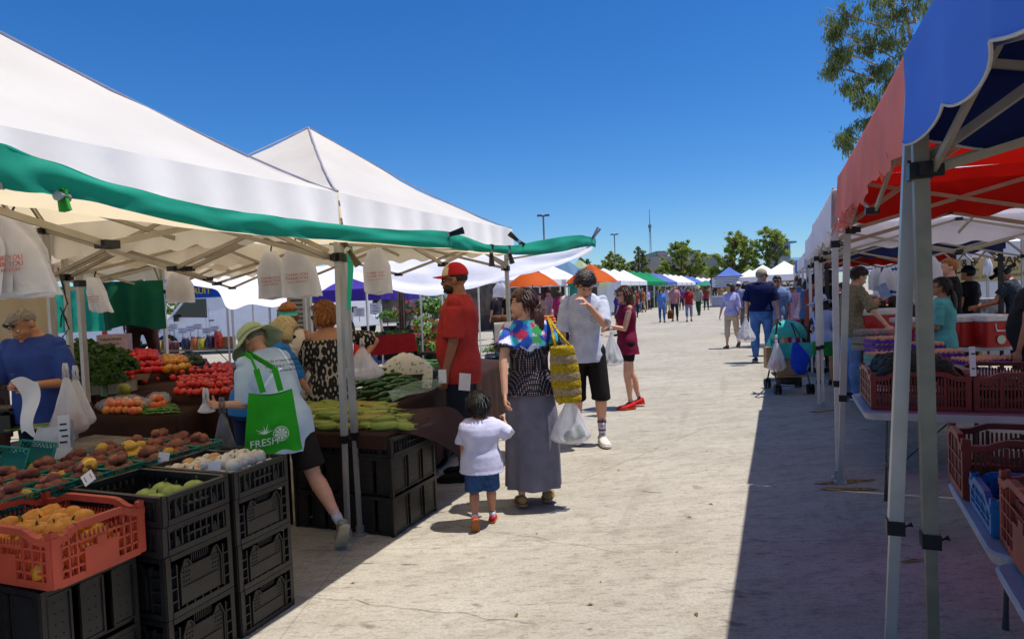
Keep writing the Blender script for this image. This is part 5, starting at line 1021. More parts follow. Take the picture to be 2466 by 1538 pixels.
# hanging shopping bags
BAGM = mat('bundle bag', 'f8faff', .45, var=.05, bump=1., bs=22, transl=.5, tcol='f8f8ff', col2='eceaf2'); REDP = mat('red print', 'd4685c', .7, var=.25, vs=40)
def hung(label, px, py, D, w, h, n=5, fan=.02, yaw=0., lines=True, seed=0):
    r = thing('hanging_bags', label, 'shopping bags', W(px, py, D), TH + yaw, None); rr = random.Random(seed)
    for k in range(n):
        mb = MB(); nu, nv = 18, 16; ox = fan * k; sk = rr.uniform(-.02, .02)
        def fn(u, v, s):
            wd = w * (.30 + .70 * min(1, v * 2.3) ** .8); x = (u - .5) * wd + ox * v + sk * v; notch = .10 * h * exp(-((u - .5) / .16) ** 2) * (1 - v) if v < .5 else 0
            y = s * .018 * sin(pi * u) * (.4 + sin(pi * min(1, v * 1.1))) - .022 * k + .012 * sin(11 * u + k + 3 * v) * v; return (x, y, -h * v * (1 + .03 * sin(k * 2)) - notch + .006 * sin(8 * u + k) * (v > .9))
        mb.grid(lambda u, v: fn(u, v, -1), nu, nv); mb.grid(lambda u, v: fn(1 - u, v, 1), nu, nv); b = mb.build('bag', BAGM, r, True)
    yy = -.022 * n - .026; cx = fan * (n - 1) * .6
    if lines:
        text('THANK YOU', w * .115, REDP, r, (cx * .8, yy, -h * .58), (1, 0, .05), (0, 0, 1), name='lettering'); text('THANK YOU', w * .115, REDP, r, (cx * .8, yy, -h * .65), (1, 0, .05), (0, 0, 1), name='lettering')
        text('HAVE A NICE DAY', w * .07, REDP, r, (cx * .8, yy, -h * .72), (1, 0, .05), (0, 0, 1), name='lettering')
    mb = MB(); mb.tube([(0, 0, .05), (0, -.02, .02), (0, -.02, -.02)], .006, 5); mb.build('hook', M_BLKP, r)
hung('thick fan of white shopping bags with red print hanging at the far left', 38, 516, 3.45, .30, .42, 9, .022, seed=1)
hung('second fan of shopping bags hanging at the left edge', -12, 524, 3.3, .22, .38, 4, -.01, seed=7)
hung('small pink-printed bag bunch tied to the left tent pole', 232, 668, 5.3, .14, .27, 5, .025, seed=2)
hung('squared bundle of shopping bags hanging above the jars', 432, 655, 8.3, .34, .37, 5, .012, seed=3, lines=False)
hung('left one of the bag bundles hanging beside the front poles', 655, 606, 5.2, .22, .36, 4, .012, seed=4)
hung('wide bag bundle hanging just left of the front poles', 712, 592, 5.0, .25, .38, 4, .022, seed=5)
hung('single bag bundle hanging right of the front poles', 905, 592, 5.1, .20, .36, 3, .004, seed=6)
hung('small bag hanging under the white stall by the orange umbrella', 1204, 680, 14, .3, .3, 2, .01, seed=8, lines=False)
# rope on the left pole
mb = MB(); c = V((-5.40, 3.69, 0)); c = V((-5.39, 3.69, 0))
for z0, z1, s in ((1.92, 1.62, 1), (1.62, 1.44, -1), (1.60, 1.42, 1), (1.42, 1.30, -1), (1.30, 1.28, 1)): mb.tube([c + V((-.04 * s, -.045, z0)), c + V((.02 * s, -.055, (z0 + z1) / 2)), c + V((.05 * s, -.045, z1))], .006, 5)
tag(mb.build('cord', M_BLKP), 'black cord wound round the left tent pole', 'cord')
# ---------------------------------------------------------------- crates, tables, produce
BK = mat('black crate plastic', '262423', .42, var=.3, vs=5, col2='121111', bump=.15, bs=40, spec=.4); RC = mat('red crate plastic', 'cc5236', .45, var=.15, vs=4, spec=.45); DR = mat('dark red crate plastic', '7c2a22', .45, var=.15, vs=4); BC = mat('blue crate plastic', '1f6fae', .4, var=.1)
HOLE_SHADE = mat('crate shadow hole', '0b0b0b', .9, var=0)  # near-black colour painted on solid plates for the shade in the crate openings
def panel_black(mb, L, H, t=.016, tall=True):
    # local: x along the panel, z up, outside is -y
    for x in (-L / 2 + .012, L / 2 - .012): mb.box((x, 0, H / 2), (.024, t * 1.4, H))
    mb.box((0, -.002, H - .011), (L - .048, t * 1.5, .022)); mb.box((0, -.002, .012), (L - .048, t * 1.5, .024))
    if not tall:
        n = int(L / .034)
        for i in range(n):
            x = -L / 2 + .034 + (L - .068) * i / (n - 1); mb.box((x, 0, H * .47), (.007, t * 1.2, H * .62))
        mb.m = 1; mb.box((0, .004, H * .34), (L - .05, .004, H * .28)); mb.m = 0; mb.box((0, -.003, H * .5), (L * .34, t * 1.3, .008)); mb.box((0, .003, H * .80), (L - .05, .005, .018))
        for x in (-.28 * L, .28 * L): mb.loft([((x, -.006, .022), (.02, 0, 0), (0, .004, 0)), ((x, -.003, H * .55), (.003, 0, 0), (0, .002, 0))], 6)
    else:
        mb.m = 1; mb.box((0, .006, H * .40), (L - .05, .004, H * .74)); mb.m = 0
        for z in (.25, .45, .65): mb.box((-L * .41, -.003, H * z), (L * .13, t, .006)); mb.box((L * .41, -.003, H * z), (L * .13, t, .006))
        for x in (-.35, .35, -.455, .455): mb.box((x * L, -.002, H * .44), (.006, t * 1.1, H * .78))
        # raised plate with scooped grip
        w = L * .30; pts = [(-w, .14), (-w, .66), (-w * .80, .86), (-w * .62, .84), (-w * .45, .72), (w * .45, .72), (w * .62, .84), (w * .80, .86), (w, .66), (w, .14)]
        P = [(x, -.010, z * H) for x, z in pts]; Q = [(x, .004, z * H) for x, z in pts]; n = len(P); mb.add(P + Q, [tuple(range(n))] + [(i, n + i, n + (i + 1) % n, (i + 1) % n) for i in range(n)])
        for a, b in zip(pts, pts[1:]): mb.bar((a[0] * 1.03, -.012, a[1] * H * 1.0), (b[0] * 1.03, -.012, b[1] * H * 1.0), .006, .008, hint=V((0, 1, 0)))
        mb.bar((-w * .9, -.014, .42 * H), (w * .9, -.014, .42 * H), .004, .003, hint=V((0, 1, 0)))
        n = 9
        for i in range(n): mb.box((-w * .42 + w * .84 * i / (n - 1), .0, H * .83), (.004, t * .8, H * .13))
        for i in range(5): mb.box((-w * .8 + w * 1.6 * i / 4, -.008, H * .09), (.006, .010, H * .10))
        mb.m = 1
        for sx in (-1, 1):
            for i in range(3):
                for j in range(4): mb.box((sx * w * (.60 + .13 * i), -.0112, H * (.50 + .075 * j)), (.0055, .001, .007))
        mb.m = 0
def panel_slat(mb, L, H, t=.014, dip=.03, grid_=False, plate=False):
    n = max(8, int(L / .0175)); N_ = 20
    def top(x):
        a = abs(x) / (L / 2); return H - dip * (1 - 1 / (1 + exp((.62 - a) * -22)))
    for i in range(N_):
        x0, x1 = -L / 2 + L * i / N_, -L / 2 + L * (i + 1) / N_; mb.bar((x0, -.001, top(x0) - .012), (x1, -.001, top(x1) - .012), t * 1.6, .026, hint=V((0, 0, 1)))
    for x in (-L / 2 + .014, L / 2 - .014): mb.box((x, 0, H / 2), (.028, t * 1.3, H - .01))
    mb.box((0, 0, .014), (L - .05, t * 1.2, .028))
    lv = (.28, .5, .72) if grid_ else (.36, .64)
    for z in lv: mb.box((0, -.001, H * z * .92), (L - .05, t * 1.15, .007))
    if grid_:
        for i in range(1, 12):
            if plate and 4 <= i <= 8: continue
            x = -L / 2 + L * i / 12; mb.box((x, -.001, H * .45), (.006, t * 1.15, H * .86))
        for i in range(n): mb.box((-L / 2 + L * (i + .5) / n, .004, H * .42), (.0055, .004, H * .72))
        if plate: mb.box((0, -.004, H * .30), (L * .36, t, H * .44)); mb.box((0, -.007, H * .58), (L * .10, t * .8, H * .14))
    else:
        for i in range(n): mb.box((-L / 2 + L * (i + .5) / n, 0, H * .44), (.0085, .006, H * .80))
        for x in (-.25 * L, 0, .25 * L): mb.box((x, 0, H * .45), (.014, t, H * .84))
def crate(label, kind, Lx, Ly, H, m, loc, rz=0, group=None):
    r = thing('crate', label, 'crate', loc, rz, group)
    for nm, L, off, rot in (('side_panel', Lx, Ly, 0), ('side_panel', Lx, Ly, pi), ('end_panel', Ly, Lx, pi / 2), ('end_panel', Ly, Lx, -pi / 2)):
        mb = MB()
        if kind in ('tall', 'short'): panel_black(mb, L - .004, H, tall=kind == 'tall')
        elif kind == 'triple':
            for q in (-1, 0, 1): mb.box((q * L / 3, .0, H * .5), (L / 3 - .03, .008, H * .80)); mb.bar((q * L / 3 - L / 6 + .02, -.006, H * .1), (q * L / 3 - L / 6 + .02, -.006, H * .9), .008); mb.bar((q * L / 3 + L / 6 - .02, -.006, H * .1), (q * L / 3 + L / 6 - .02, -.006, H * .9), .008); mb.box((q * L / 3, -.005, H * .9), (L / 3 - .04, .008, .008)); mb.box((q * L / 3, -.005, H * .1), (L / 3 - .04, .008, .008))
            for x in (-L / 2 + .012, L / 2 - .012): mb.box((x, 0, H / 2), (.022, .02, H))
            mb.box((0, 0, H - .010), (L - .04, .022, .02)); mb.m = 1
            for q in (-1, 0, 1):
                for i in range(4):
                    for j in range(5): mb.box((q * L / 3 + (i - 1.5) * .028, -.0045, H * (.2 + .15 * j)), (.005, .0012, .005))
            mb.m = 0
        else: panel_slat(mb, L - .004, H, grid_=(kind == 'grid'), plate=(kind == 'grid'), dip=.03 if Lx < .62 else .03)
        mb.xf(Matrix.Rotation(rot, 4, 'Z') @ Matrix.Translation((0, -off / 2 + .008, 0))); mb.build(nm, [m, HOLE_SHADE] if 1 in mb.mi else m, r)
    mb = MB(); mb.box((0, 0, .012), (Lx - .03, Ly - .03, .010)); mb.build('base', m, r); return freeze(r)
def clothtable(label, cs, z, drop, m, name='cloth_table', cat='table', wav=.018, seed=0, world=True, open_=False, grp=None):
    c0 = sum((V(c).xy.to_3d() for c in cs), V()) / len(cs); P = [V(c).xy.to_3d() - c0 for c in cs]; r = thing(name, label, cat, c0, 0, grp); mb = MB(); ring = []
    n = len(P)
    for i in range(n):
        a, b = P[i], P[(i + 1) % n]; k = max(2, int((b - a).length / .03)); ring += [a + (b - a) * (j / k) for j in range(k)]
    N_ = len(ring); rows = 10; Vv = []
    for j in range(rows + 1):
        t = j / rows
        for i, p in enumerate(ring):
            d = p.normalized(); w = wav * t * (sin(i * .55 + seed) + .6 * sin(i * .21 + 2 * seed)) ; Vv.append(p + d * (w + .012 * t + (.006 if j else -.004)) + V((0, 0, z - (drop * t if j else -.002))))
    mb.add(Vv, [(j * N_ + i, (j + 1) * N_ + i, (j + 1) * N_ + (i + 1) % N_, j * N_ + (i + 1) % N_) for j in range(rows) for i in range(N_)] + [tuple(range(N_))])
    mb.build('cloth', m, r, True)
    for i, p in enumerate(P):
        mb = MB(); q = p * .88; mb.bar((q.x, q.y, 0), (q.x, q.y, z - .01), .03); mb.build('leg', M_BLKP, r)
    return r
BRN = cloth('brown table cloth', '38221b', var=.14, vs=3)
def quadpt(q, z, s, t):
    a, b, c, d = [AZ(p[0], p[1], z) for p in q]; return (a * (1 - s) + b * s) * (1 - t) + (d * (1 - s) + c * s) * t
def heap(protos, q, z, nx, ny, layers, dz, label, group, jit=.25, rr=None, rnd3=True, scl=(.85, 1.12), flat=False, aim=None, shrink=.0, hump=0.):
    rr = rr or random.Random(len(label)); out = []
    for l in range(layers):
        for i in range(nx - l):
            for j in range(ny - l):
                s = (i + .5 + l * .5 + rr.uniform(-jit, jit)) / nx; t = (j + .5 + l * .5 + rr.uniform(-jit, jit)) / ny
                p = quadpt(q, z, min(1, max(0, s)), min(1, max(0, t))); p.z = z + l * dz + rr.uniform(0, .004) + hump * sin(pi * s) * sin(pi * t)
                rot = (rr.uniform(0, 6.3),) * 3 if rnd3 and not flat else (rr.uniform(-.12, .12), rr.uniform(-.12, .12), (aim if aim is not None else 0) + rr.uniform(-.35, .35))
                out.append(dup(protos[rr.randrange(len(protos))], p, rot=rot, label=label, group=group, scale=rr.uniform(*scl)))
    return out
def proto(name, mb, m, cat, smooth=True):
    o = mb.build(name, m, None, smooth); tag(o, 'x', cat); return o
PROTOS = []
def done():
    for p in PROTOS: bpy.data.objects.remove(p)
def blob(name, r, m, cat, sx=1., sy=1., sz=1., lumps=0., ribs=0, seed=0, stem=None, seg=16, rg=10, dimple=0.):
    mb = MB(); mb.sph((0, 0, 0), 1, seg, rg); nv = []
    for p in mb.v:
        d = V(p); f = 1 + lumps * mnoise.noise(d * 1.6 + V((seed, 0, 0))) + (ribs and .06 * abs(sin(ribs / 2 * atan2(d.y, d.x))) * (1 - d.z * d.z)); f -= dimple * max(0, d.z) ** 6; nv.append((d.x * sx * r * f, d.y * sy * r * f, d.z * sz * r * f))
    mb.v = nv
    if stem is not None:
        mb.m = 1; z = sz * r * (1 - dimple); mb.tube([(0, 0, z - .004), (.003, 0, z + r * .35)], [r * .09, r * .06], 5)
        for k in range(5): a = k * 1.257; mb.add([(0, 0, z + .001), (cos(a) * r * .35, sin(a) * r * .35, z - .001), (cos(a + .5) * r * .16, sin(a + .5) * r * .16, z + .002)], [(0, 1, 2)])
        o = proto(name, mb, [m, stem], cat)
    else: o = proto(name, mb, m, cat)
    PROTOS.append(o); return o
F = lambda n, c, **k: mat(n, c, k.pop('rough', .35), var=k.pop('var', .14), vs=k.pop('vs', 30), **k)
STEM = F('green stem', '5f7a34'); 
POT = [blob('potato', .033, F('sweet potato skin', '84493a', rough=.7, bump=.5, bs=60, col2='5c3226'), 'potato', 1.35, 1, .9, .25, seed=i) for i in range(2)] + [blob('potato', .030, F('red potato skin', '94583f', rough=.7, bump=.5, bs=60), 'potato', 1.15, 1, .95, .2, seed=5)]
POTY = [blob('squash', .042, F('yellow squash skin', 'c89a2c'), 'squash', 1.4, 1, .9, .1, seed=8)]
TOM = [blob('tomato', .036, F('tomato skin', 'd8341f', rough=.2), 'tomato', 1, 1, .85, .08, 5, i, STEM, dimple=.12) for i in range(2)]
TOMO = [blob('tomato', .034, F('orange tomato skin', 'd8862a', rough=.2), 'tomato', 1, 1, .85, .08, 5, 3, STEM, dimple=.12)]
PEP = [blob('bell_pepper', .042, F('red pepper skin', 'd41e18', rough=.18), 'pepper', 1, 1, 1.1, .1, 4, i, STEM, dimple=.15) for i in range(2)]
PEPO = [blob('bell_pepper', .042, F('orange pepper skin', 'd88418', rough=.18), 'pepper', 1, 1, 1.1, .1, 4, 2, STEM, dimple=.15), blob('bell_pepper', .042, F('yellow pepper skin', 'd8a81c', rough=.18), 'pepper', 1, 1, 1.1, .1, 4, 4, STEM, dimple=.15)]
AVO = [blob('avocado', .034, F('avocado skin', '2c3426', rough=.55, bump=.8, bs=120), 'avocado', 1.3, .95, .95, .08, seed=i) for i in range(2)]
AVOG = [blob('avocado', .034, F('green avocado skin', '4a6434', rough=.55, bump=.8, bs=120), 'avocado', 1.25, .95, .95, .08, seed=4)]
LIM = [blob('green_melon', .062, F('lime green skin', 'a0b04c', rough=.4), 'fruit', 1, 1, .92, .05, seed=1, stem=STEM, dimple=.06)]
ONI = [blob('onion', .040, F('gold onion skin', 'c89a5a', rough=.3, vs=20), 'onion', 1, 1, .95, .05, seed=1, stem=F('dry neck', 'a8906a')), blob('onion', .038, F('white onion skin', 'd8cfb8', rough=.35, vs=20), 'onion', 1, 1, 1.0, .08, seed=2, stem=F('dry neck', 'a8906a'))]
GAR = [blob('garlic', .034, F('garlic skin', 'd8d0c4', rough=.5, bump=.6, bs=60, vs=14), 'garlic', 1, 1, .9, .1, 9, 3, stem=F('garlic neck', 'c8bfae'))]
ORP = [blob('yellow_pepper', .048, F('orange-yellow skin', 'de8c1c', rough=.2), 'pepper', 1.1, 1, .95, .15, 4, i, STEM, dimple=.12) for i in range(2)]
EGG = [blob('egg', .024, F('brown egg shell', 'd8966c', rough=.6, vs=8), 'egg', 1, 1, 1.28, 0)]
EGW = [blob('egg', .024, F('white egg shell', 'd8cfc8', rough=.6, vs=8), 'egg', 1, 1, 1.28, 0)]
NEC = [blob('nectarine', .036, F('nectarine skin', 'c2303a', rough=.35, vs=11, col2='e0a040', var=.3), 'nectarine', 1, 1, .95, .04, seed=2)]
ORG = [blob('orange', .040, F('orange peel', 'd8621c', rough=.45), 'orange', 1, 1, .97, .02)]
def longveg(name, L, r, m, cat, bend=.1, tip=.3, husk=False, seed=0):
    mb = MB(); pts = []; rs = []
    for i in range(9):
        t = i / 8; pts.append((L * (t - .5), bend * L * sin(pi * t), 0)); rs.append(r * (sin(pi * min(.98, max(.06, t))) ** .38 if not husk else (.62 + .38 * sin(pi * t)) * (1 if t < .9 else .6)))
    mb.tube(pts, rs, 10)
    if husk:
        for k in range(5):
            a = k * 1.3 + seed; b0 = (L * .30, r * .8 * cos(a), r * .8 * sin(a)); mb.add([b0, (L * .32, r * .8 * cos(a + .8), r * .8 * sin(a + .8)), (L * .62, r * 1.2 * cos(a + .4), r * 1.1 * sin(a + .4))], [(0, 1, 2)])
        for k in range(7):
            a = k * .9; mb.tube([(-L * .45, r * .95 * cos(a), r * .95 * sin(a)), (0, r * 1.02 * cos(a), r * 1.02 * sin(a)), (L * .4, r * .9 * cos(a), r * .9 * sin(a))], .0016, 4)
    o = proto(name, mb, m, cat); PROTOS.append(o); return o
CORN = [longveg('corn_cob', .20, .030, F('corn husk', 'a9b058', rough=.6, vs=20, col2='8c9c40'), 'corn', .03, husk=True, seed=i) for i in range(2)] + [longveg('corn_cob', .20, .026, F('corn husk yellow', 'c0b060', rough=.6, vs=20, col2='a49a40'), 'corn', .04, husk=True, seed=4)]
CUC = [longveg('cucumber', .17, .019, F('cucumber skin', '3f6e2a', rough=.35, vs=20, col2='244a18'), 'cucumber', .08), longveg('cucumber', .15, .018, F('cucumber skin light', '5a8a3c', rough=.35, vs=20, col2='24481c'), 'cucumber', .14)]
BEAN = [longveg('green_bean', .11, .006, F('bean skin', '4f7a2c', rough=.4), 'bean', .2)]
CHIL = [longveg('green_chili', .09, .009, F('chili skin', '4a7a20', rough=.25), 'chili', .2)]
# --- nearest crates on the left
u0 = -2.37
def stack(u1, u2, hs, label, kinds, depth=.55, v=u0, m=BK):
    z = 0
    for i, (h, k) in enumerate(zip(hs, kinds)):
        crate(label[i], k, depth, u2 - u1, h - .003, m, (v - depth / 2, (u1 + u2) / 2, z), random.Random(i + int(u1 * 10)).uniform(-.012, .012)); z += h
    return z
stack(2.335, 2.70, [.218, .218, .218, .128], ['bottom black crate of the stack under the onions', 'second black crate up in the stack under the onions', 'third black crate up, just below the onion crate', 'shallow black crate holding onions and garlic, on top of the right-hand stack'], ['tall', 'tall', 'tall', 'short'])
stack(1.945, 2.305, [.265, .265, .125, .128], ['lowest black crate of the stack under the green fruit', 'second black crate with a scooped grip under the green fruit', 'shallow black crate just below the green fruit crate', 'shallow black crate holding a few green fruits, middle of the three nearest stacks'], ['tall', 'tall', 'short', 'short'])
stack(1.52, 1.90, [.28, .28], ['lowest black crate under the bright red crate', 'black perforated crate directly under the bright red crate'], ['triple', 'triple'], v=-2.47)
crate('bright orange-red vented crate with yellow peppers, nearest on the left', 'grid', .58, .385, .215, RC, (-2.42 - .29, 1.715, .565), .03)
crate('black crate standing behind the bright red crate', 'tall', .5, .4, .27, BK, (-3.3, 1.75, .0)); 
def inq(u1, u2, v1, v2, z):   # world-space quad through heap()'s pixel interface
    return (u1, u2, v1, v2)
def heapw(protos, v1, v2, ua, ub, z, nx, ny, layers, dz, label, group, jit=.25, flat=False, aim=0., scl=(.85, 1.12), hump=0., seed=0, rm=0.):
    rr = random.Random(seed + len(label)); out = []
    for l in range(layers):
        for i in range(nx - l):
            for j in range(ny - l):
                if rr.random() < rm: continue
                s = (i + .5 + l * .5 + rr.uniform(-jit, jit)) / nx; t = (j + .5 + l * .5 + rr.uniform(-jit, jit)) / ny
                p = V((v1 + (v2 - v1) * s, ua + (ub - ua) * t, z + l * dz + rr.uniform(0, .004) + hump * sin(pi * s) * sin(pi * t)))
                rot = (rr.uniform(0, 6.3),) * 3 if not flat else (rr.uniform(-.12, .12), rr.uniform(-.12, .12), aim + rr.uniform(-.3, .3))
                out.append(dup(protos[rr.randrange(len(protos))], p, rot=rot, label=label, group=group, scale=rr.uniform(*scl)))
    return out
heapw(ORP, -2.93, -2.47, 1.56, 1.87, .615, 6, 5, 3, .048, 'yellow-orange pepper lying in the bright red crate', 'peppers in the bright red crate', rm=.12)
for q in ((-2.50, 2.03), (-2.60, 2.07), (-2.53, 2.15), (-2.50, 2.235), (-2.62, 2.17)): dup(LIM[0], (q[0], q[1], .72), rot=(.2, .1, q[0] * 9), label='pale green fruit in the shallow black crate', group='green fruits in the black crate', scale=.86)
heapw(ONI, -2.88, -2.62, 2.37, 2.67, .735, 5, 5, 1, .05, 'golden or white onion in the shallow black crate', 'onions in the black crate', seed=2)
heapw(GAR + ONI[1:], -2.66, -2.42, 2.37, 2.67, .735, 5, 5, 2, .045, 'white garlic bulb in the shallow black crate', 'garlic bulbs in the black crate', seed=4)
# crate filling under the top layer
# potato counter
PT = clothtable('brown-clothed counter holding the green baskets of potatoes', [(-4.25, .9, 0), (-2.96, .9, 0), (-2.96, 3.05, 0), (-4.25, 3.05, 0)], .715, .6, BRN, seed=1)
mb = MB()
for i in range(7): mb.box((-3.63 - .095 * i, 2.35, .728), (.09, 1.35, .018))
tag(mb.build('board', mat('grey weathered wood', '6d635a', .8, var=.25, vs=6, bump=.4, bs=30)), 'grey weathered plank board lying behind the potato baskets', 'board')
TEAL = mat('teal berry basket', '1f8a78', .4, var=.1, transl=.2, tcol='2aa890')
def basket():
    r = thing('basket', 'x', 'basket', (0, 0, 0)); mb = MB(); a, b, h = .060, .080, .070
    for i in range(4):
        R = Matrix.Rotation(i * pi / 2, 4, 'Z')
        for k in range(9):
            s = -1 + 2 * k / 8; p = R @ V((s * a, -a, 0)); q = R @ V((s * b, -b, h)); mb.bar(p, q, .004, .003)
        for z in (0, .35, .7, 1.): w = a + (b - a) * z; mb.bar(R @ V((-w, -w, h * z)), R @ V((w, -w, h * z)), .005 if z < 1 else .009, .005)
    mb.build('lattice', TEAL, r); mb = MB(); mb.box((0, 0, .003), (.12, .12, .003)); mb.build('base', TEAL, r); return freeze(r)
bk0 = basket(); first = True; rr = random.Random(9)
for j, v in enumerate((-3.06, -3.24, -3.42)):
    for i in range(9):
        u = 1.45 + .168 * i + .02 * j
        if u > 2.98: continue
        o = bk0 if first else dup(bk0, (0, 0, 0)); first = False; o.location = (v + rr.uniform(-.01, .01), u, .72); o.rotation_euler = (0, 0, rr.uniform(-.1, .1)); o['label'] = 'green lattice berry basket heaped with potatoes on the brown counter'; o['group'] = 'green baskets of potatoes'
        for k in range(9):
            a = k * 2.4; rd = .044 if k < 6 else .018
            yl = (i * 7 + k + j) % 17 == 0 or (i == 6 and j == 1 and k % 3 == 0)
            dup((POTY if yl else POT)[rr.randrange(1 if yl else 3)], (v + cos(a) * rd, u + sin(a) * rd, .768 + (.036 if k >= 6 else .0) + rr.uniform(0, .02)), rot=(rr.uniform(-.4, .4), rr.uniform(-.4, .4), rr.uniform(0, 6)), label='yellow squash among the potatoes in a green basket' if yl else 'reddish-brown potato in a green basket', group='squashes in the green baskets' if yl else 'potatoes in the green baskets', scale=rr.uniform(.7, .98))
for i, (px, py, D, w, h, rz, tl) in enumerate(((60, 1140, 2.75, .20, .14, .2, -.5), (245, 1140, 2.5, .0, .0, 0, 0))): pass
# empty baskets lying on their sides
for px, py, lb in ((95, 1105, 'empty teal basket tipped on its side near the white card'), (30, 1120, 'second empty teal basket tipped over at the left edge')): p = AZ(px, py, .80); dup(bk0, p, rot=(1.2, .2, .6), label=lb)
# price cards and sign holders
CARD = mat('white card', 'dcdce0', .6, var=.03); INKM = mat('ink', '23263a', .7)
def card(label, p, w, h, yaw=TH, tilt=.35, stick=0, m=CARD, lines=3, cat='price card', roll=0, tx=None):
    r = thing('price_card', label, cat, p, yaw); M = Matrix.Rotation(-tilt, 4, 'X') @ Matrix.Rotation(roll, 4, 'Y'); mb = MB(); mb.box((0, 0, h / 2 + stick), (w, .003, h)); mb.xf(M); mb.build('card', m, r)
    if stick: mb = MB(); mb.bar((0, .004, 0), (0, .004, stick + .02), .008); mb.xf(M); mb.build('stick', WDC, r)
    if tx: text(tx, h * .42, INKM, r, M @ V((0, -.004, stick + h * .55)), M.to_3x3() @ V((1, 0, 0)), M.to_3x3() @ V((0, 0, 1)), name='lettering')
    else:
        mb = MB(); q = random.Random(int(p[0] * 99))
        for i in range(lines): mb.box((q.uniform(-.1, .1) * w, -.003, stick + h * (.25 + .5 * i / max(1, lines - 1))), (w * q.uniform(.4, .7), .001, h * .05))
        mb.xf(M); mb.build('writing', INKM, r)
    return r
card('small white price card leaning on the rim between the red crate and the green fruit', AZ(200, 1160, .80), .10, .05, TH - .5, .9, lines=2, roll=.4)
card('grey price card at the left rim of the onion crate', AZ(392, 1115, .765), .075, .055, TH - .4, .25, lines=0); card('grey price card standing among the onions', AZ(515, 1135, .765), .085, .05, TH - .45, .2, lines=0)
card('blue-white folded card lying by the tipped baskets', AZ(105, 1080, .80), .13, .16, TH + .3, .9, lines=0, m=mat('pale blue card', '8f9cb4', .5)); card('wide pale blue plastic sign lying flat at the left edge', AZ(75, 1120, .76), .32, .12, TH, 1.0, lines=0, m=mat('pale blue card', '8f9cb4', .5))
card('upright white sign slip held by a green clip behind the potatoes', AZ(157, 1085, .78), .055, .20, TH + .5, .05, stick=.0, lines=4); card('second upright sign slip back to back with the first', AZ(176, 1082, .78), .04, .17, TH - .7, .02, lines=0, m=mat('grey card', '8a909c', .6))
r = thing('paper_sheet', 'crumpled white receipt paper in the hands of the man in blue', 'paper', W(55, 915, 4.2), TH); mb = MB(); mb.grid(lambda u, v: (-.08 + .14 * u + .05 * v + .02 * sin(6 * v), .05 * sin(3 * v + u * 2), -.34 * v + .02 * sin(5 * u)), 10, 18); mb.build('paper', CARD, r, True)
# scale and black crate at the far left
r = thing('scale', 'black market scale with a white label at the left edge', 'scale', AZ(10, 1035, .74), TH); mb = MB(); mb.box((0, 0, .06), (.26, .22, .12)); mb.box((0, 0, .155), (.24, .2, .02)); mb.build('housing', M_BLKP, r); mb = MB(); mb.box((-.02, -.112, .07), (.12, .003, .06)); mb.build('label_plate', CARD, r); mb = MB(); mb.box((0, 0, .135), (.05, .05, .03)); mb.build('pillar', M_BLKP, r)
GO = F('leek green', '9aa86a', vs=14, col2='6f8f4a')
for k in range(3):
    mb = MB(); rr = random.Random(k)
    for i in range(26): y, z = rr.uniform(-.04, .04), rr.uniform(0, .04); mb.tube([(-.16, y * .5, z * .5), (0, y, z), (.12 + rr.uniform(0, .08), y * 2.4, z * 1.2 + rr.uniform(-.01, .02))], [.006, .006, .003], 5)
    o = mb.build('green_onions', GO, None, True); o.location = AZ(75 + 22 * k, 1035 - 8 * k, .745); o.rotation_euler = (0, 0, .5 + .2 * k); tag(o, 'bunch of pale spring onions lying behind the white sign slips', 'spring onions', 'bunches of spring onions')
# --- back counters of the left stall
clothtable('lower brown-clothed counter with bagged fruit in front of the tomatoes', [AZ(205, 1003, .66), AZ(425, 1001, .66), AZ(548, 948, .66), AZ(235, 948, .66)], .66, .6, BRN, seed=2)
clothtable('brown-clothed counter with rows of tomatoes', [AZ(228, 957, .74), AZ(560, 952, .74), AZ(575, 872, .74), AZ(250, 885, .74)], .74, .6, BRN, seed=3)
clothtable('raised brown-clothed shelf carrying the red and yellow peppers', [AZ(225, 918, .84), AZ(507, 882, .84), AZ(498, 862, .84), AZ(215, 868, .84)], .84, .5, BRN, seed=4)
heap(PEP, [(292, 905), (398, 893), (388, 862), (290, 862)], .87, 8, 7, 3, .05, 'glossy red bell pepper in the heap on the raised brown shelf', 'red peppers on the raised shelf', hump=.05)
heap(PEPO, [(396, 893), (458, 882), (446, 862), (384, 864)], .87, 6, 5, 2, .05, 'orange or yellow bell pepper beside the red ones', 'orange and yellow peppers')
heap(AVO + AVOG, [(452, 880), (494, 874), (480, 858), (432, 861)], .87, 5, 4, 2, .045, 'dark avocado at the right end of the raised shelf', 'avocados on the left raised shelf')
heap(TOM, [(418, 948), (560, 946), (560, 910), (430, 912)], .775, 9, 4, 2, .045, 'red tomato in the front pile beside the woman in bright blue', 'front pile of tomatoes')
heap(TOM, [(370, 915), (560, 905), (560, 880), (400, 885)], .775, 11, 5, 2, .045, 'red tomato in the long rear pile', 'rear pile of tomatoes')
heap(TOM, [(270, 934), (402, 908), (402, 900), (275, 920)], .775, 10, 2, 2, .045, 'red tomato in the low row in front of the peppers', 'row of tomatoes before the peppers')
heap(TOMO, [(232, 925), (290, 922), (288, 915), (235, 916)], .775, 6, 2, 1, .045, 'orange tomato beside the kale', 'orange tomatoes')
heap(NEC, [(250, 992), (345, 992), (345, 970), (255, 972)], .695, 6, 3, 2, .045, 'red and yellow nectarine in a clear bag on the lower counter', 'bagged nectarines'); heap(ORG, [(360, 980), (400, 978), (398, 968), (362, 968)], .70, 3, 2, 2, .05, 'orange fruit in a clear bag beside the green chilies', 'bagged orange fruit')
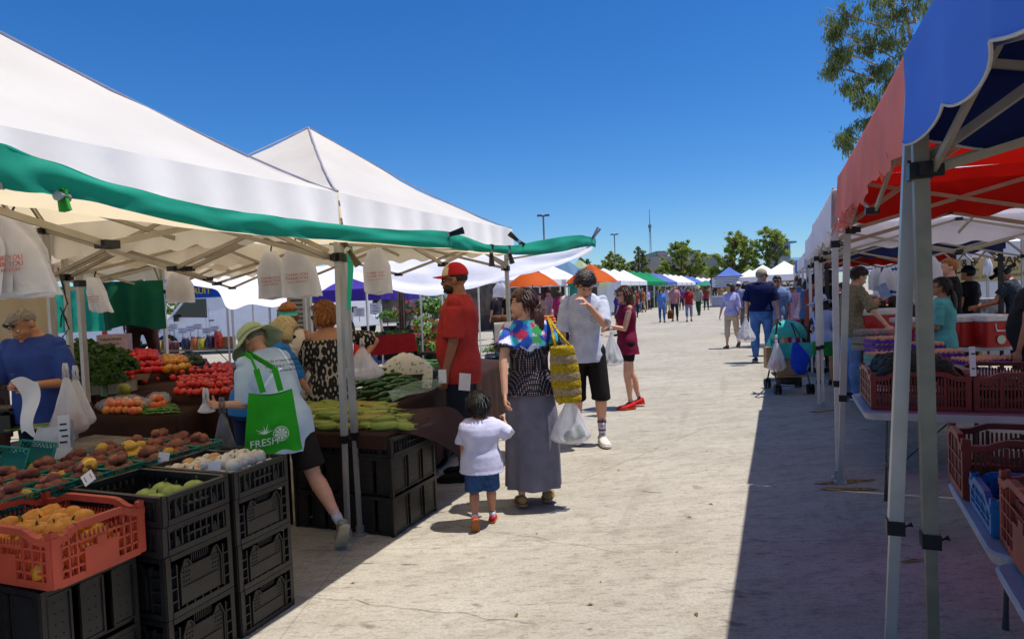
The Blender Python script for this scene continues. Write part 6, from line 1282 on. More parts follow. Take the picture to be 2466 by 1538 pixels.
heap(CHIL, [(345, 998), (428, 994), (420, 975), (350, 980)], .675, 8, 5, 2, .014, 'slim green chili in the small pile on the lower counter', 'green chilies', flat=True, aim=.3)
for i, (px, py, w) in enumerate(((298, 975, .50), (380, 966, .22))):
    p = AZ(px, py + 12, .67); mb = MB(); mb.sph((0, 0, .05), (w / 2, .13, .085), 24, 14); wv = []
    for q in mb.v: d = V(q); wv.append(tuple(d * (1 + .12 * mnoise.noise(d * 14))))
    mb.v = wv; o = mb.build('clear_bag', mat('clear film', 'e8e4ea', .12, alpha=.22, bump=.8, bs=30, spec=.8), None, True); o.location = p; o.rotation_euler = (0, 0, TH); tag(o, ['clear plastic bag over the nectarines', 'smaller clear plastic bag over the orange fruit'][i], 'clear bag')
o = blob('melon', .06, F('yellow-green melon skin', '9a9a3a'), 'melon'); PROTOS.remove(o); o.location = AZ(299, 938, .80); tag(o, 'single yellow-green melon at the end of the cream box'); 
p = AZ(240, 950, .745); mb = MB(); mb.box((0, 0, .05), (.42, .012, .10)); mb.box((0, .28, .05), (.42, .012, .10)); mb.box((-.2, .14, .05), (.012, .28, .1)); mb.box((.2, .14, .05), (.012, .28, .1)); mb.box((0, .14, .005), (.4, .27, .006)); o = mb.build('box', mat('cream cardboard', '9c8f74', .8)); o.location = p; o.rotation_euler = (0, 0, TH); tag(o, 'shallow cream cardboard box in front of the orange tomatoes', 'box')
card('grey card lying on the tomatoes', AZ(330, 915, .80), .22, .12, TH + .3, 1.1, lines=0, m=mat('brown card', '5a4438', .8)); card('pale price card standing behind the red peppers', AZ(366, 868, .90), .20, .10, TH, .9, lines=0, m=mat('grey card', '8a909c', .6)); card('clear plastic price stand behind the bagged fruit', AZ(388, 968, .70), .14, .08, TH + .5, .5, lines=0, m=mat('grey card', '8a909c', .6))
# leafy greens
def leafbunch(R, n, sz, m, seed, flat=.75, curl=1.):
    rr = random.Random(seed); mb = MB()
    for i in range(n):
        a, b = rr.uniform(0, 6.283), rr.uniform(0, 1); d = V((cos(a) * sqrt(1 - b * b), sin(a) * sqrt(1 - b * b), b * flat)); p = d * R * rr.uniform(.55, 1.02); t, s = basis(d + V((rr.uniform(-.6, .6), rr.uniform(-.6, .6), rr.uniform(-.3, .6)))); w = sz * rr.uniform(.6, 1.2)
        nn = d * w * .35 * curl; mb.add([p, p + t * w * .6 + s * w * .2 + nn, p + t * w * .3 + s * w * .9 + nn * rr.uniform(-.5, 1.5), p - t * w * .4 + s * w * .8, p - t * w * .6 + s * w * .2 + nn], [(0, 1, 2), (0, 2, 3), (0, 3, 4)])
    return mb
KAL = mat('kale leaf', '2f4f1e', .5, var=.35, vs=18, transl=.25, tcol='4a7a20', col2='1c3410')
for i, (px, py, D, R) in enumerate(((190, 865, 7.0, .24), (245, 880, 6.8, .24), (275, 895, 6.6, .20), (215, 905, 6.3, .22), (180, 900, 6.2, .22), (255, 925, 6.1, .15), (15, 868, 7.2, .20), (5, 900, 6.4, .2))):
    p = W(px, py, D); mb = leafbunch(R * 1.1, 520, .055, KAL, i); mb.m = 1; mb.tube([(0, -.02, -R * .7), (0, 0, .1)], [.03, .02], 7); o = mb.build('kale_bunch', [KAL, STEM]); o.location = p; tag(o, 'dark curly kale bunch ' + ('in the heap beside the man in blue' if i < 6 else 'behind the left shoulder of the man in blue'), 'kale', 'kale bunches beside the man in blue' if i < 6 else 'kale bunches at the left edge')
clothtable('dark-clothed stand under the heap of kale', [AZ(150, 985, .70), AZ(232, 985, .70), AZ(285, 905, .70), AZ(150, 900, .70)], .70, .6, BRN, seed=7)
clothtable('dark-clothed stand at the left edge behind the man in blue', [AZ(-140, 960, .74), AZ(10, 960, .74), AZ(20, 905, .74), AZ(-100, 905, .74)], .74, .6, BRN, seed=8)
# --- corn and cucumber counter
clothtable('long brown-clothed counter with cucumbers running along the lane edge', [AZ(742, 992, .735), AZ(945, 985, .735), AZ(1215, 868, .735), AZ(1075, 855, .735)], .735, .64, BRN, seed=5, wav=.03)
z = 0
for i, (h, lb) in enumerate(((.262, 'lower'), (.262, 'middle'), (.13, 'top shallow'))):
    for j in (0, 1): crate(f'{lb} black perforated crate of the {["right-hand", "left-hand"][j]} stack under the corn', 'triple' if h > .2 else 'short', .40, .58, h - .003, BK, (-2.37 - .20 - .405 * j, 3.67 + .29, z), .01 * (j - .5))
    z += h
clothtable('brown cloth draped over the crates carrying the corn', [(-3.3, 3.66, 0), (-2.40, 3.66, 0), (-2.42, 4.3, 0), (-3.35, 4.35, 0)], .672, .09, BRN, seed=6, wav=.01, name='table_cloth')
sheet('loose corner of brown cloth with pinkish underside hanging over the crates', [W(935, 1040, 4.40), W(985, 1042, 4.45), W(1045, 1062, 4.65), W(1085, 1082, 4.8), W(1118, 1110, 4.95)], [W(940, 985, 4.95), W(1000, 985, 5.0), W(1050, 980, 5.05), W(1095, 985, 5.2), W(1122, 1010, 5.3)], m=cloth('brown cloth underside', '4a3430', var=.14, vs=3), nx=24, ny=8, fold=.012, seed=3, name='cloth_flap', cat='cloth')
heap(CORN, [(700, 1030), (985, 1030), (950, 985), (712, 978)], .70, 7, 6, 3, .032, 'corn cob in its pale green husk on the brown cloth', 'corn cobs in their husks', flat=True, aim=TH - .1, jit=.42)
heap(CUC, [(765, 968), (958, 968), (1062, 896), (880, 905)], .755, 8, 9, 3, .030, 'dark green cucumber in the heap beside the front poles', 'cucumbers beside the front poles', flat=True, aim=1.2, jit=.35, hump=.09)
heap(BEAN, [(915, 905), (1040, 900), (1060, 886), (950, 890)], .80, 14, 6, 2, .016, 'slim green bean in the pile behind the cucumbers', 'green beans', flat=True, aim=.6, jit=.5, hump=.05)
heap(CUC[:1], [(965, 892), (1085, 900), (1085, 872), (990, 872)], .775, 6, 4, 2, .032, 'thick dark courgette near the man in the red cap', 'courgettes near the red cap man', flat=True, aim=.2, jit=.3, scl=(1.1, 1.3))
mb = MB(); a, b, c, d = W(945, 968, 4.75), W(1070, 925, 5.35), W(1052, 908, 5.45), W(932, 938, 4.9); o = a.copy(); mb.grid(lambda u, v: tuple(((a * (1 - u) + b * u) * (1 - v) + (d * (1 - u) + c * u) * v) - o + V((0, 0, .012 * sin(7 * u + 4 * v)))), 14, 8)
o2 = mb.build('plastic_sheet', mat('greenish clear plastic', 'a9c4a8', .2, alpha=.33, bump=.5, bs=20), None, True); o2.location = o; tag(o2, 'clear greenish plastic sheet folded over the front edge of the cucumber counter', 'plastic sheet')
card('grey and white price card above the plastic sheet', W(1066, 922, 5.4), .065, .11, TH, .1, lines=0)
# ---------------------------------------------------------------- right-hand stalls
WT = mat('white folding table plastic', 'b4b2b4', .5, var=.08, vs=6); GLEG = mat('grey leg', '4a4a4e', .4, metal=.4)
def ftable(label, x0, x1, y0, y1, z, rz=0, m=WT, th=.045, piv=None):
    c = V(((x0 + x1) / 2, (y0 + y1) / 2, 0)); r = thing('folding_table', label, 'folding table', c, rz); hx, hy = (x1 - x0) / 2, (y1 - y0) / 2; mb = MB(); R_ = .07
    pts = []
    for sx, sy, a0 in ((1, 1, 0), (-1, 1, 90), (-1, -1, 180), (1, -1, 270)):
        for k in range(6): a = radians(a0 + 18 * k); pts.append((sx * (hx - R_) + R_ * cos(a), sy * (hy - R_) + R_ * sin(a)))
    n = len(pts); V_ = [(x, y, z) for x, y in pts] + [(x * 1.0, y * 1.0, z - .008) for x, y in pts] + [(x * .985, y * .985, z - th) for x, y in pts]
    mb.add([(x * .99, y * .99, z) for x, y in pts] + [(x, y, z - .008) for x, y in pts] + [(x * .985, y * .985, z - th) for x, y in pts], [tuple(range(n))] + [(j * n + i, (j + 1) * n + i, (j + 1) * n + (i + 1) % n, j * n + (i + 1) % n) for j in (0, 1) for i in range(n)] + [tuple(range(2 * n, 3 * n))[::-1]])
    mb.build('tabletop', m, r)
    for sx in (-1, 1):
        for sy in (-1, 1): mb = MB(); mb.tube([(sx * (hx - .22), sy * (hy - .08), z - th), (sx * (hx - .20), sy * (hy - .10), .0)], .014, 8); mb.build('leg', GLEG, r)
        mb = MB(); mb.tube([(sx * (hx - .20), -(hy - .10), .28), (sx * (hx - .20), hy - .10, .28)], .010, 6); mb.tube([(sx * (hx - .21), 0, .30), (sx * (hx - .6), 0, z - th)], .010, 6); mb.build('brace', GLEG, r)
    return r
UT = ftable('white folding table holding the dark red avocado crates', .46, 2.45, 4.56, 5.36, .745)
crate('dark red vented crate heaped with avocados, leftmost on the white table', 'slat', .53, .60, .235, DR, (.515 + .265, 4.66 + .30, .748)); crate('dark red vented crate right of the avocado crate', 'slat', .55, .60, .235, DR, (1.055 + .275, 4.66 + .30, .748)); crate('dark red vented crate at the right end of the white table', 'slat', .55, .60, .235, DR, (1.615 + .275, 4.66 + .30, .748))
heapw(AVO, .56, 1.0, 4.70, 5.22, .93, 8, 9, 3, .032, 'dark avocado piled in the left red crate on the white table', 'avocados in the left red crate', seed=1, hump=.05, scl=(1.05, 1.35))
heapw(AVO + AVOG, 1.1, 1.55, 4.70, 5.2, .86, 7, 8, 1, .034, 'avocado lying low in the second red crate', 'avocados in the second red crate', seed=2)
card('tall white price slip stuck between the two avocado crates', AZ(2344, 905, .98), .035, .17, TH, .05, lines=2)
LT = ftable('low white folding table with the lower red and blue crates', .66, 2.54, 2.56, 3.50, .62, -.064); LT2 = ftable('nearest white folding table cut by the right edge of the photograph', .60, 2.5, 1.64, 2.55, .605, -.064)
crate('dark red vented crate with green fruit at the far end of the low table', 'slat', .60, .38, .26, DR, (.70 + .30, 3.40, .623), -.064); crate('tall orange-red vented crate nearest the camera on the right', 'grid', .42, .60, .26, mat('worn red crate plastic', '9a3a28', .5, var=.2, vs=5), (.665 + .22, 2.44, .625), -.064)
crate('small blue crate between the two red crates on the low table', 'slat', .28, .40, .14, BC, (.69 + .14, 2.975, .623), -.064)
heapw(AVOG, .76, 1.24, 3.26, 3.54, .69, 8, 5, 2, .036, 'small green fruit in the low dark red crate', 'green fruits in the low red crate', seed=5)
# egg tables
EC = cloth('pale floral table cloth', '9a8c90', var=.25, vs=25, col2='b08a90')
clothtable('pink floral clothed table carrying the egg trays along the lane', [(.80, 6.0, 0), (2.7, 6.0, 0), (2.7, 6.75, 0), (1.55, 6.75, 0), (1.55, 10.2, 0), (1.05, 10.2, 0)], .75, .26, EC, seed=9)
def tray(label, p, rz, m, nx=6, ny=5, lv=1, eggs=True, eg=EGG, rim=False):
    r = thing('egg_tray', label, 'egg tray', p, rz); mb = MB(); s = .048
    def fn(u, v):
        x = (u - .5) * nx * s; y = (v - .5) * ny * s; return (x, y, .022 - .018 * cos(2 * pi * u * nx) * .5 - .018 * cos(2 * pi * v * ny) * .5 + (0 if 0 < u < 1 and 0 < v < 1 else .0))
    mb.grid(fn, nx * 5, ny * 5)
    for a, b in (((-1, -1), (1, -1)), ((1, -1), (1, 1)), ((1, 1), (-1, 1)), ((-1, 1), (-1, -1))):
        X, Y = nx * s / 2, ny * s / 2; n = 30
        def f2(u, v): x = (a[0] + (b[0] - a[0]) * u) * X; y = (a[1] + (b[1] - a[1]) * u) * Y; k = nx if a[1] == b[1] else ny; o = .006 * (1 - v); return (x * (1 + o), y * (1 + o), -.005 + .038 * v + .010 * cos(2 * pi * u * k) * v * -1)
        mb.grid(f2, n, 3)
    mb.build('tray', m, r, True)
    return r
PUR = mat('purple pulp', '5a3a9c', .85, bump=.5, bs=60); TEA = mat('teal pulp', '4a9c98', .85, bump=.5, bs=60); GRP = mat('grey pulp', '8c8278', .85, bump=.6, bs=60)
def traystack(lbl, px, py, D, z, m, n, rz, eg=EGG, fill=.9, eggs=True, seed=0, nx=6, ny=5):
    base = W(px, py, D); rr = random.Random(seed + int(px)); s = .048
    for l in range(n):
        zz = z + l * .052; tray(f'{lbl}, {["lowest", "second", "third", "fourth", "fifth"][l]} of its stack' if n > 1 else lbl, (base.x, base.y, zz), rz + rr.uniform(-.03, .03), m, nx, ny)
        if not eggs: continue
        for i in range(nx):
            for j in range(ny):
                if l < n - 1 and not (j == 0 or i == 0): continue
                if rr.random() > fill: continue
                q = Matrix.Rotation(rz, 3, 'Z') @ V(((i - nx / 2 + .5) * s, (j - ny / 2 + .5) * s, 0)); dup(eg[0], (base.x + q.x, base.y + q.y, zz + .030), rot=(rr.uniform(-.1, .1), rr.uniform(-.1, .1), 0), label=f'brown egg sitting in a {lbl}'[:90], group=f'eggs in the {lbl}', scale=rr.uniform(.93, 1.05))
traystack('purple egg tray left of the poles', 2128, 800, 6.9, .755, PUR, 4, TH, seed=1)
traystack('teal egg tray left of the poles', 2130, 800, 6.35, .755, TEA, 2, TH, seed=2)
traystack('purple egg tray between the two big poles', 2225, 800, 6.7, .755, PUR, 3, TH, seed=3)
traystack('purple egg tray in front of the egg seller', 2268, 800, 6.4, .755, PUR, 2, TH, seed=4)
traystack('small purple egg tray behind the front ones', 2238, 800, 7.35, .755, PUR, 4, TH, seed=8, nx=5, ny=4)
traystack('flat purple egg tray right of the white slip', 2342, 800, 6.1, .755, PUR, 1, TH, seed=5); traystack('rightmost purple egg tray', 2395, 800, 6.15, .755, PUR, 1, TH, seed=6)
for i in range(7):
    c = W(2082 + 14 * (i % 4), 800, 7.9 - .28 * (i // 4)); mb = MB()
    for l in range(3 - (i // 4)): mb.box((0, 0, .036 + .072 * l), (.12, .30, .06)); [mb.sph((sx * .035, -.12 + .05 * k, .055 + .072 * l), (.026, .024, .024), 8, 5) for sx in (-1, 1) for k in range(6)]
    o = mb.build('egg_cartons', [GRP, mat('pink pulp', 'b87a7e', .85, bump=.5)][i % 2], None, True); o.location = (c.x, c.y, .755); o.rotation_euler = (0, 0, TH + .05 * i); tag(o, 'pile of closed grey and pink egg cartons at the lane end of the egg table', 'egg cartons', 'closed egg cartons')
def cooler(label, px, D, z, w, d, h, yaw=TH, sticker=True, handle=True):
    p = W(px, 700, D); r = thing('cooler', label, 'cooler', (p.x, p.y, z), yaw); m = mat('red cooler plastic', 'b01f1a', .35, var=.05); wm = mat('white cooler lid', 'd4ccc8', .4, var=.05)
    def rb(mb, w, d, z0, z1, t=1.0, e=.45): mb.loft([((0, 0, z0), (w / 2 * .95 * t, 0, 0), (0, d / 2 * .95 * t, 0), .22), ((0, 0, z0 + .01), (w / 2 * t, 0, 0), (0, d / 2 * t, 0), .22), ((0, 0, z1 - .008), (w / 2, 0, 0), (0, d / 2, 0), .22), ((0, 0, z1), (w / 2 * .97, 0, 0), (0, d / 2 * .97, 0), .22)], 40)
    mb = MB(); rb(mb, w, d, 0, h * .80, .93); mb.build('box', m, r, 2); mb = MB(); rb(mb, w * 1.03, d * 1.04, h * .80, h); mb.build('lid', wm, r, 2)
    if handle: mb = MB(); y = -d / 2 - .015; mb.tube([(-.06, y + .02, h * .74), (-.06, y, h * .52), (.06, y, h * .52), (.06, y + .02, h * .74)], .009, 6); mb.build('handle', wm, r)
    if sticker: mb = MB(); n = 20; mb.add([(.0 + .05 * cos(2 * pi * k / n), -d / 2 - .004, h * .24 + .05 * sin(2 * pi * k / n)) for k in range(n)], [tuple(range(n))]); mb.build('sticker', mat('sticker', '9cb8bc', .5, var=.5, vs=40, col2='c8b05a'), r)
    return r
cooler('long red cooler with a white lid behind the egg cartons on the left', 2112, 9.3, .755, .68, .38, .40, handle=False)
ct = W(2350, 700, 7.9); ftable('white table under the two red coolers behind the egg seller', ct.x - .55, ct.x + .55, ct.y - .35, ct.y + .35, .745, TH)
cooler('right one of the two red coolers with a white carry handle', 2368, 7.7, .75, .36, .55, .36); cooler('left one of the two red coolers, partly behind the egg seller', 2304, 7.9, .75, .30, .55, .35, handle=False, sticker=False)
c = W(2168, 700, 7.6)
cooler('small white-fronted box beside the big pole on the right', 2182, 8.6, .755, .3, .3, .3, handle=False, sticker=False)
# honey jars
JB = mat('honey', 'a8441a', .15, alpha=.95); JD = mat('dark jam', '2a1810', .15)
for i, (px, D, m, s) in enumerate(((2072, 10.4, JB, 1.2), (2104, 10.4, JB, 1.3), (2090, 10.0, JD, .9), (2125, 10.1, JD, .9), (2150, 10.4, JD, 1.3), (2168, 10.0, JD, .9))):
    p = W(px, 700, D); r = thing('honey_jar', ['orange honey jar left of the poles, first', 'tall orange honey jar behind the red cooler', 'low dark jar in front of the honey', 'low dark jar in the middle of the row', 'tall dark jar with a white lid near the pole', 'low dark jar next to the pole'][i], 'jar', (p.x, p.y, 1.14)); mb = MB(); mb.lathe([(.001, 0), (.05 * s, 0), (.052 * s, .02), (.052 * s, .10 * s), (.04 * s, .13 * s)], (0, 0, 0), 14); mb.build('glass', m, r, True); mb = MB(); mb.lathe([(.042 * s, .128 * s), (.044 * s, .155 * s), (.001, .157 * s)], (0, 0, 0), 14); mb.build('lid', mat('white lid', 'c8c4c0', .4), r, True)
p = W(2118, 700, 10.6); mb = MB(); mb.box((0, 0, .57), (1.4, .5, 1.14)); [mb.box((0, -.255, z), (1.42, .02, .02)) for z in (.1, .5, .9, 1.13)]; o = mb.build('display_shelf', mat('brown wood', '4a2a1e', .7, var=.2)); o.location = (p.x, p.y, 0); o.rotation_euler = (0, 0, TH); tag(o, 'dark brown wooden display shelf carrying the honey jars', 'display shelf')
# back produce tables on the right
clothtable('dark green clothed fruit table under the farm banner', [W(2300, 700, 10.9), W(2520, 700, 8.9), W(2560, 700, 9.8), W(2320, 700, 12.0)], .84, .35, cloth('dark green cloth', '16301f'), seed=3)
def heapD(protos, px0, px1, D0, D1, z, nx, ny, layers, dz, label, group, seed=0):
    rr = random.Random(seed + int(px0))
    for l in range(layers):
        for i in range(nx - l):
            for j in range(ny - l):
                s = (i + .5 + l * .5 + rr.uniform(-.3, .3)) / nx; t = (j + .5 + l * .5 + rr.uniform(-.3, .3)) / ny; p = W(px0 + (px1 - px0) * s, 700, D0 + (D1 - D0) * t); p.z = z + l * dz
                dup(protos[rr.randrange(len(protos))], p, rot=(rr.uniform(0, 6),) * 3, label=label, group=group, scale=rr.uniform(.9, 1.3))
heapD(TOM + NEC + PEP, 2310, 2500, 10.6, 10.0, .88, 17, 3, 2, .05, 'red or mixed fruit on the dark green table under the banner', 'fruit under the farm banner')
clothtable('brown produce table behind the red cooler with orange vegetables', [W(2050, 700, 12.6), W(2190, 700, 12.2), W(2200, 700, 13.4), W(2060, 700, 13.8)], .92, .5, BRN, seed=4)
heapD(ORG + PEPO, 2085, 2180, 12.6, 13.4, .96, 12, 4, 2, .06, 'orange vegetable heaped on the brown table behind the red cooler', 'orange vegetables behind the cooler')
clothtable('second brown table further along with red produce', [W(2085, 700, 14.6), W(2190, 700, 14.2), W(2200, 700, 15.4), W(2090, 700, 15.6)], 1.02, .5, mat('maroon cloth', '5a2420', .8), seed=6)
heapD(TOM, 2105, 2160, 14.6, 15.2, 1.06, 8, 3, 2, .05, 'tomato on the far maroon table behind the boy', 'tomatoes on the far maroon table')
# banner
BAN = mat('cream banner', 'b8aa80', .7, var=.06, vs=3, transl=.2, tcol='c8b888'); INKB = mat('banner ink', '26221c', .7)
p0 = W(2272, 652, 13.4); r = thing('banner', 'cream farm banner with dark serif-like capitals hung at the back right stall', 'banner', p0, TH + .0); mb = MB()
mb.grid(lambda u, v: (2.9 * u, .02 * sin(9 * u), .24 - .50 * v + .01 * sin(5 * u)), 24, 4); mb.build('cloth', BAN, r, True); s = 13.4 / 1600
for t, px, py, sz in (('& B', 2331, 637, .20), ('FARMS', 2448, 633, .24), ('GROW', 2336, 656, .105), ('WHAT YOU EAT', 2460, 655, .105), ('MITCHELL AVE', 2345, 673, .085), ('RIVERSIDE', 2446, 670, .085)):
    text(t, sz, INKB, r, ((px - 2272) * s, -.03, (652 - py) * s + .01), (1, 0, .055), (0, 0, 1), bold=.004 if sz > .15 else .0, name='lettering')
WV = mat('white vehicle paint', 'd2d4dc', .25, var=.03, spec=.6); GLS = mat('vehicle glass', '16242c', .08, spec=.8); TYR = mat('tyre', '141414', .8); RIM = mat('rim', '8a8a8c', .3, metal=.6)
def vehicle(label, p, yaw, prof, W_, glass, wheels, name='van', cat='van', front=None, R=.36, stripes=None):
    r = thing(name, label, cat, p, yaw); n = len(prof); mb = MB(); ins = []
    c = (sum(x for x, z in prof) / n, sum(z for x, z in prof) / n)
    for y, sc in ((-W_ / 2, .965), (-W_ / 2 + .05, 1.), (W_ / 2 - .05, 1.), (W_ / 2, .965)):
        for x, z in prof: mb.v.append((c[0] + (x - c[0]) * sc, y, c[1] + (z - c[1]) * sc if z > .5 else z))
    mb.f = [tuple(range(n)), tuple(range(3 * n, 4 * n))[::-1]] + [(j * n + i, (j + 1) * n + i, (j + 1) * n + (i + 1) % n, j * n + (i + 1) % n) for j in range(3) for i in range(n)]; mb.mi = [0] * len(mb.f); mb.build('body', WV, r, 2)
    for sd in (-1, 1):
        for g in glass: mb = MB(); y = sd * (W_ / 2 + .006); mb.add([(x, y, z) for x, z in g] + [(x, y - sd * .02, z) for x, z in g], [tuple(range(len(g)))] + [(i, len(g) + i, len(g) + (i + 1) % len(g), (i + 1) % len(g)) for i in range(len(g))]); mb.build('side_window', GLS, r)
        for x in wheels:
            mb = MB(); mb.tube([(x, sd * (W_ / 2 - .22), R), (x, sd * (W_ / 2 + .01), R)], R, 24); w = mb.build('wheel', TYR, r, 2); mb = MB(); mb.tube([(x, sd * (W_ / 2 - .02), R), (x, sd * (W_ / 2 + .02), R)], R * .58, 16); mb.build('rim', RIM, w)
        mb = MB(); mb.box((wheels[0] * .5 + .55, sd * (W_ / 2 + .012), 1.12), (.16, .02, .04)); mb.box((wheels[0] - 1.0 + 1.35, sd * (W_ / 2 + .10), 1.25), (.10, .18, .22)); mb.build('mirror', M_BLKP, r)
        mb = MB()
        for x in (wheels[0] + .25, wheels[0] + 1.25, wheels[0] + 1.35): mb.box((x, sd * (W_ / 2 + .003), 1.0), (.012, .006, 1.1))
        mb.build('door_seam', mat('grey seam', 'a9a6b4', .7), r)
    if front:
        mb = MB(); (x0, z0), (x1, z1) = front; mb.add([(x0 - .01, -W_ * .42, z0), (x0 - .01, W_ * .42, z0), (x1 - .01, W_ * .38, z1), (x1 - .01, -W_ * .38, z1)], [(0, 1, 2, 3)]); mb.build('windscreen', GLS, r)
    mb = MB(); x = min(q[0] for q in prof) - .012
    for k in range(6): mb.box((x, 0, .72 + .07 * k), (.03, W_ * .5, .035))
    mb.build('grille', M_BLKP, r)
    for sd in (-1, 1): mb = MB(); mb.box((x, sd * W_ * .36, .85), (.04, .3, .18)); mb.build('headlight', mat('headlight', 'c8ccd0', .1), r)
    mb = MB(); mb.box((x + .02, 0, .45), (.14, W_ * .98, .16)); mb.build('bumper', M_BLKP, r); return r
vp = W(500, 700, 24); vp.z = 0
prof = [(-2.6, .45), (-2.62, 1.0), (-2.5, 1.12), (-1.75, 1.22), (-1.1, 1.95), (-.9, 2.03), (2.5, 2.05), (2.6, 1.9), (2.62, .45)]
vehicle('plain white cargo van parked behind the jar table, facing left', G(560, 846), TH + .10, prof, 1.9, [[(-1.55, 1.28), (-1.08, 1.85), (-.45, 1.85), (-.45, 1.22)]], (-1.75, 1.6), front=((-1.78, 1.22), (-1.15, 1.92)))
vehicle('second white van behind the green cloth on the far left', G(205, 850), TH - .05, prof, 1.9, [[(-1.55, 1.28), (-1.08, 1.85), (-.45, 1.85), (-.45, 1.22)]], (-1.75, 1.6))
mb = MB(); q = W(252, 795, 22.4); mb.box((0, 0, 0), (.16, .05, .36)); o = mb.build('tail_light', mat('red lens', 'b01418', .3)); o.location = q; o.rotation_euler = (0, 0, TH); tag(o, 'tall red tail light at the corner of the second white van', 'tail light')
lor = [(-3.0, .55), (-3.02, 1.35), (-2.0, 1.55), (-1.75, 2.45), (-.4, 2.5), (-.35, .9), (3.4, .9), (3.4, .55)]
vehicle('white lorry cab with a wide grille below the purple tent', G(862, 815), TH + radians(68), lor, 2.1, [[(-1.8, 1.6), (-1.62, 2.3), (-.8, 2.3), (-.8, 1.6)]], (-2.1, 2.2), name='lorry', cat='lorry', front=((-2.0, 1.58), (-1.76, 2.4)), R=.45)
bx = [(-3, .6), (-3.0, 2.3), (-2.9, 2.45), (4, 2.45), (4, .6)]
p = W(2420, 700, 17.5); p.z = 0; vehicle('white box lorry parked behind the farm banner', p, TH + .05, bx, 2.0, [], (-2, 2.5), name='lorry', cat='lorry')
# cardboard boxes behind the blond man
for i, (px, z) in enumerate(((2318, 0), (2320, .33), (2316, .66), (2318, .95))):
    p = W(px, 700, 12.2); mb = MB(); mb.box((0, 0, .16), (.45, .35, .29)); mb.box((0, -.176, .16), (.06, .002, .29)); o = mb.build('cardboard_box', mat('cardboard', '8a6a48', .8, var=.15)); o.location = (p.x, p.y, z); o.rotation_euler = (0, 0, TH + .1 * i); tag(o, ['lowest', 'second', 'third', 'topmost'][i] + ' cardboard box in the pile behind the blond man', 'cardboard box')
mb = MB(); p = W(2385, 700, 11.2); mb.box((0, 0, .1), (.62, .4, .26)); mb.box((0, -.21, .1), (.5, .01, .18)); [mb.box((0, -.215, .02 + .04 * k), (.5, .008, .008)) for k in range(5)]; o = mb.build('fruit_box', mat('printed white box', 'b0aeb8', .6, var=.3, vs=12)); o.location = (p.x, p.y, .95); o.rotation_euler = (0, 0, TH); tag(o, 'white printed fruit box on the green table under the banner', 'box')
hung('pink-tinted shopping bags hanging under the red lining, left bunch', 2106, 646, 10.5, .20, .34, 3, .01, seed=12, lines=False); hung('pink-tinted shopping bags hanging under the red lining, middle bunch', 2134, 644, 10.3, .21, .34, 3, .01, seed=13, lines=False); hung('pale shopping bags hanging under the red lining, right bunch', 2156, 650, 10.5, .17, .32, 2, .01, seed=14, lines=False)
hung('big white bag hanging beside the head of the blond man', 2240, 618, 8.2, .28, .42, 2, .01, seed=15, lines=False); hung('pink bag hanging in front of the farm banner', 2378, 622, 12.4, .16, .30, 2, .01, seed=16, lines=False)
panel('bright blue cloth hanging behind the pink bags', W(2122, 700, 17).xy.to_3d(), W(2178, 700, 16.6).xy.to_3d(), .8, 1.85, canopy_mat('strong blue cloth', '1f4fb0', '1f4fb0', .2), 'hanging_cloth', 'cloth', seed=3)
panel('row of pale and red shirts hanging past the fourth right tent', W(1958, 650, 13.2).xy.to_3d(), W(1984, 650, 13.0).xy.to_3d(), 1.2, 1.95, mat('hung shirts', 'c06a68', .8, var=.5, vs=3, col2='8fa0c8'), 'hanging_shirts', 'shirts', seed=7)
mb = MB(); p = W(2201, 690, 8.6); mb.grid(lambda u, v: (.06 * u, 0, -.42 * v + .02 * u), 3, 8); o = mb.build('yellow_sign', mat('yellow card', 'c89a1c', .6)); o.location = p + V((0, 0, .25)); o.rotation_euler = (0, 0, TH); tag(o, 'narrow yellow sign seen between the two big aluminium poles', 'sign')
# --- stroller
sp_ = W(1898, 900, 9.6); sp_.z = 0; ST = thing('stroller', 'folding stroller with a turquoise hood, tan seat cloth and black double wheels', 'stroller', sp_, TH - .15)
TQ = cloth('turquoise fabric', '48bdb4', vs=5, var=.12); TANF = cloth('tan fabric', 'a88a68')
mb = MB()
def hd(u, v):
    a = pi * u; b = -.15 + 1.75 * v; return (.28 * cos(a) * (1 - .10 * v), -.08 - .30 * cos(b) * sin(a) * 1.0 + .18 * (1 - v), .66 + .38 * sin(a) ** .6 * (.45 + .55 * sin(b)) + .006 * mnoise.noise(V((u * 8, v * 6, 1))))
mb.grid(hd, 28, 16); mb.grid(lambda u, v: (-.27 + .54 * u, -.24 + .05 * sin(pi * u), .72 - .22 * v), 8, 5); mb.build('hood', TQ, ST, True)
mb = MB(); mb.grid(lambda u, v: (-.20 + .40 * u, -.17 + .02 * sin(pi * u), .62 - .40 * v), 8, 6); mb.grid(lambda u, v: (-.20 + .40 * u, -.17 + .38 * v, .26 - .03 * sin(pi * v)), 6, 6); mb.build('seat', TANF, ST, True)
for q in (-1, 1):
    mb = MB(); mb.tube([(q * .22, .34, .10), (q * .22, .10, .38), (q * .22, -.26, .84), (q * .22, -.36, 1.02), (q * .22, -.42, 1.06), (q * .21, -.50, 1.0)], [.012, .012, .012, .016, .018, .018], 8); mb.build('handle', M_BLKP, ST, True)
    mb = MB(); mb.tube([(q * .22, -.30, .10), (q * .22, .02, .50)], .012, 7); mb.build('frame_tube', GLEG, ST)
    for y in (.34, -.30):
        for e in (-1, 1): mb = MB(); mb.tube([(q * .22 + e * .028 - .011, y, .075), (q * .22 + e * .028 + .011, y, .075)], .075, 18); mb.build('wheel', TYR, ST, 2)
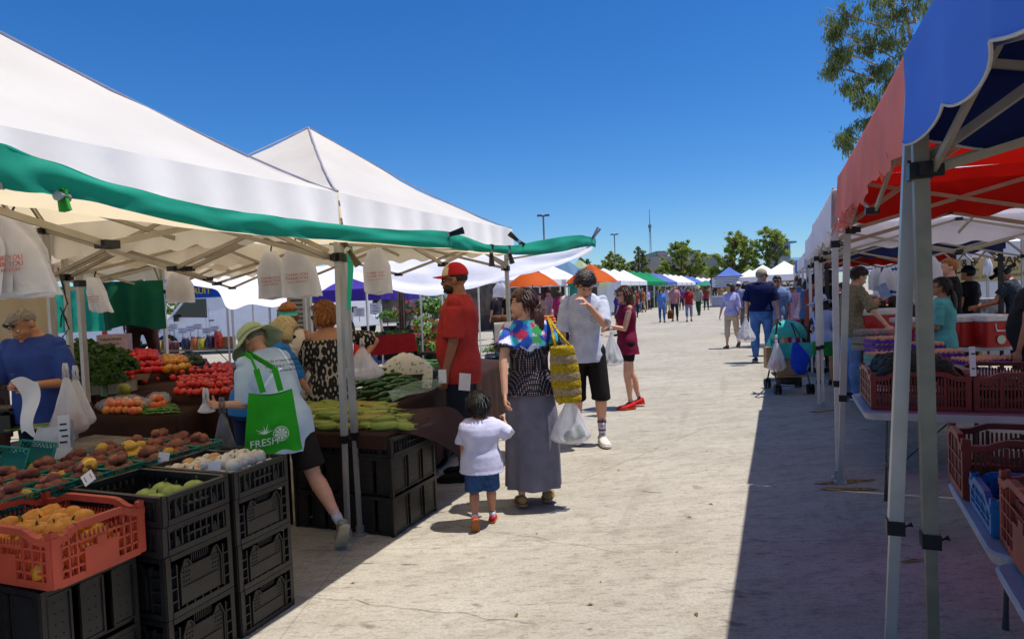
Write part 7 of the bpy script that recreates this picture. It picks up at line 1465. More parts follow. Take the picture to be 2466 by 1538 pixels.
mb = MB(); mb.tube([(-.22, -.30, .12), (.22, -.30, .12)], .01, 6); mb.tube([(-.22, .34, .12), (.22, .34, .12)], .01, 6); mb.tube([(-.22, -.30, .14), (.22, .34, .30)], .01, 6); mb.build('cross_frame', GLEG, ST)
mb = MB(); mb.loft([((0, -.02, .12), (.15, 0, 0), (0, .16, 0)), ((0, -.02, .2), (.18, 0, 0), (0, .2, 0))], 14); mb.build('basket', mat('dark mesh', '2a2826', .8), ST, True)
bb = W(1925, 850, 9.15); r = thing('backpack', 'royal blue drawstring backpack slung from the stroller handle', 'backpack', bb, TH); mb = MB(); mb.loft([((.02, 0, -.30), (.06, 0, 0), (0, .03, 0)), ((-.01, 0, -.20), (.11, 0, 0), (0, .04, 0), .7), ((.01, 0, -.05), (.13, 0, 0), (0, .05, 0), .7), ((-.03, 0, .08), (.07, 0, 0), (0, .03, 0), .7), ((-.05, 0, .15), (.03, 0, 0), (0, .015, 0), .7)], 20); q = mb.build('bag', cloth('royal blue nylon', '2048c8', bump=.6, bs=14), r, True); mb = MB(); mb.tube([(-.03, 0, .12), (-.06, .0, .30), (-.10, .02, .42)], .010, 6); mb.tube([(-.02, 0, .12), (.0, -.02, .26), (-.08, .02, .42)], .008, 6); mb.build('strap', M_BLKP, r, True)
plastic_bag('pinkish-white shopping bag hanging from the left handle of the stroller', W(1869, 818, 9.2), .24, .44, 4, C('peach in bag', 'b8604a'), seed=21, lean=.4)
r = thing('paper_bag', 'brown paper bag with white twist handles beside the stroller', 'paper bag', W(1856, 860, 9.5), TH); mb = MB(); mb.box((0, 0, 0), (.16, .12, .3)); mb.build('bag', mat('kraft paper', 'a88a62', .8), r)
# --- pushchair on the left under a muslin
sl = W(985, 900, 6.3); sl.z = 0; PC = thing('pushchair', 'dark pushchair under a white muslin blanket with green dots, its curved handle to the right', 'pushchair', sl, TH - .1)
mb = MB(); mb.grid(lambda u, v: (-.32 + .56 * u + .03 * sin(7 * v), -.25 * cos(pi * v) * (1 + .08 * sin(14 * u)), .66 + .38 * max(0, sin(pi * v)) ** .7 * sin(pi * (.10 + .74 * u)) ** .6 - (.16 + .06 * sin(11 * u)) * max(0, 1 - 3 * v) + .02 * mnoise.noise(V((u * 9, v * 9, 0)))), 36, 24)
mb.build('muslin', mat('dotted muslin', 'cfc9bc', .8, var=.0, transl=.3), PC, True)
mb = MB(); mb.loft([((0, 0, .42), (.22, 0, 0), (0, .26, 0)), ((0, 0, .62), (.27, 0, 0), (0, .28, 0)), ((.04, 0, .86), (.24, 0, 0), (0, .22, 0))], 18); mb.build('seat', mat('black fabric', '1a1a1e', .8), PC, True)
mb = MB(); mb.tube([(.20, -.2, .62), (.36, -.22, .80), (.43, -.22, .96), (.38, -.22, 1.04), (.26, -.22, 1.06), (.16, -.22, 1.05)], .018, 8); mb.build('handle', mat('grey foam', '3e3c3e', .7), PC, True)
for x in (-.25, .28):
    for y in (-.22, .22): mb = MB(); mb.tube([(x, y - .02, .11), (x, y + .02, .11)], .11, 20); mb.build('wheel', TYR, PC, 2)
mb = MB(); mb.tube([(-.25, 0, .11), (0, 0, .45), (.28, 0, .11)], .014, 6); mb.build('frame_tube', GLEG, PC)
def _mus(N, L, p):
    tc = N.new('ShaderNodeTexCoord'); v = N.new('ShaderNodeTexVoronoi'); v.inputs['Scale'].default_value = 24; L.new(tc.outputs['Object'], v.inputs[0]); r = N.new('ShaderNodeValToRGB'); r.color_ramp.elements[0].position = .22; r.color_ramp.elements[1].position = .32; r.color_ramp.elements[0].color = (*lin('6a9c8c'), 1); r.color_ramp.elements[1].color = (*lin('ebe6dc'), 1); L.new(v.outputs['Distance'], r.inputs[0]); L.new(r.outputs[0], p.inputs['Base Color'])
pattern(MATS['dotted muslin'], _mus)
# ---------------------------------------------------------------- middle distance and background
# jar table
c = W(455, 700, 13.2); ftable('long low table of big pickle jars in front of the white van', c.x - 1.5, c.x + 1.0, c.y - .35, c.y + .35, .76, TH, m=mat('grey table', '8a8680', .6))
jc = ['b8a83c', '8a3c2c', '5a2c30', '30304a', 'b86a3c', 'b8b04a', '3a2c50', 'a83024']
for i, (px, s) in enumerate(((377, .8), (393, .9), (413, .7), (440, 1.0), (462, 1.05), (478, 1.0), (499, 1.15), (519, 1.5))):
    p = W(px, 700, 12.9); r = thing('pickle_jar', f'big glass jar of {["yellow", "red-brown", "maroon", "dark blue", "orange", "olive-yellow", "violet", "bright red"][i]} preserves on the long low table', 'jar', (p.x, p.y, .762)); mb = MB(); mb.lathe([(.001, 0), (.075, 0), (.08, .02), (.08, .16 * s), (.06, .20 * s)], (0, 0, 0), 16); mb.build('glass', mat(f'preserve {i}', jc[i], .15, vs=50, var=.35), r, True); mb = MB(); mb.lathe([(.062, .198 * s), (.064, .235 * s), (.001, .237 * s)], (0, 0, 0), 14); mb.build('lid', mat('jar lid', '6a6470', .4), r, True)
for i, px in enumerate((382, 410, 420, 441, 460, 478, 499, 519)): card(f'small white price sign on a stick above the {["yellow", "red-brown", "maroon", "dark blue", "orange", "olive-yellow", "violet", "bright red"][i]} jar', W(px, 822, 13.2), .17, .11, TH, 0, stick=.16 + .04 * (i % 3), lines=2)
mb = MB(); mb.box((0, 0, .11), (.26, .2, .2)); mb.box((0, -.102, .11), (.2, .004, .12)); o = mb.build('box', mat('orange-brown box', '9a6a3a', .7)); o.location = W(540, 700, 13.0).xy.to_3d() + V((0, 0, .762)); o.rotation_euler = (0, 0, TH); tag(o, 'small orange-brown box at the right end of the jar table', 'box')
r = thing('fruit_box', 'white fruit box lettered CALIFORNIA behind the kale', 'box', W(268, 826, 8.6), TH + .2); mb = MB(); mb.box((0, .12, 0), (.34, .24, .22)); mb.build('carton', mat('pinkish white carton', 'c0a8a8', .7), r); text('CALIFORNIA', .045, INKM, r, (0, -.003, .05), (1, 0, 0), (0, 0, 1), name='lettering'); text('ORGANIC', .035, mat('violet ink', '7a5a8a', .7), r, (.02, -.003, -.01), (1, 0, 0), (0, 0, 1), name='lettering')
# crate under the person in brown
crate('black crate that the person in brown trousers stands on', 'tall', .7, .5, .44, BK, W(342, 700, 9.6).xy.to_3d(), TH)
# price board near the dark cap man
r = thing('price_board', 'tall cream price board with rows of handwritten lines between the blond women', 'price board', W(722, 745, 9.2), TH); mb = MB(); mb.box((0, 0, 0), (.34, .02, .62)); mb.build('board', mat('cream board', 'a8a290', .7), r); mb = MB(); q = random.Random(4)
for k in range(9): mb.box((q.uniform(-.03, .03), -.012, .25 - .062 * k), (q.uniform(.16, .26), .002, .018))
mb.build('writing', INKM, r); mb = MB(); mb.bar((0, .03, -.3), (0, .03, -1.1), .04); mb.build('post', WDC, r)
# red clothed table with herbs
RT = cloth('red table cloth', 'a81c1a'); a, b, c_, d = W(846, 700, 12.2), W(994, 700, 13.2), W(985, 700, 14.1), W(850, 700, 13.2)
clothtable('long table with a bright red cloth in front of the flower stall', [a, b, c_, d], .86, .34, RT, seed=2)
GRN = [mat('leaf bright', '8ab03a', .5, var=.3, vs=20, transl=.3, tcol='8ab030'), mat('leaf mid', '5a8a34', .5, var=.3, vs=20, transl=.25, tcol='5a8a20'), mat('leaf dark', '26481c', .5, var=.3, vs=20, transl=.2, tcol='3a6a1c')]
FLW = [mat('flower white', 'f0eeea', .6, transl=.3), mat('flower red', 'b8241c', .6, transl=.3), mat('flower pink', 'c8606a', .6, transl=.3)]
for i in range(14):
    p = W(852 + 10 * i, 700, 12.6 + .06 * i); col = GRN[(0, 0, 1, 1, 0, 0, 2)[i % 7]] if i > 4 else [mat('brown seed tray', '5a3a2c', .8), mat('teal punnet', '2a7a64', .6), GRN[1]][i % 3]
    mb = leafbunch(.10, 60, .04, col, i, .5); o = mb.build('herb_tray', col); o.location = (p.x, p.y, .88); tag(o, 'tray of small green herbs on the red-clothed table', 'herb tray', 'herb trays on the red-clothed table')
card('white upright price card on the red-clothed table, left', W(866, 775, 12.2), .2, .16, TH, 0, stick=.1, lines=3, tx=None); card('white and green price card on the red-clothed table, middle', W(905, 768, 12.4), .2, .2, TH, 0, stick=.1, lines=3)
# potted plants
rr = random.Random(12); pot0 = None
def plant(p, R, H, lm, fm, label, group, seed, pot=True):
    r = thing('potted_plant', label, 'potted plant', p, 0, group); mb = MB(); mb.lathe([(.001, 0), (.075, 0), (.10, .17), (.09, .17), (.001, .15)], (0, 0, 0), 12); mb.build('pot', M_BLKP, r, True)
    q = random.Random(seed); mb = leafbunch(1., 150, .22, lm, seed, 1.0); mb.v = [(x * R, y * R, .17 + H * .45 + z * H * .55 - .0) for x, y, z in mb.v]
    mb.tube([(0, 0, .15), (0, 0, .17 + H * .6)], .01, 5); mb.build('foliage', lm, r)
    if fm:
        mb = MB()
        for k in range(14):
            a, e = q.uniform(0, 6.3), q.uniform(.1, 1.4); c = V((cos(a) * cos(e) * R * 1.0, sin(a) * cos(e) * R, .17 + H * .5 + sin(e) * H * .6)); s = R * .16
            for j in range(5): w = j * 1.257; mb.add([c, c + V((cos(w) * s, -.2 * s, sin(w) * s)), c + V((cos(w + .9) * s, .1 * s, sin(w + .9) * s))], [(0, 1, 2)])
        mb.build('blossom', fm, r)
    return freeze(r)
PL = []
for i in range(7): PL.append(plant((0, 0, -40), .17 + .03 * (i % 3), .32 + .1 * (i % 2), GRN[i % 3], [FLW[0], None, FLW[1], FLW[0], None, FLW[2], FLW[1]][i], 'x', None, i))
names = ['bright leafy potted plant with white blossom', 'green potted plant without flowers', 'dark leafy potted plant with red blossom', 'fresh green potted plant with white flowers', 'bushy mid-green potted plant', 'dark potted plant with pink blossom', 'leafy potted plant with bright red flowers']
def putp(p, k, s, where): dup(PL[k], p, rr.uniform(0, 6), label=f'{names[k]} {where}', group=f'{names[k]}s {where}', scale=s)
for j in range(4):
    for i in range(11 - j):
        p = W(985 + 11.0 * i + rr.uniform(-3, 3) + 5 * (j % 2), 700, 15.4 + .5 * j - .10 * i + rr.uniform(-.1, .1)); p.z = 0 if j < 2 else .22 * (j - 1); putp(p, rr.randrange(7), rr.uniform(.95, 1.25), 'at the flower stall')
for i in range(9): p = W(1005 + 11 * i, 700, 17.2); p.z = .6; putp(p, (0, 3, 4, 1)[i % 4], 1.7, 'at the back of the flower stall')
for i in range(3): p = W(930 + 22 * i, 700, 15.5); p.z = .75; putp(p, (4, 0, 5)[i], 1.2, 'behind the red-clothed table')
for i in range(5): p = W(1168 + 10 * i, 700, 15.4); p.z = 0; putp(p, (4, 0, 2, 1, 5)[i], .8, 'behind the long-haired woman')
for i in range(3): p = W(1375 + 8 * i, 700, 24); p.z = 0; putp(p, 4, 1.2, 'behind the young man in grey')
for p_ in PL: [bpy.data.objects.remove(c) for c in list(p_.children)]; bpy.data.objects.remove(p_)
mb = MB(); a = W(1000, 700, 17.8); mb.box((0, 0, .3), (2.6, .5, .6)); [mb.box((0, -.26, z), (2.6, .03, .03)) for z in (.05, .3, .58)]; o = mb.build('plant_bench', mat('brown wood', '4a2a1e', .7, var=.2)); o.location = (a.x + .3, a.y, 0); o.rotation_euler = (0, 0, TH); tag(o, 'wooden bench carrying the taller plants of the flower stall', 'bench')
# brown canvas screen and music stand
panel('brown canvas screen behind the herb table', W(958, 720, 15).xy.to_3d(), W(975, 720, 15).xy.to_3d(), .9, 1.75, mat('brown canvas', '6a5c50', .8), 'canvas_screen', 'screen'); panel('grey patterned back wall of the stall behind the lorry', W(912, 720, 19).xy.to_3d(), W(1200, 720, 24).xy.to_3d(), .9, 2.0, mat('dim back cloth', '4a4644', .8, var=.5, vs=2), 'back_wall', 'wall cloth')
r = thing('music_stand', 'music stand with white sheets in front of the musicians', 'music stand', W(1009, 735, 19.5), TH); mb = MB()
for q in (-1, 1): mb.box((q * .14, 0, 0), (.26, .01, .34))
mb.build('sheet_music', CARD, r); mb = MB(); mb.bar((0, .01, -.1), (0, .01, -1.0), .03); mb.build('stand', M_BLKP, r)
# orange umbrellas
def umbrella(label, px, py, D, R, hb, ht, m=None):
    p = W(px, py, D); r = thing('parasol', label, 'parasol', (p.x, p.y, 0)); om = m or canopy_mat('orange canvas', 'd8601c', 'e0641c', .35, .08); mb = MB(); n = 48
    def f(r_, z0, z1, lift=0, R=R):
        k0 = len(mb.v); K = 6
        for k in range(K + 1):
            t = k / K
            for i in range(n): a = 2 * pi * i / n; sc = 1 - .055 * abs(sin(4 * a)) * t; mb.v.append((r_ * t * cos(a) * sc, r_ * t * sin(a) * sc, z1 + (z0 - z1) * t ** 1.55 + .03 * abs(sin(4 * a)) * t))
        mb.f += [(k0 + k * n + i, k0 + (k + 1) * n + i, k0 + (k + 1) * n + (i + 1) % n, k0 + k * n + (i + 1) % n) for k in range(K) for i in range(n)]; mb.mi += [0] * (K * n)
    f(R, hb, ht); mb.build('canopy', om, r, True); mb = MB(); f(R * .32, ht - .10, ht + .10); mb.build('vent', om, r, True)
    mb = MB(); mb.tube([(0, 0, .0), (0, 0, ht)], .025, 8); mb.build('pole', WDC, r)
    mb = MB()
    for k in range(8): a = k * pi / 4; mb.tube([(0, 0, ht - .05), (R * .95 * cos(a), R * .95 * sin(a), hb + .02)], .012, 4)
    mb.build('ribs', WDC, r)
umbrella('orange market parasol with a vented top beside the tent pole', 1282, 680, 24, 1.0, 1.84, 2.42); umbrella('second orange parasol half hidden behind the young man in grey', 1424, 680, 24, 1.0, 1.88, 2.45)
# tables and goods under the umbrella stall
clothtable('clothed table with baskets of fruit left of the orange parasol', [W(1186, 700, 17), W(1238, 700, 17.4), W(1240, 700, 18.4), W(1188, 700, 18)], .86, .5, mat('pale cloth', 'a49c8c', .8), seed=3)
for i in range(3): mb = MB(); mb.lathe([(.001, 0), (.13, 0), (.17, .18), (.15, .18), (.001, .12)], (0, 0, 0), 14); o = mb.build('basket', mat('wicker', '7a5230', .8, var=.3, vs=60), None, True); p = W(1196 + 16 * i, 700, 17.5); o.location = (p.x, p.y, .86); tag(o, f'wicker fruit basket on the pale table, {["left", "middle", "right"][i]} one', 'basket')
crate('black crate under the oranges beside the magenta plaid shopper', 'tall', 1.2, .6, .66, BK, W(1318, 700, 20.5).xy.to_3d(), TH)
heapD(ORG, 1304, 1334, 20.3, 20.9, .68, 9, 5, 3, .08, 'orange in the heap under the orange parasol', 'oranges under the parasol', seed=2)
crate('black crate on the ground near the orange heap', 'tall', .5, .4, .3, BK, W(1342, 700, 21.5).xy.to_3d(), TH)
mb = MB(); mb.box((0, 0, .12), (.5, .35, .2)); mb.box((0, 0, .23), (.52, .37, .02)); o = mb.build('box', mat('blue plastic', '5a7090', .5)); o.location = W(1212, 700, 15.6).xy.to_3d(); o.rotation_euler = (0, 0, TH); tag(o, 'grey-blue plastic box on the ground behind the long-haired woman', 'box')
panel('white cloth side wall under the white tent right of the grey-shirted man', W(1440, 700, 40).xy.to_3d(), W(1494, 700, 40).xy.to_3d(), .3, 2.1, CWC, 'side_wall', 'wall cloth')
panel('green cloth side wall behind the young man in grey', W(1368, 700, 28).xy.to_3d(), W(1390, 700, 28).xy.to_3d(), .6, 2.1, mat('teal cloth', '2f9078', .7, transl=.3), 'side_wall', 'wall cloth')
# stall tables in the far row
for i in range(14):
    u = 33 + i * 5.2; r = thing('stall_table', f'produce table under the far left row, number {i + 1} along' if False else 'far stall table with mixed goods under the left row of tents', 'stall table', (-10.2, u, 0), 0, 'far stall tables'); mb = MB(); mb.box((0, 0, .4), (.7, 2.4, .8)); mb.box((0, 0, .81), (.8, 2.5, .03)); mb.build('table', mat(f'stall cloth {i % 4}', ['7a3a2c', '4a5a3a', '8a8278', '3a4a6a'][i % 4], .8), r)
    mb = MB(); q = random.Random(i)
    for k in range(24): mb.sph((q.uniform(-.3, .3), q.uniform(-1.1, 1.1), .88), q.uniform(.07, .12), 6, 4)
    mb.build('goods', mat(f'goods {i % 5}', ['c8781c', '5a8a2c', 'a8281c', 'b8a88c', '7a4a6a'][i % 5], .6), r)
# information board, table, bin
r = thing('notice_board', 'white notice board with rows of blue text, red-framed, on the information tent', 'notice board', W(1752, 679, 52.0), TH - .33); mb = MB(); mb.box((0, 0, 0), (2.36, .05, .82)); mb.build('board', CARD, r); mb = MB()
for z in (-.42, .42): mb.box((0, -.01, z), (2.5, .07, .07))
for x in (-1.21, 1.21): mb.box((x, -.01, 0), (.07, .07, .9))
mb.build('frame', mat('dark red frame', '8a2a40', .5), r); mb = MB(); q = random.Random(2)
for k in range(5): mb.box((q.uniform(-.05, .05), -.03, .28 - .14 * k), (q.uniform(1.6, 2.1), .01, .05))
mb.build('writing', mat('blue-grey ink', '5a6484', .7), r)
clothtable('white clothed counter of the information tent with a red edge', [W(1714, 700, 52), W(1790, 700, 51), W(1792, 700, 52), W(1716, 700, 53)], .85, .8, mat('pale grey cloth', 'a4a8bc', .8), seed=2)
p = G(1731, 738); r = thing('litter_bin', 'dark grey litter bin in front of the information tent', 'litter bin', (p.x, p.y, 0)); mb = MB(); mb.lathe([(.001, 0), (.26, 0), (.33, .86), (.30, .86), (.001, .7)], (0, 0, 0), 20); mb.build('tub', mat('bin grey', '4c525a', .6), r, True); mb = MB(); mb.lathe([(.33, .80), (.37, .82), (.37, .88), (.33, .88)], (0, 0, 0), 20); mb.build('rim', mat('bin rim', '3a3e46', .5), r)
umbrella('small teal parasol at the end of the lane', 1700, 690, 66, 1.3, 1.75, 2.15, mat('teal cloth', '2f9078', .7, transl=.3))
# ---------------------------------------------------------------- trees
def tree(label, base, H, crowns, lm, n, leaf, seed, trunk=.3, tm=None, group=None, droop=0., aspect=1., limbs=True, name='broadleaf_tree'):
    """crowns: list of (dx, dy, z, rx, rz) lobes"""
    r = thing(name, label, 'tree', base, 0, group); rr = random.Random(seed); tm = tm or mat('bark', '6a5a48', .8, var=.3, vs=6)
    mb = MB(); top = max(c[2] for c in crowns); mb.tube([(0, 0, 0), (.1 * trunk, 0, top * .4), (-.1 * trunk, .1, top * .8)], [trunk * .5, trunk * .38, trunk * .12], 8)
    for (dx, dy, z, rx, rz) in crowns:
        s = V((0, 0, max(.25 * H, z - rz - .1 * H))); e = V((dx, dy, z)); m = (s + e) / 2 + V((0, 0, -.05 * H)); mb.tube([s, m, e, e + V((0, 0, rz * .6))], [trunk * .22, trunk * .15, trunk * .07, .01], 6)
        if limbs:
            for k in range(4): a = rr.uniform(0, 6.3); q = e + V((cos(a) * rx * .8, sin(a) * rx * .8, rr.uniform(-.2, .6) * rz)); mb.tube([m, (m + q) / 2 + V((0, 0, .05 * H)), q], [trunk * .12, trunk * .07, .015], 5)
    mb.build('trunk', tm, r, True)
    tot = sum(c[3] ** 2 * c[4] for c in crowns); mb = MB(); V_ = []; F_ = []
    for (dx, dy, z, rx, rz) in crowns:
        nc = max(4, int(46 * rx * rx * rz / tot * len(crowns) ** .5)); per = int(n * rx * rx * rz / tot / nc) + 1
        for c in range(nc):
            a, b = rr.uniform(0, 6.283), rr.uniform(-1, 1); q = rr.uniform(.35, 1.0); d = V((cos(a) * sqrt(1 - b * b) * rx, sin(a) * sqrt(1 - b * b) * rx, b * rz)) * q; cc = V((dx, dy, z)) + d; cr = rr.uniform(.22, .42) * min(rx, rz)
            for i in range(per):
                g = V((rr.gauss(0, .5), rr.gauss(0, .5), rr.gauss(0, .42))) * cr; p = cc + g + V((0, 0, -droop * abs(rr.gauss(0, 1)) * cr)); s = leaf * rr.uniform(.6, 1.3); t = V((rr.uniform(-1, 1), rr.uniform(-1, 1), rr.uniform(-1, 1) - droop * 1.5)).normalized(); b_ = t.cross(V((rr.uniform(-1, 1), rr.uniform(-1, 1), rr.uniform(-1, 1)))).normalized()
                k0 = len(V_); V_ += [p - t * s * aspect, p + b_ * s * .55, p + t * s * aspect, p - b_ * s * .55]; F_.append((k0, k0 + 1, k0 + 2, k0 + 3))
    mb.add(V_, F_); mb.build('crown', lm, r); return r
def leafm(n_, c, c2, t): return mat(n_, c, .55, var=.3, vs=.9, col2=c2, transl=.3, tcol=t, spec=.3)
LM1 = leafm('plane leaf', '98a44c', '5a7034', 'b0c04c'); LM2 = leafm('olive leaf', '6c8040', '465c2c', '86a044'); LM3 = leafm('gum leaf', '7c8650', '4a5632', '8a9850')
def px2(px, D): p = W(px, 700, D); return V((p.x, p.y, 0))
def ht(px, py, D): return W(px, py, D).z
def crown(px0, px1, py0, py1, D, base, n=5, seed=0):
    rr = random.Random(seed); s = D / 1600; out = []; cx = (px0 + px1) / 2; w = (px1 - px0) / 2 * s * 1.18; z0, z1 = ht(cx, py1, D), ht(cx, py0, D); h = z1 - z0
    for k, (x, t) in enumerate(((-.80, .06), (.80, .05), (.1, .02), (-.55, .22), (.55, .20), (0, .15), (-.62, .42), (.6, .45), (0, .40), (-.35, .62), (.38, .66), (.05, .60), (-.12, .84), (.22, .80))[:2 * n + 3]):
        x += rr.uniform(-.14, .14); rad = w * (.46 - .16 * t) * rr.uniform(.7, 1.25); f = rr.uniform(-.4, .4) * w; out.append((x * w * _R0.x + f * _F0.x, x * w * _R0.y + f * _F0.y, z0 + h * (t + rr.uniform(-.04, .04)), rad, h * .155))
    return out
for i, (px0, px1, py0, py1, D, m, lb) in enumerate(((1596, 1692, 573, 664, 100, LM1, 'bushy tree in front of the long grey building'), (1728, 1812, 555, 660, 85, LM1, 'left one of the two tall trees behind the information tent'), (1800, 1902, 548, 660, 85, LM1, 'right one of the two tall trees behind the information tent'),
        (1518, 1562, 596, 662, 140, LM3, 'slender dark gum tree left of the grey building'), (1440, 1518, 606, 668, 120, LM1, 'broad light green tree behind the white tents'), (1392, 1424, 618, 664, 120, LM2, 'small open tree above the young man in grey'), (1420, 1460, 634, 668, 130, LM1, 'low tree right of the small open tree'), (1578, 1606, 640, 668, 95, LM1, 'low shrub-like tree at the left foot of the building'))):
    tree(lb, px2((px0 + px1) / 2, D), 10, crown(px0, px1, py0, py1, D, 0, 6, i), m, 20000 if px1 - px0 > 60 else 5000, .12 * D / 85, i, trunk=.5)
for i, (px, D, w, h) in enumerate(((1300, 90, 30, 26), (1715, 75, 22, 22), (1470, 100, 60, 24), (1560, 110, 70, 30), (1650, 100, 60, 22), (350, 70, 120, 50), (900, 55, 60, 50), (1015, 50, 60, 44), (1120, 60, 70, 44), (420, 60, 60, 44), (1960, 80, 30, 30), (1925, 130, 16, 14), (1730, 120, 24, 20))):
    hz = 711 - .0402 * (px - 1233); crl = crown(px - w, px + w, hz - h, hz + 10, D, 0, 4, i + 30); tree(['hedge-like green tree low on the horizon left of the market', 'small tree between the tents and the information tent', 'low green trees behind the white tents', 'low green trees before the grey building', 'low green trees right of the bushy tree', 'green tree behind the van and the cloths on the left', 'green tree behind the lorry', 'green tree behind the flower stall, left one', 'green tree behind the flower stall, right one', 'second green tree behind the van', 'green tree beyond the right-hand tents', 'tiny palm-like tree on the right skyline', 'small tree beside the information tent'][i], px2(px, D), 6, crl, (LM1, LM2)[i % 2], 1500, .14 * D / 85 + .06, i + 30, trunk=.4, limbs=False)
# tall gum tree top right
D = 17; base = px2(2085, D); z = lambda py: ht(2085, py, D); s = D / 1600
lobes = [(px, py, rp) for px, py, rp in ((2040, 30, 45), (2130, 20, 50), (2200, 25, 45), (2030, 120, 42), (2010, 150, 34), (2080, 95, 40), (2150, 100, 46), (2110, 170, 44), (2060, 205, 34), (2170, 190, 40), (2100, 245, 38), (2130, 270, 42), (2085, 300, 36), (2050, 335, 28), (2110, 340, 34), (2160, 320, 40), (2200, 120, 50), (2230, 220, 50), (2010, 75, 24), (2180, -40, 60), (2080, -50, 50))]
cr = [((px - 2085) * s * _R0.x + random.Random(px).uniform(-.5, .5) * _F0.x, (px - 2085) * s * _R0.y + random.Random(py).uniform(-.5, .5), z(py) , rp * s * 1.05, rp * s * .85) for px, py, rp in lobes]
r = thing('gum_tree', 'tall gum tree with pale branches and drooping clumps above the red tent', 'tree', base); rr = random.Random(77); gm = mat('pale gum bark', 'a89a86', .7, var=.25, vs=3); mb = MB()
hub = V((1.6 * _R0.x, 1.6 * _R0.y, z(330))); mb.tube([(1.9 * _R0.x, 1.9 * _R0.y, 0), hub * .7 + V((.5, 0, 0)), hub, V((1.3 * _R0.x, 1.3 * _R0.y, z(120))), V((1.0 * _R0.x, 1.0 * _R0.y, z(-60)))], [.16, .12, .09, .05, .02], 10)
for c in cr:
    e = V(c[:3]); h_ = V((1.4 * _R0.x, 1.4 * _R0.y, min(e.z - .3, z(-40)) if e.z > z(250) else z(330))); h_.z = max(h_.z, z(380)); mid = (h_ + e) / 2 + V((rr.uniform(-.2, .2), rr.uniform(-.2, .2), -.30)); mb.tube([h_, mid, e, e + (e - mid) * .5], [.035, .024, .014, .005], 6)
    for k in range(3): q = e + V((rr.uniform(-1, 1) * c[3], rr.uniform(-1, 1) * c[3], rr.uniform(-.7, .7) * c[4])); mb.tube([mid.lerp(e, .5), (e + q) / 2 + V((0, 0, .06)), q], [.018, .011, .004], 4)
mb.build('trunk', gm, r, True); V_ = []; F_ = []; mb = MB()
for c in cr:
    for k in range(12):
        a, b = rr.uniform(0, 6.28), rr.uniform(-1, 1); q = rr.uniform(.2, 1.0); cc = V(c[:3]) + V((cos(a) * sqrt(1 - b * b) * c[3], sin(a) * sqrt(1 - b * b) * c[3], b * c[4])) * q; w = rr.uniform(.07, .16)
        for i in range(58):
            p = cc + V((rr.gauss(0, .6), rr.gauss(0, .6), rr.gauss(0, .7) - .3)) * w; sz = rr.uniform(.04, .075); t = V((rr.uniform(-.5, .5), rr.uniform(-.5, .5), -1)).normalized(); b_ = t.cross(V((rr.uniform(-1, 1), rr.uniform(-1, 1), .1))).normalized(); k0 = len(V_); V_ += [p, p + t * sz + b_ * sz * .26, p + t * sz * 2.2, p + t * sz - b_ * sz * .26]; F_.append((k0, k0 + 1, k0 + 2, k0 + 3))
mb.add(V_, F_); mb.build('crown', LM3, r)
# ---------------------------------------------------------------- buildings, masts, lamps
GW = mat('grey building wall', 'a29a96', .8, var=.06, vs=.3); GW2 = mat('tan building wall', 'b09a88', .8, var=.06, vs=.3); BRF = mat('blue metal roof', '5a87ac', .5, var=.08, vs=1); DKW = mat('dark window', '2c343e', .2); GRF = mat('green-grey roof', '7c8c7c', .6)
def boxw(mb, px0, px1, py0, py1, D, dep=10, off=0):
    a, b = W(px0, 700, D), W(px1, 700, D); z0 = ht((px0 + px1) / 2, py1, D) if py1 is not None else 0; z1 = ht((px0 + px1) / 2, py0, D); c = (a + b) / 2 + _F0 * (dep / 2 + off); mb.box((c.x, c.y, (z0 + z1) / 2), ((b - a).length, dep, z1 - z0), TH)
r = thing('building', 'long low grey-brown building with a darker parapet behind the trees', 'building', px2(1650, 165))
def bpart(name, m, boxes, par): mb = MB(); [boxw(mb, *b) for b in boxes]; mb.v = [tuple(V(p) - r.location) for p in mb.v]; return mb.build(name, m, par)
D = 165; bpart('parapet', GW, [(1561, 1735, 615, 640, D, 30), (1588, 1612, 606, 616, D, 20)], r); bpart('wall', GW2, [(1562, 1734, 640, 745, D + .3, 30)], r); bpart('roof_block', GRF, [(1584, 1606, 604, 618, D + 1, 16), (1668, 1690, 602, 618, D + 1, 16)], r); bpart('door_canopy', mat('teal canopy', '5a9890', .5), [(1698, 1732, 650, 655, D - 2, 2)], r)
D = 150; r = thing('building', 'tan building with blue metal roofs and a round-roofed glass tower', 'building', px2(1890, D))
bpart('wall', GW2, [(1880, 1985, 628, 745, D, 25)], r); w = bpart('tower', mat('pale tower wall', '8c98a4', .6), [(1872, 1906, 588, 640, D - 2, 6)], r); bpart('tower_glazing', DKW, [(1889, 1901, 592, 616, D - 2.1, .3), (1876, 1886, 596, 616, D - 2.1, .3)], w)
for i, px in enumerate((1898, 1918, 1938, 1958)): bpart('window', DKW, [(px, px + 13, 632, 645, D - .1, .3)], r)
for px in (1906, 1930): bpart('doorway', DKW, [(px, px + 9, 661, 676, D - .1, .3)], r)
mb = MB(); a = W(1895, 700, D - 3) - r.location; n = 10; s = D / 1600; zt = ht(1890, 580, D)
for k in range(n + 1):
    t = k / n; x = (-36 + 62 * t) * s; z_ = zt + (-1.6 * (1 - t) ** 1.0 + .35 * sin(pi * t) - .8 * max(0, t - .6)); p = a + _R0 * x
    for q in (0, 9): mb.v.append((p.x + _F0.x * q, p.y + _F0.y * q, z_)); mb.v.append((p.x + _F0.x * q, p.y + _F0.y * q, z_ - .35))
mb.f = [(4 * k + i, 4 * k + 4 + i, 4 * k + 4 + j, 4 * k + j) for k in range(n) for i, j in ((0, 2), (2, 3), (3, 1), (1, 0))]; mb.mi = [0] * len(mb.f); mb.build('curved_roof', BRF, r)
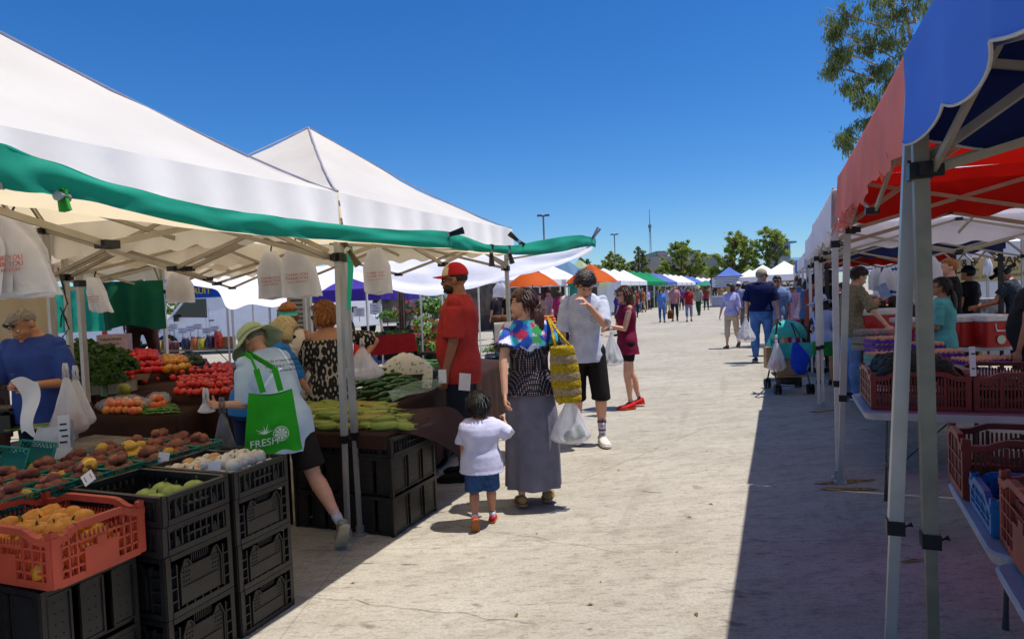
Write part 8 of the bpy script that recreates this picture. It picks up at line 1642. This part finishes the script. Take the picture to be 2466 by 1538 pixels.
mb = MB(); a0, b0 = W(1878, 617, D - 1) - r.location, W(1990, 617, D - 1) - r.location; z1, z0 = ht(1920, 615, D), ht(1920, 627, D); 
mb.add([(a0.x, a0.y, z0), (b0.x, b0.y, z0), (b0.x + _F0.x * 12, b0.y + _F0.y * 12, z1), (a0.x + _F0.x * 12, a0.y + _F0.y * 12, z1), (a0.x, a0.y, z0 - .5), (b0.x, b0.y, z0 - .5)], [(0, 1, 2, 3), (4, 5, 1, 0)]); mb.build('blue_roof', BRF, r)
# antenna mast
D = 260; r = thing('antenna_mast', 'thin lattice antenna mast rising left of the grey building', 'antenna mast', px2(1570, D)); H_ = ht(1566, 504, D); zc = ht(1566, 545, D); mb = MB(); s = D / 1600
for q, q2 in ((-1, -1), (1, -1), (0, 1)): mb.tube([(q * 4 * s * .9 * _R0.x * 1, q * 4 * s * .9 * _R0.y + q2 * .3, 0), (q * .25, q2 * .2, zc)], .10, 4)
for k in range(14):
    z_ = zc * (.3 + .05 * k); w = 4 * s * .9 * (1 - z_ / zc) + .25; mb.tube([(-w * _R0.x, -w * _R0.y, z_), (w * _R0.x, w * _R0.y, z_ + zc * .05)], .06, 3)
mb.build('lattice', mat('mast grey', '7a828c', .5), r); mb = MB(); mb.tube([(0, 0, zc - 2), (0, 0, H_)], [.28, .12], 5); mb.box((0, 0, zc), (1.1, 1.1, 1.2)); mb.build('whip', mat('mast grey', '7a828c', .5), r)
# lamp posts
for i, (px, py, D) in enumerate(((1315, 520, 60), (1484, 565, 95), (1543, 600, 120), (1423, 631, 130))):
    r = thing('street_lamp', ['tall parking-lot lamp with two flat heads above the green tarp', 'lamp post with two heads above the white tents', 'thin far lamp post left of the gum tree', 'small far lamp behind the young man in grey'][i], 'street lamp', px2(px, D)); H_ = ht(px, py, D); mb = MB(); mb.tube([(0, 0, 0), (0, 0, H_)], [.13, .09], 8); mb.build('pole', mat('lamp pole', '8a8680', .5), r)
    mb = MB(); k = 1.0 if i < 2 else .5
    mb.box((0, 0, H_), (.25, .2, .12), TH); mb.build('bracket', mat('lamp head', '6a6258', .5), r)
    for q in (-1, 1): mb = MB(); mb.box((q * .34 * _R0.x * k, q * .34 * _R0.y * k, H_ + .05), (.42 * k, .34, .16), TH); mb.build('lamp_head', mat('lamp head', '6a6258', .5), r)
done()
bpy.data.objects.remove(bpy.data.objects['x'], do_unlink=True) if 'x' in bpy.data.objects else None
# ---------------------------------------------------------------- camera, sun, sky
cam = bpy.data.cameras.new('camera'); co = bpy.data.objects.new('camera', cam); COL.objects.link(co)
co.matrix_world = Matrix((_R.to_4d()[:3] + (CAM.x,), _U.to_4d()[:3] + (CAM.y,), tuple(-_F) + (CAM.z,), (0, 0, 0, 1))) if False else Matrix.LocRotScale(CAM, Matrix((_R, _U, -_F)).transposed(), None)
cam.lens = 36 * FPX / 2466; cam.sensor_width = 36; cam.clip_end = 3000; cam.clip_start = .05; SC.camera = co
# direction of the shadows on the ground, in world axes
EL = radians(72); shd = V((-.90, -.42, 0)).normalized()
S2 = V((-shd.x * cos(EL), -shd.y * cos(EL), sin(EL)))   # towards the sun
sun = bpy.data.lights.new('sun', 'SUN'); so = bpy.data.objects.new('sun', sun); COL.objects.link(so)
sun.energy = 4.8; sun.angle = radians(.53); sun.color = (1, .955, .88); so.rotation_euler = S2.to_track_quat('Z', 'Y').to_euler()
w = bpy.data.worlds.new('World'); SC.world = w; w.use_nodes = True; N = w.node_tree.nodes; L = w.node_tree.links
bg = N['Background']; st = N.new('ShaderNodeTexSky'); st.sky_type = 'NISHITA'; st.sun_disc = False; st.sun_elevation = EL; st.sun_rotation = atan2(S2.x, S2.y); st.altitude = 300; st.air_density = 1.0; st.dust_density = .25; st.ozone_density = 5.0
hs = N.new('ShaderNodeHueSaturation'); hs.inputs['Saturation'].default_value = 1.28; 
mu = N.new('ShaderNodeMixRGB'); mu.blend_type = 'MULTIPLY'; mu.inputs[0].default_value = 1; mu.inputs[2].default_value = (.86, 1.10, 1.36, 1)
L.new(st.outputs[0], hs.inputs['Color']); L.new(hs.outputs[0], mu.inputs[1]); L.new(mu.outputs[0], bg.inputs[0]); bg.inputs[1].default_value = .085
SC.render.engine = 'CYCLES'; SC.view_settings.view_transform = 'Standard'; SC.view_settings.look = 'None'; SC.view_settings.exposure = .15; SC.view_settings.gamma = 1
SC.cycles.max_bounces = 6; SC.cycles.diffuse_bounces = 3; SC.cycles.transparent_max_bounces = 12; SC.cycles.use_denoising = True
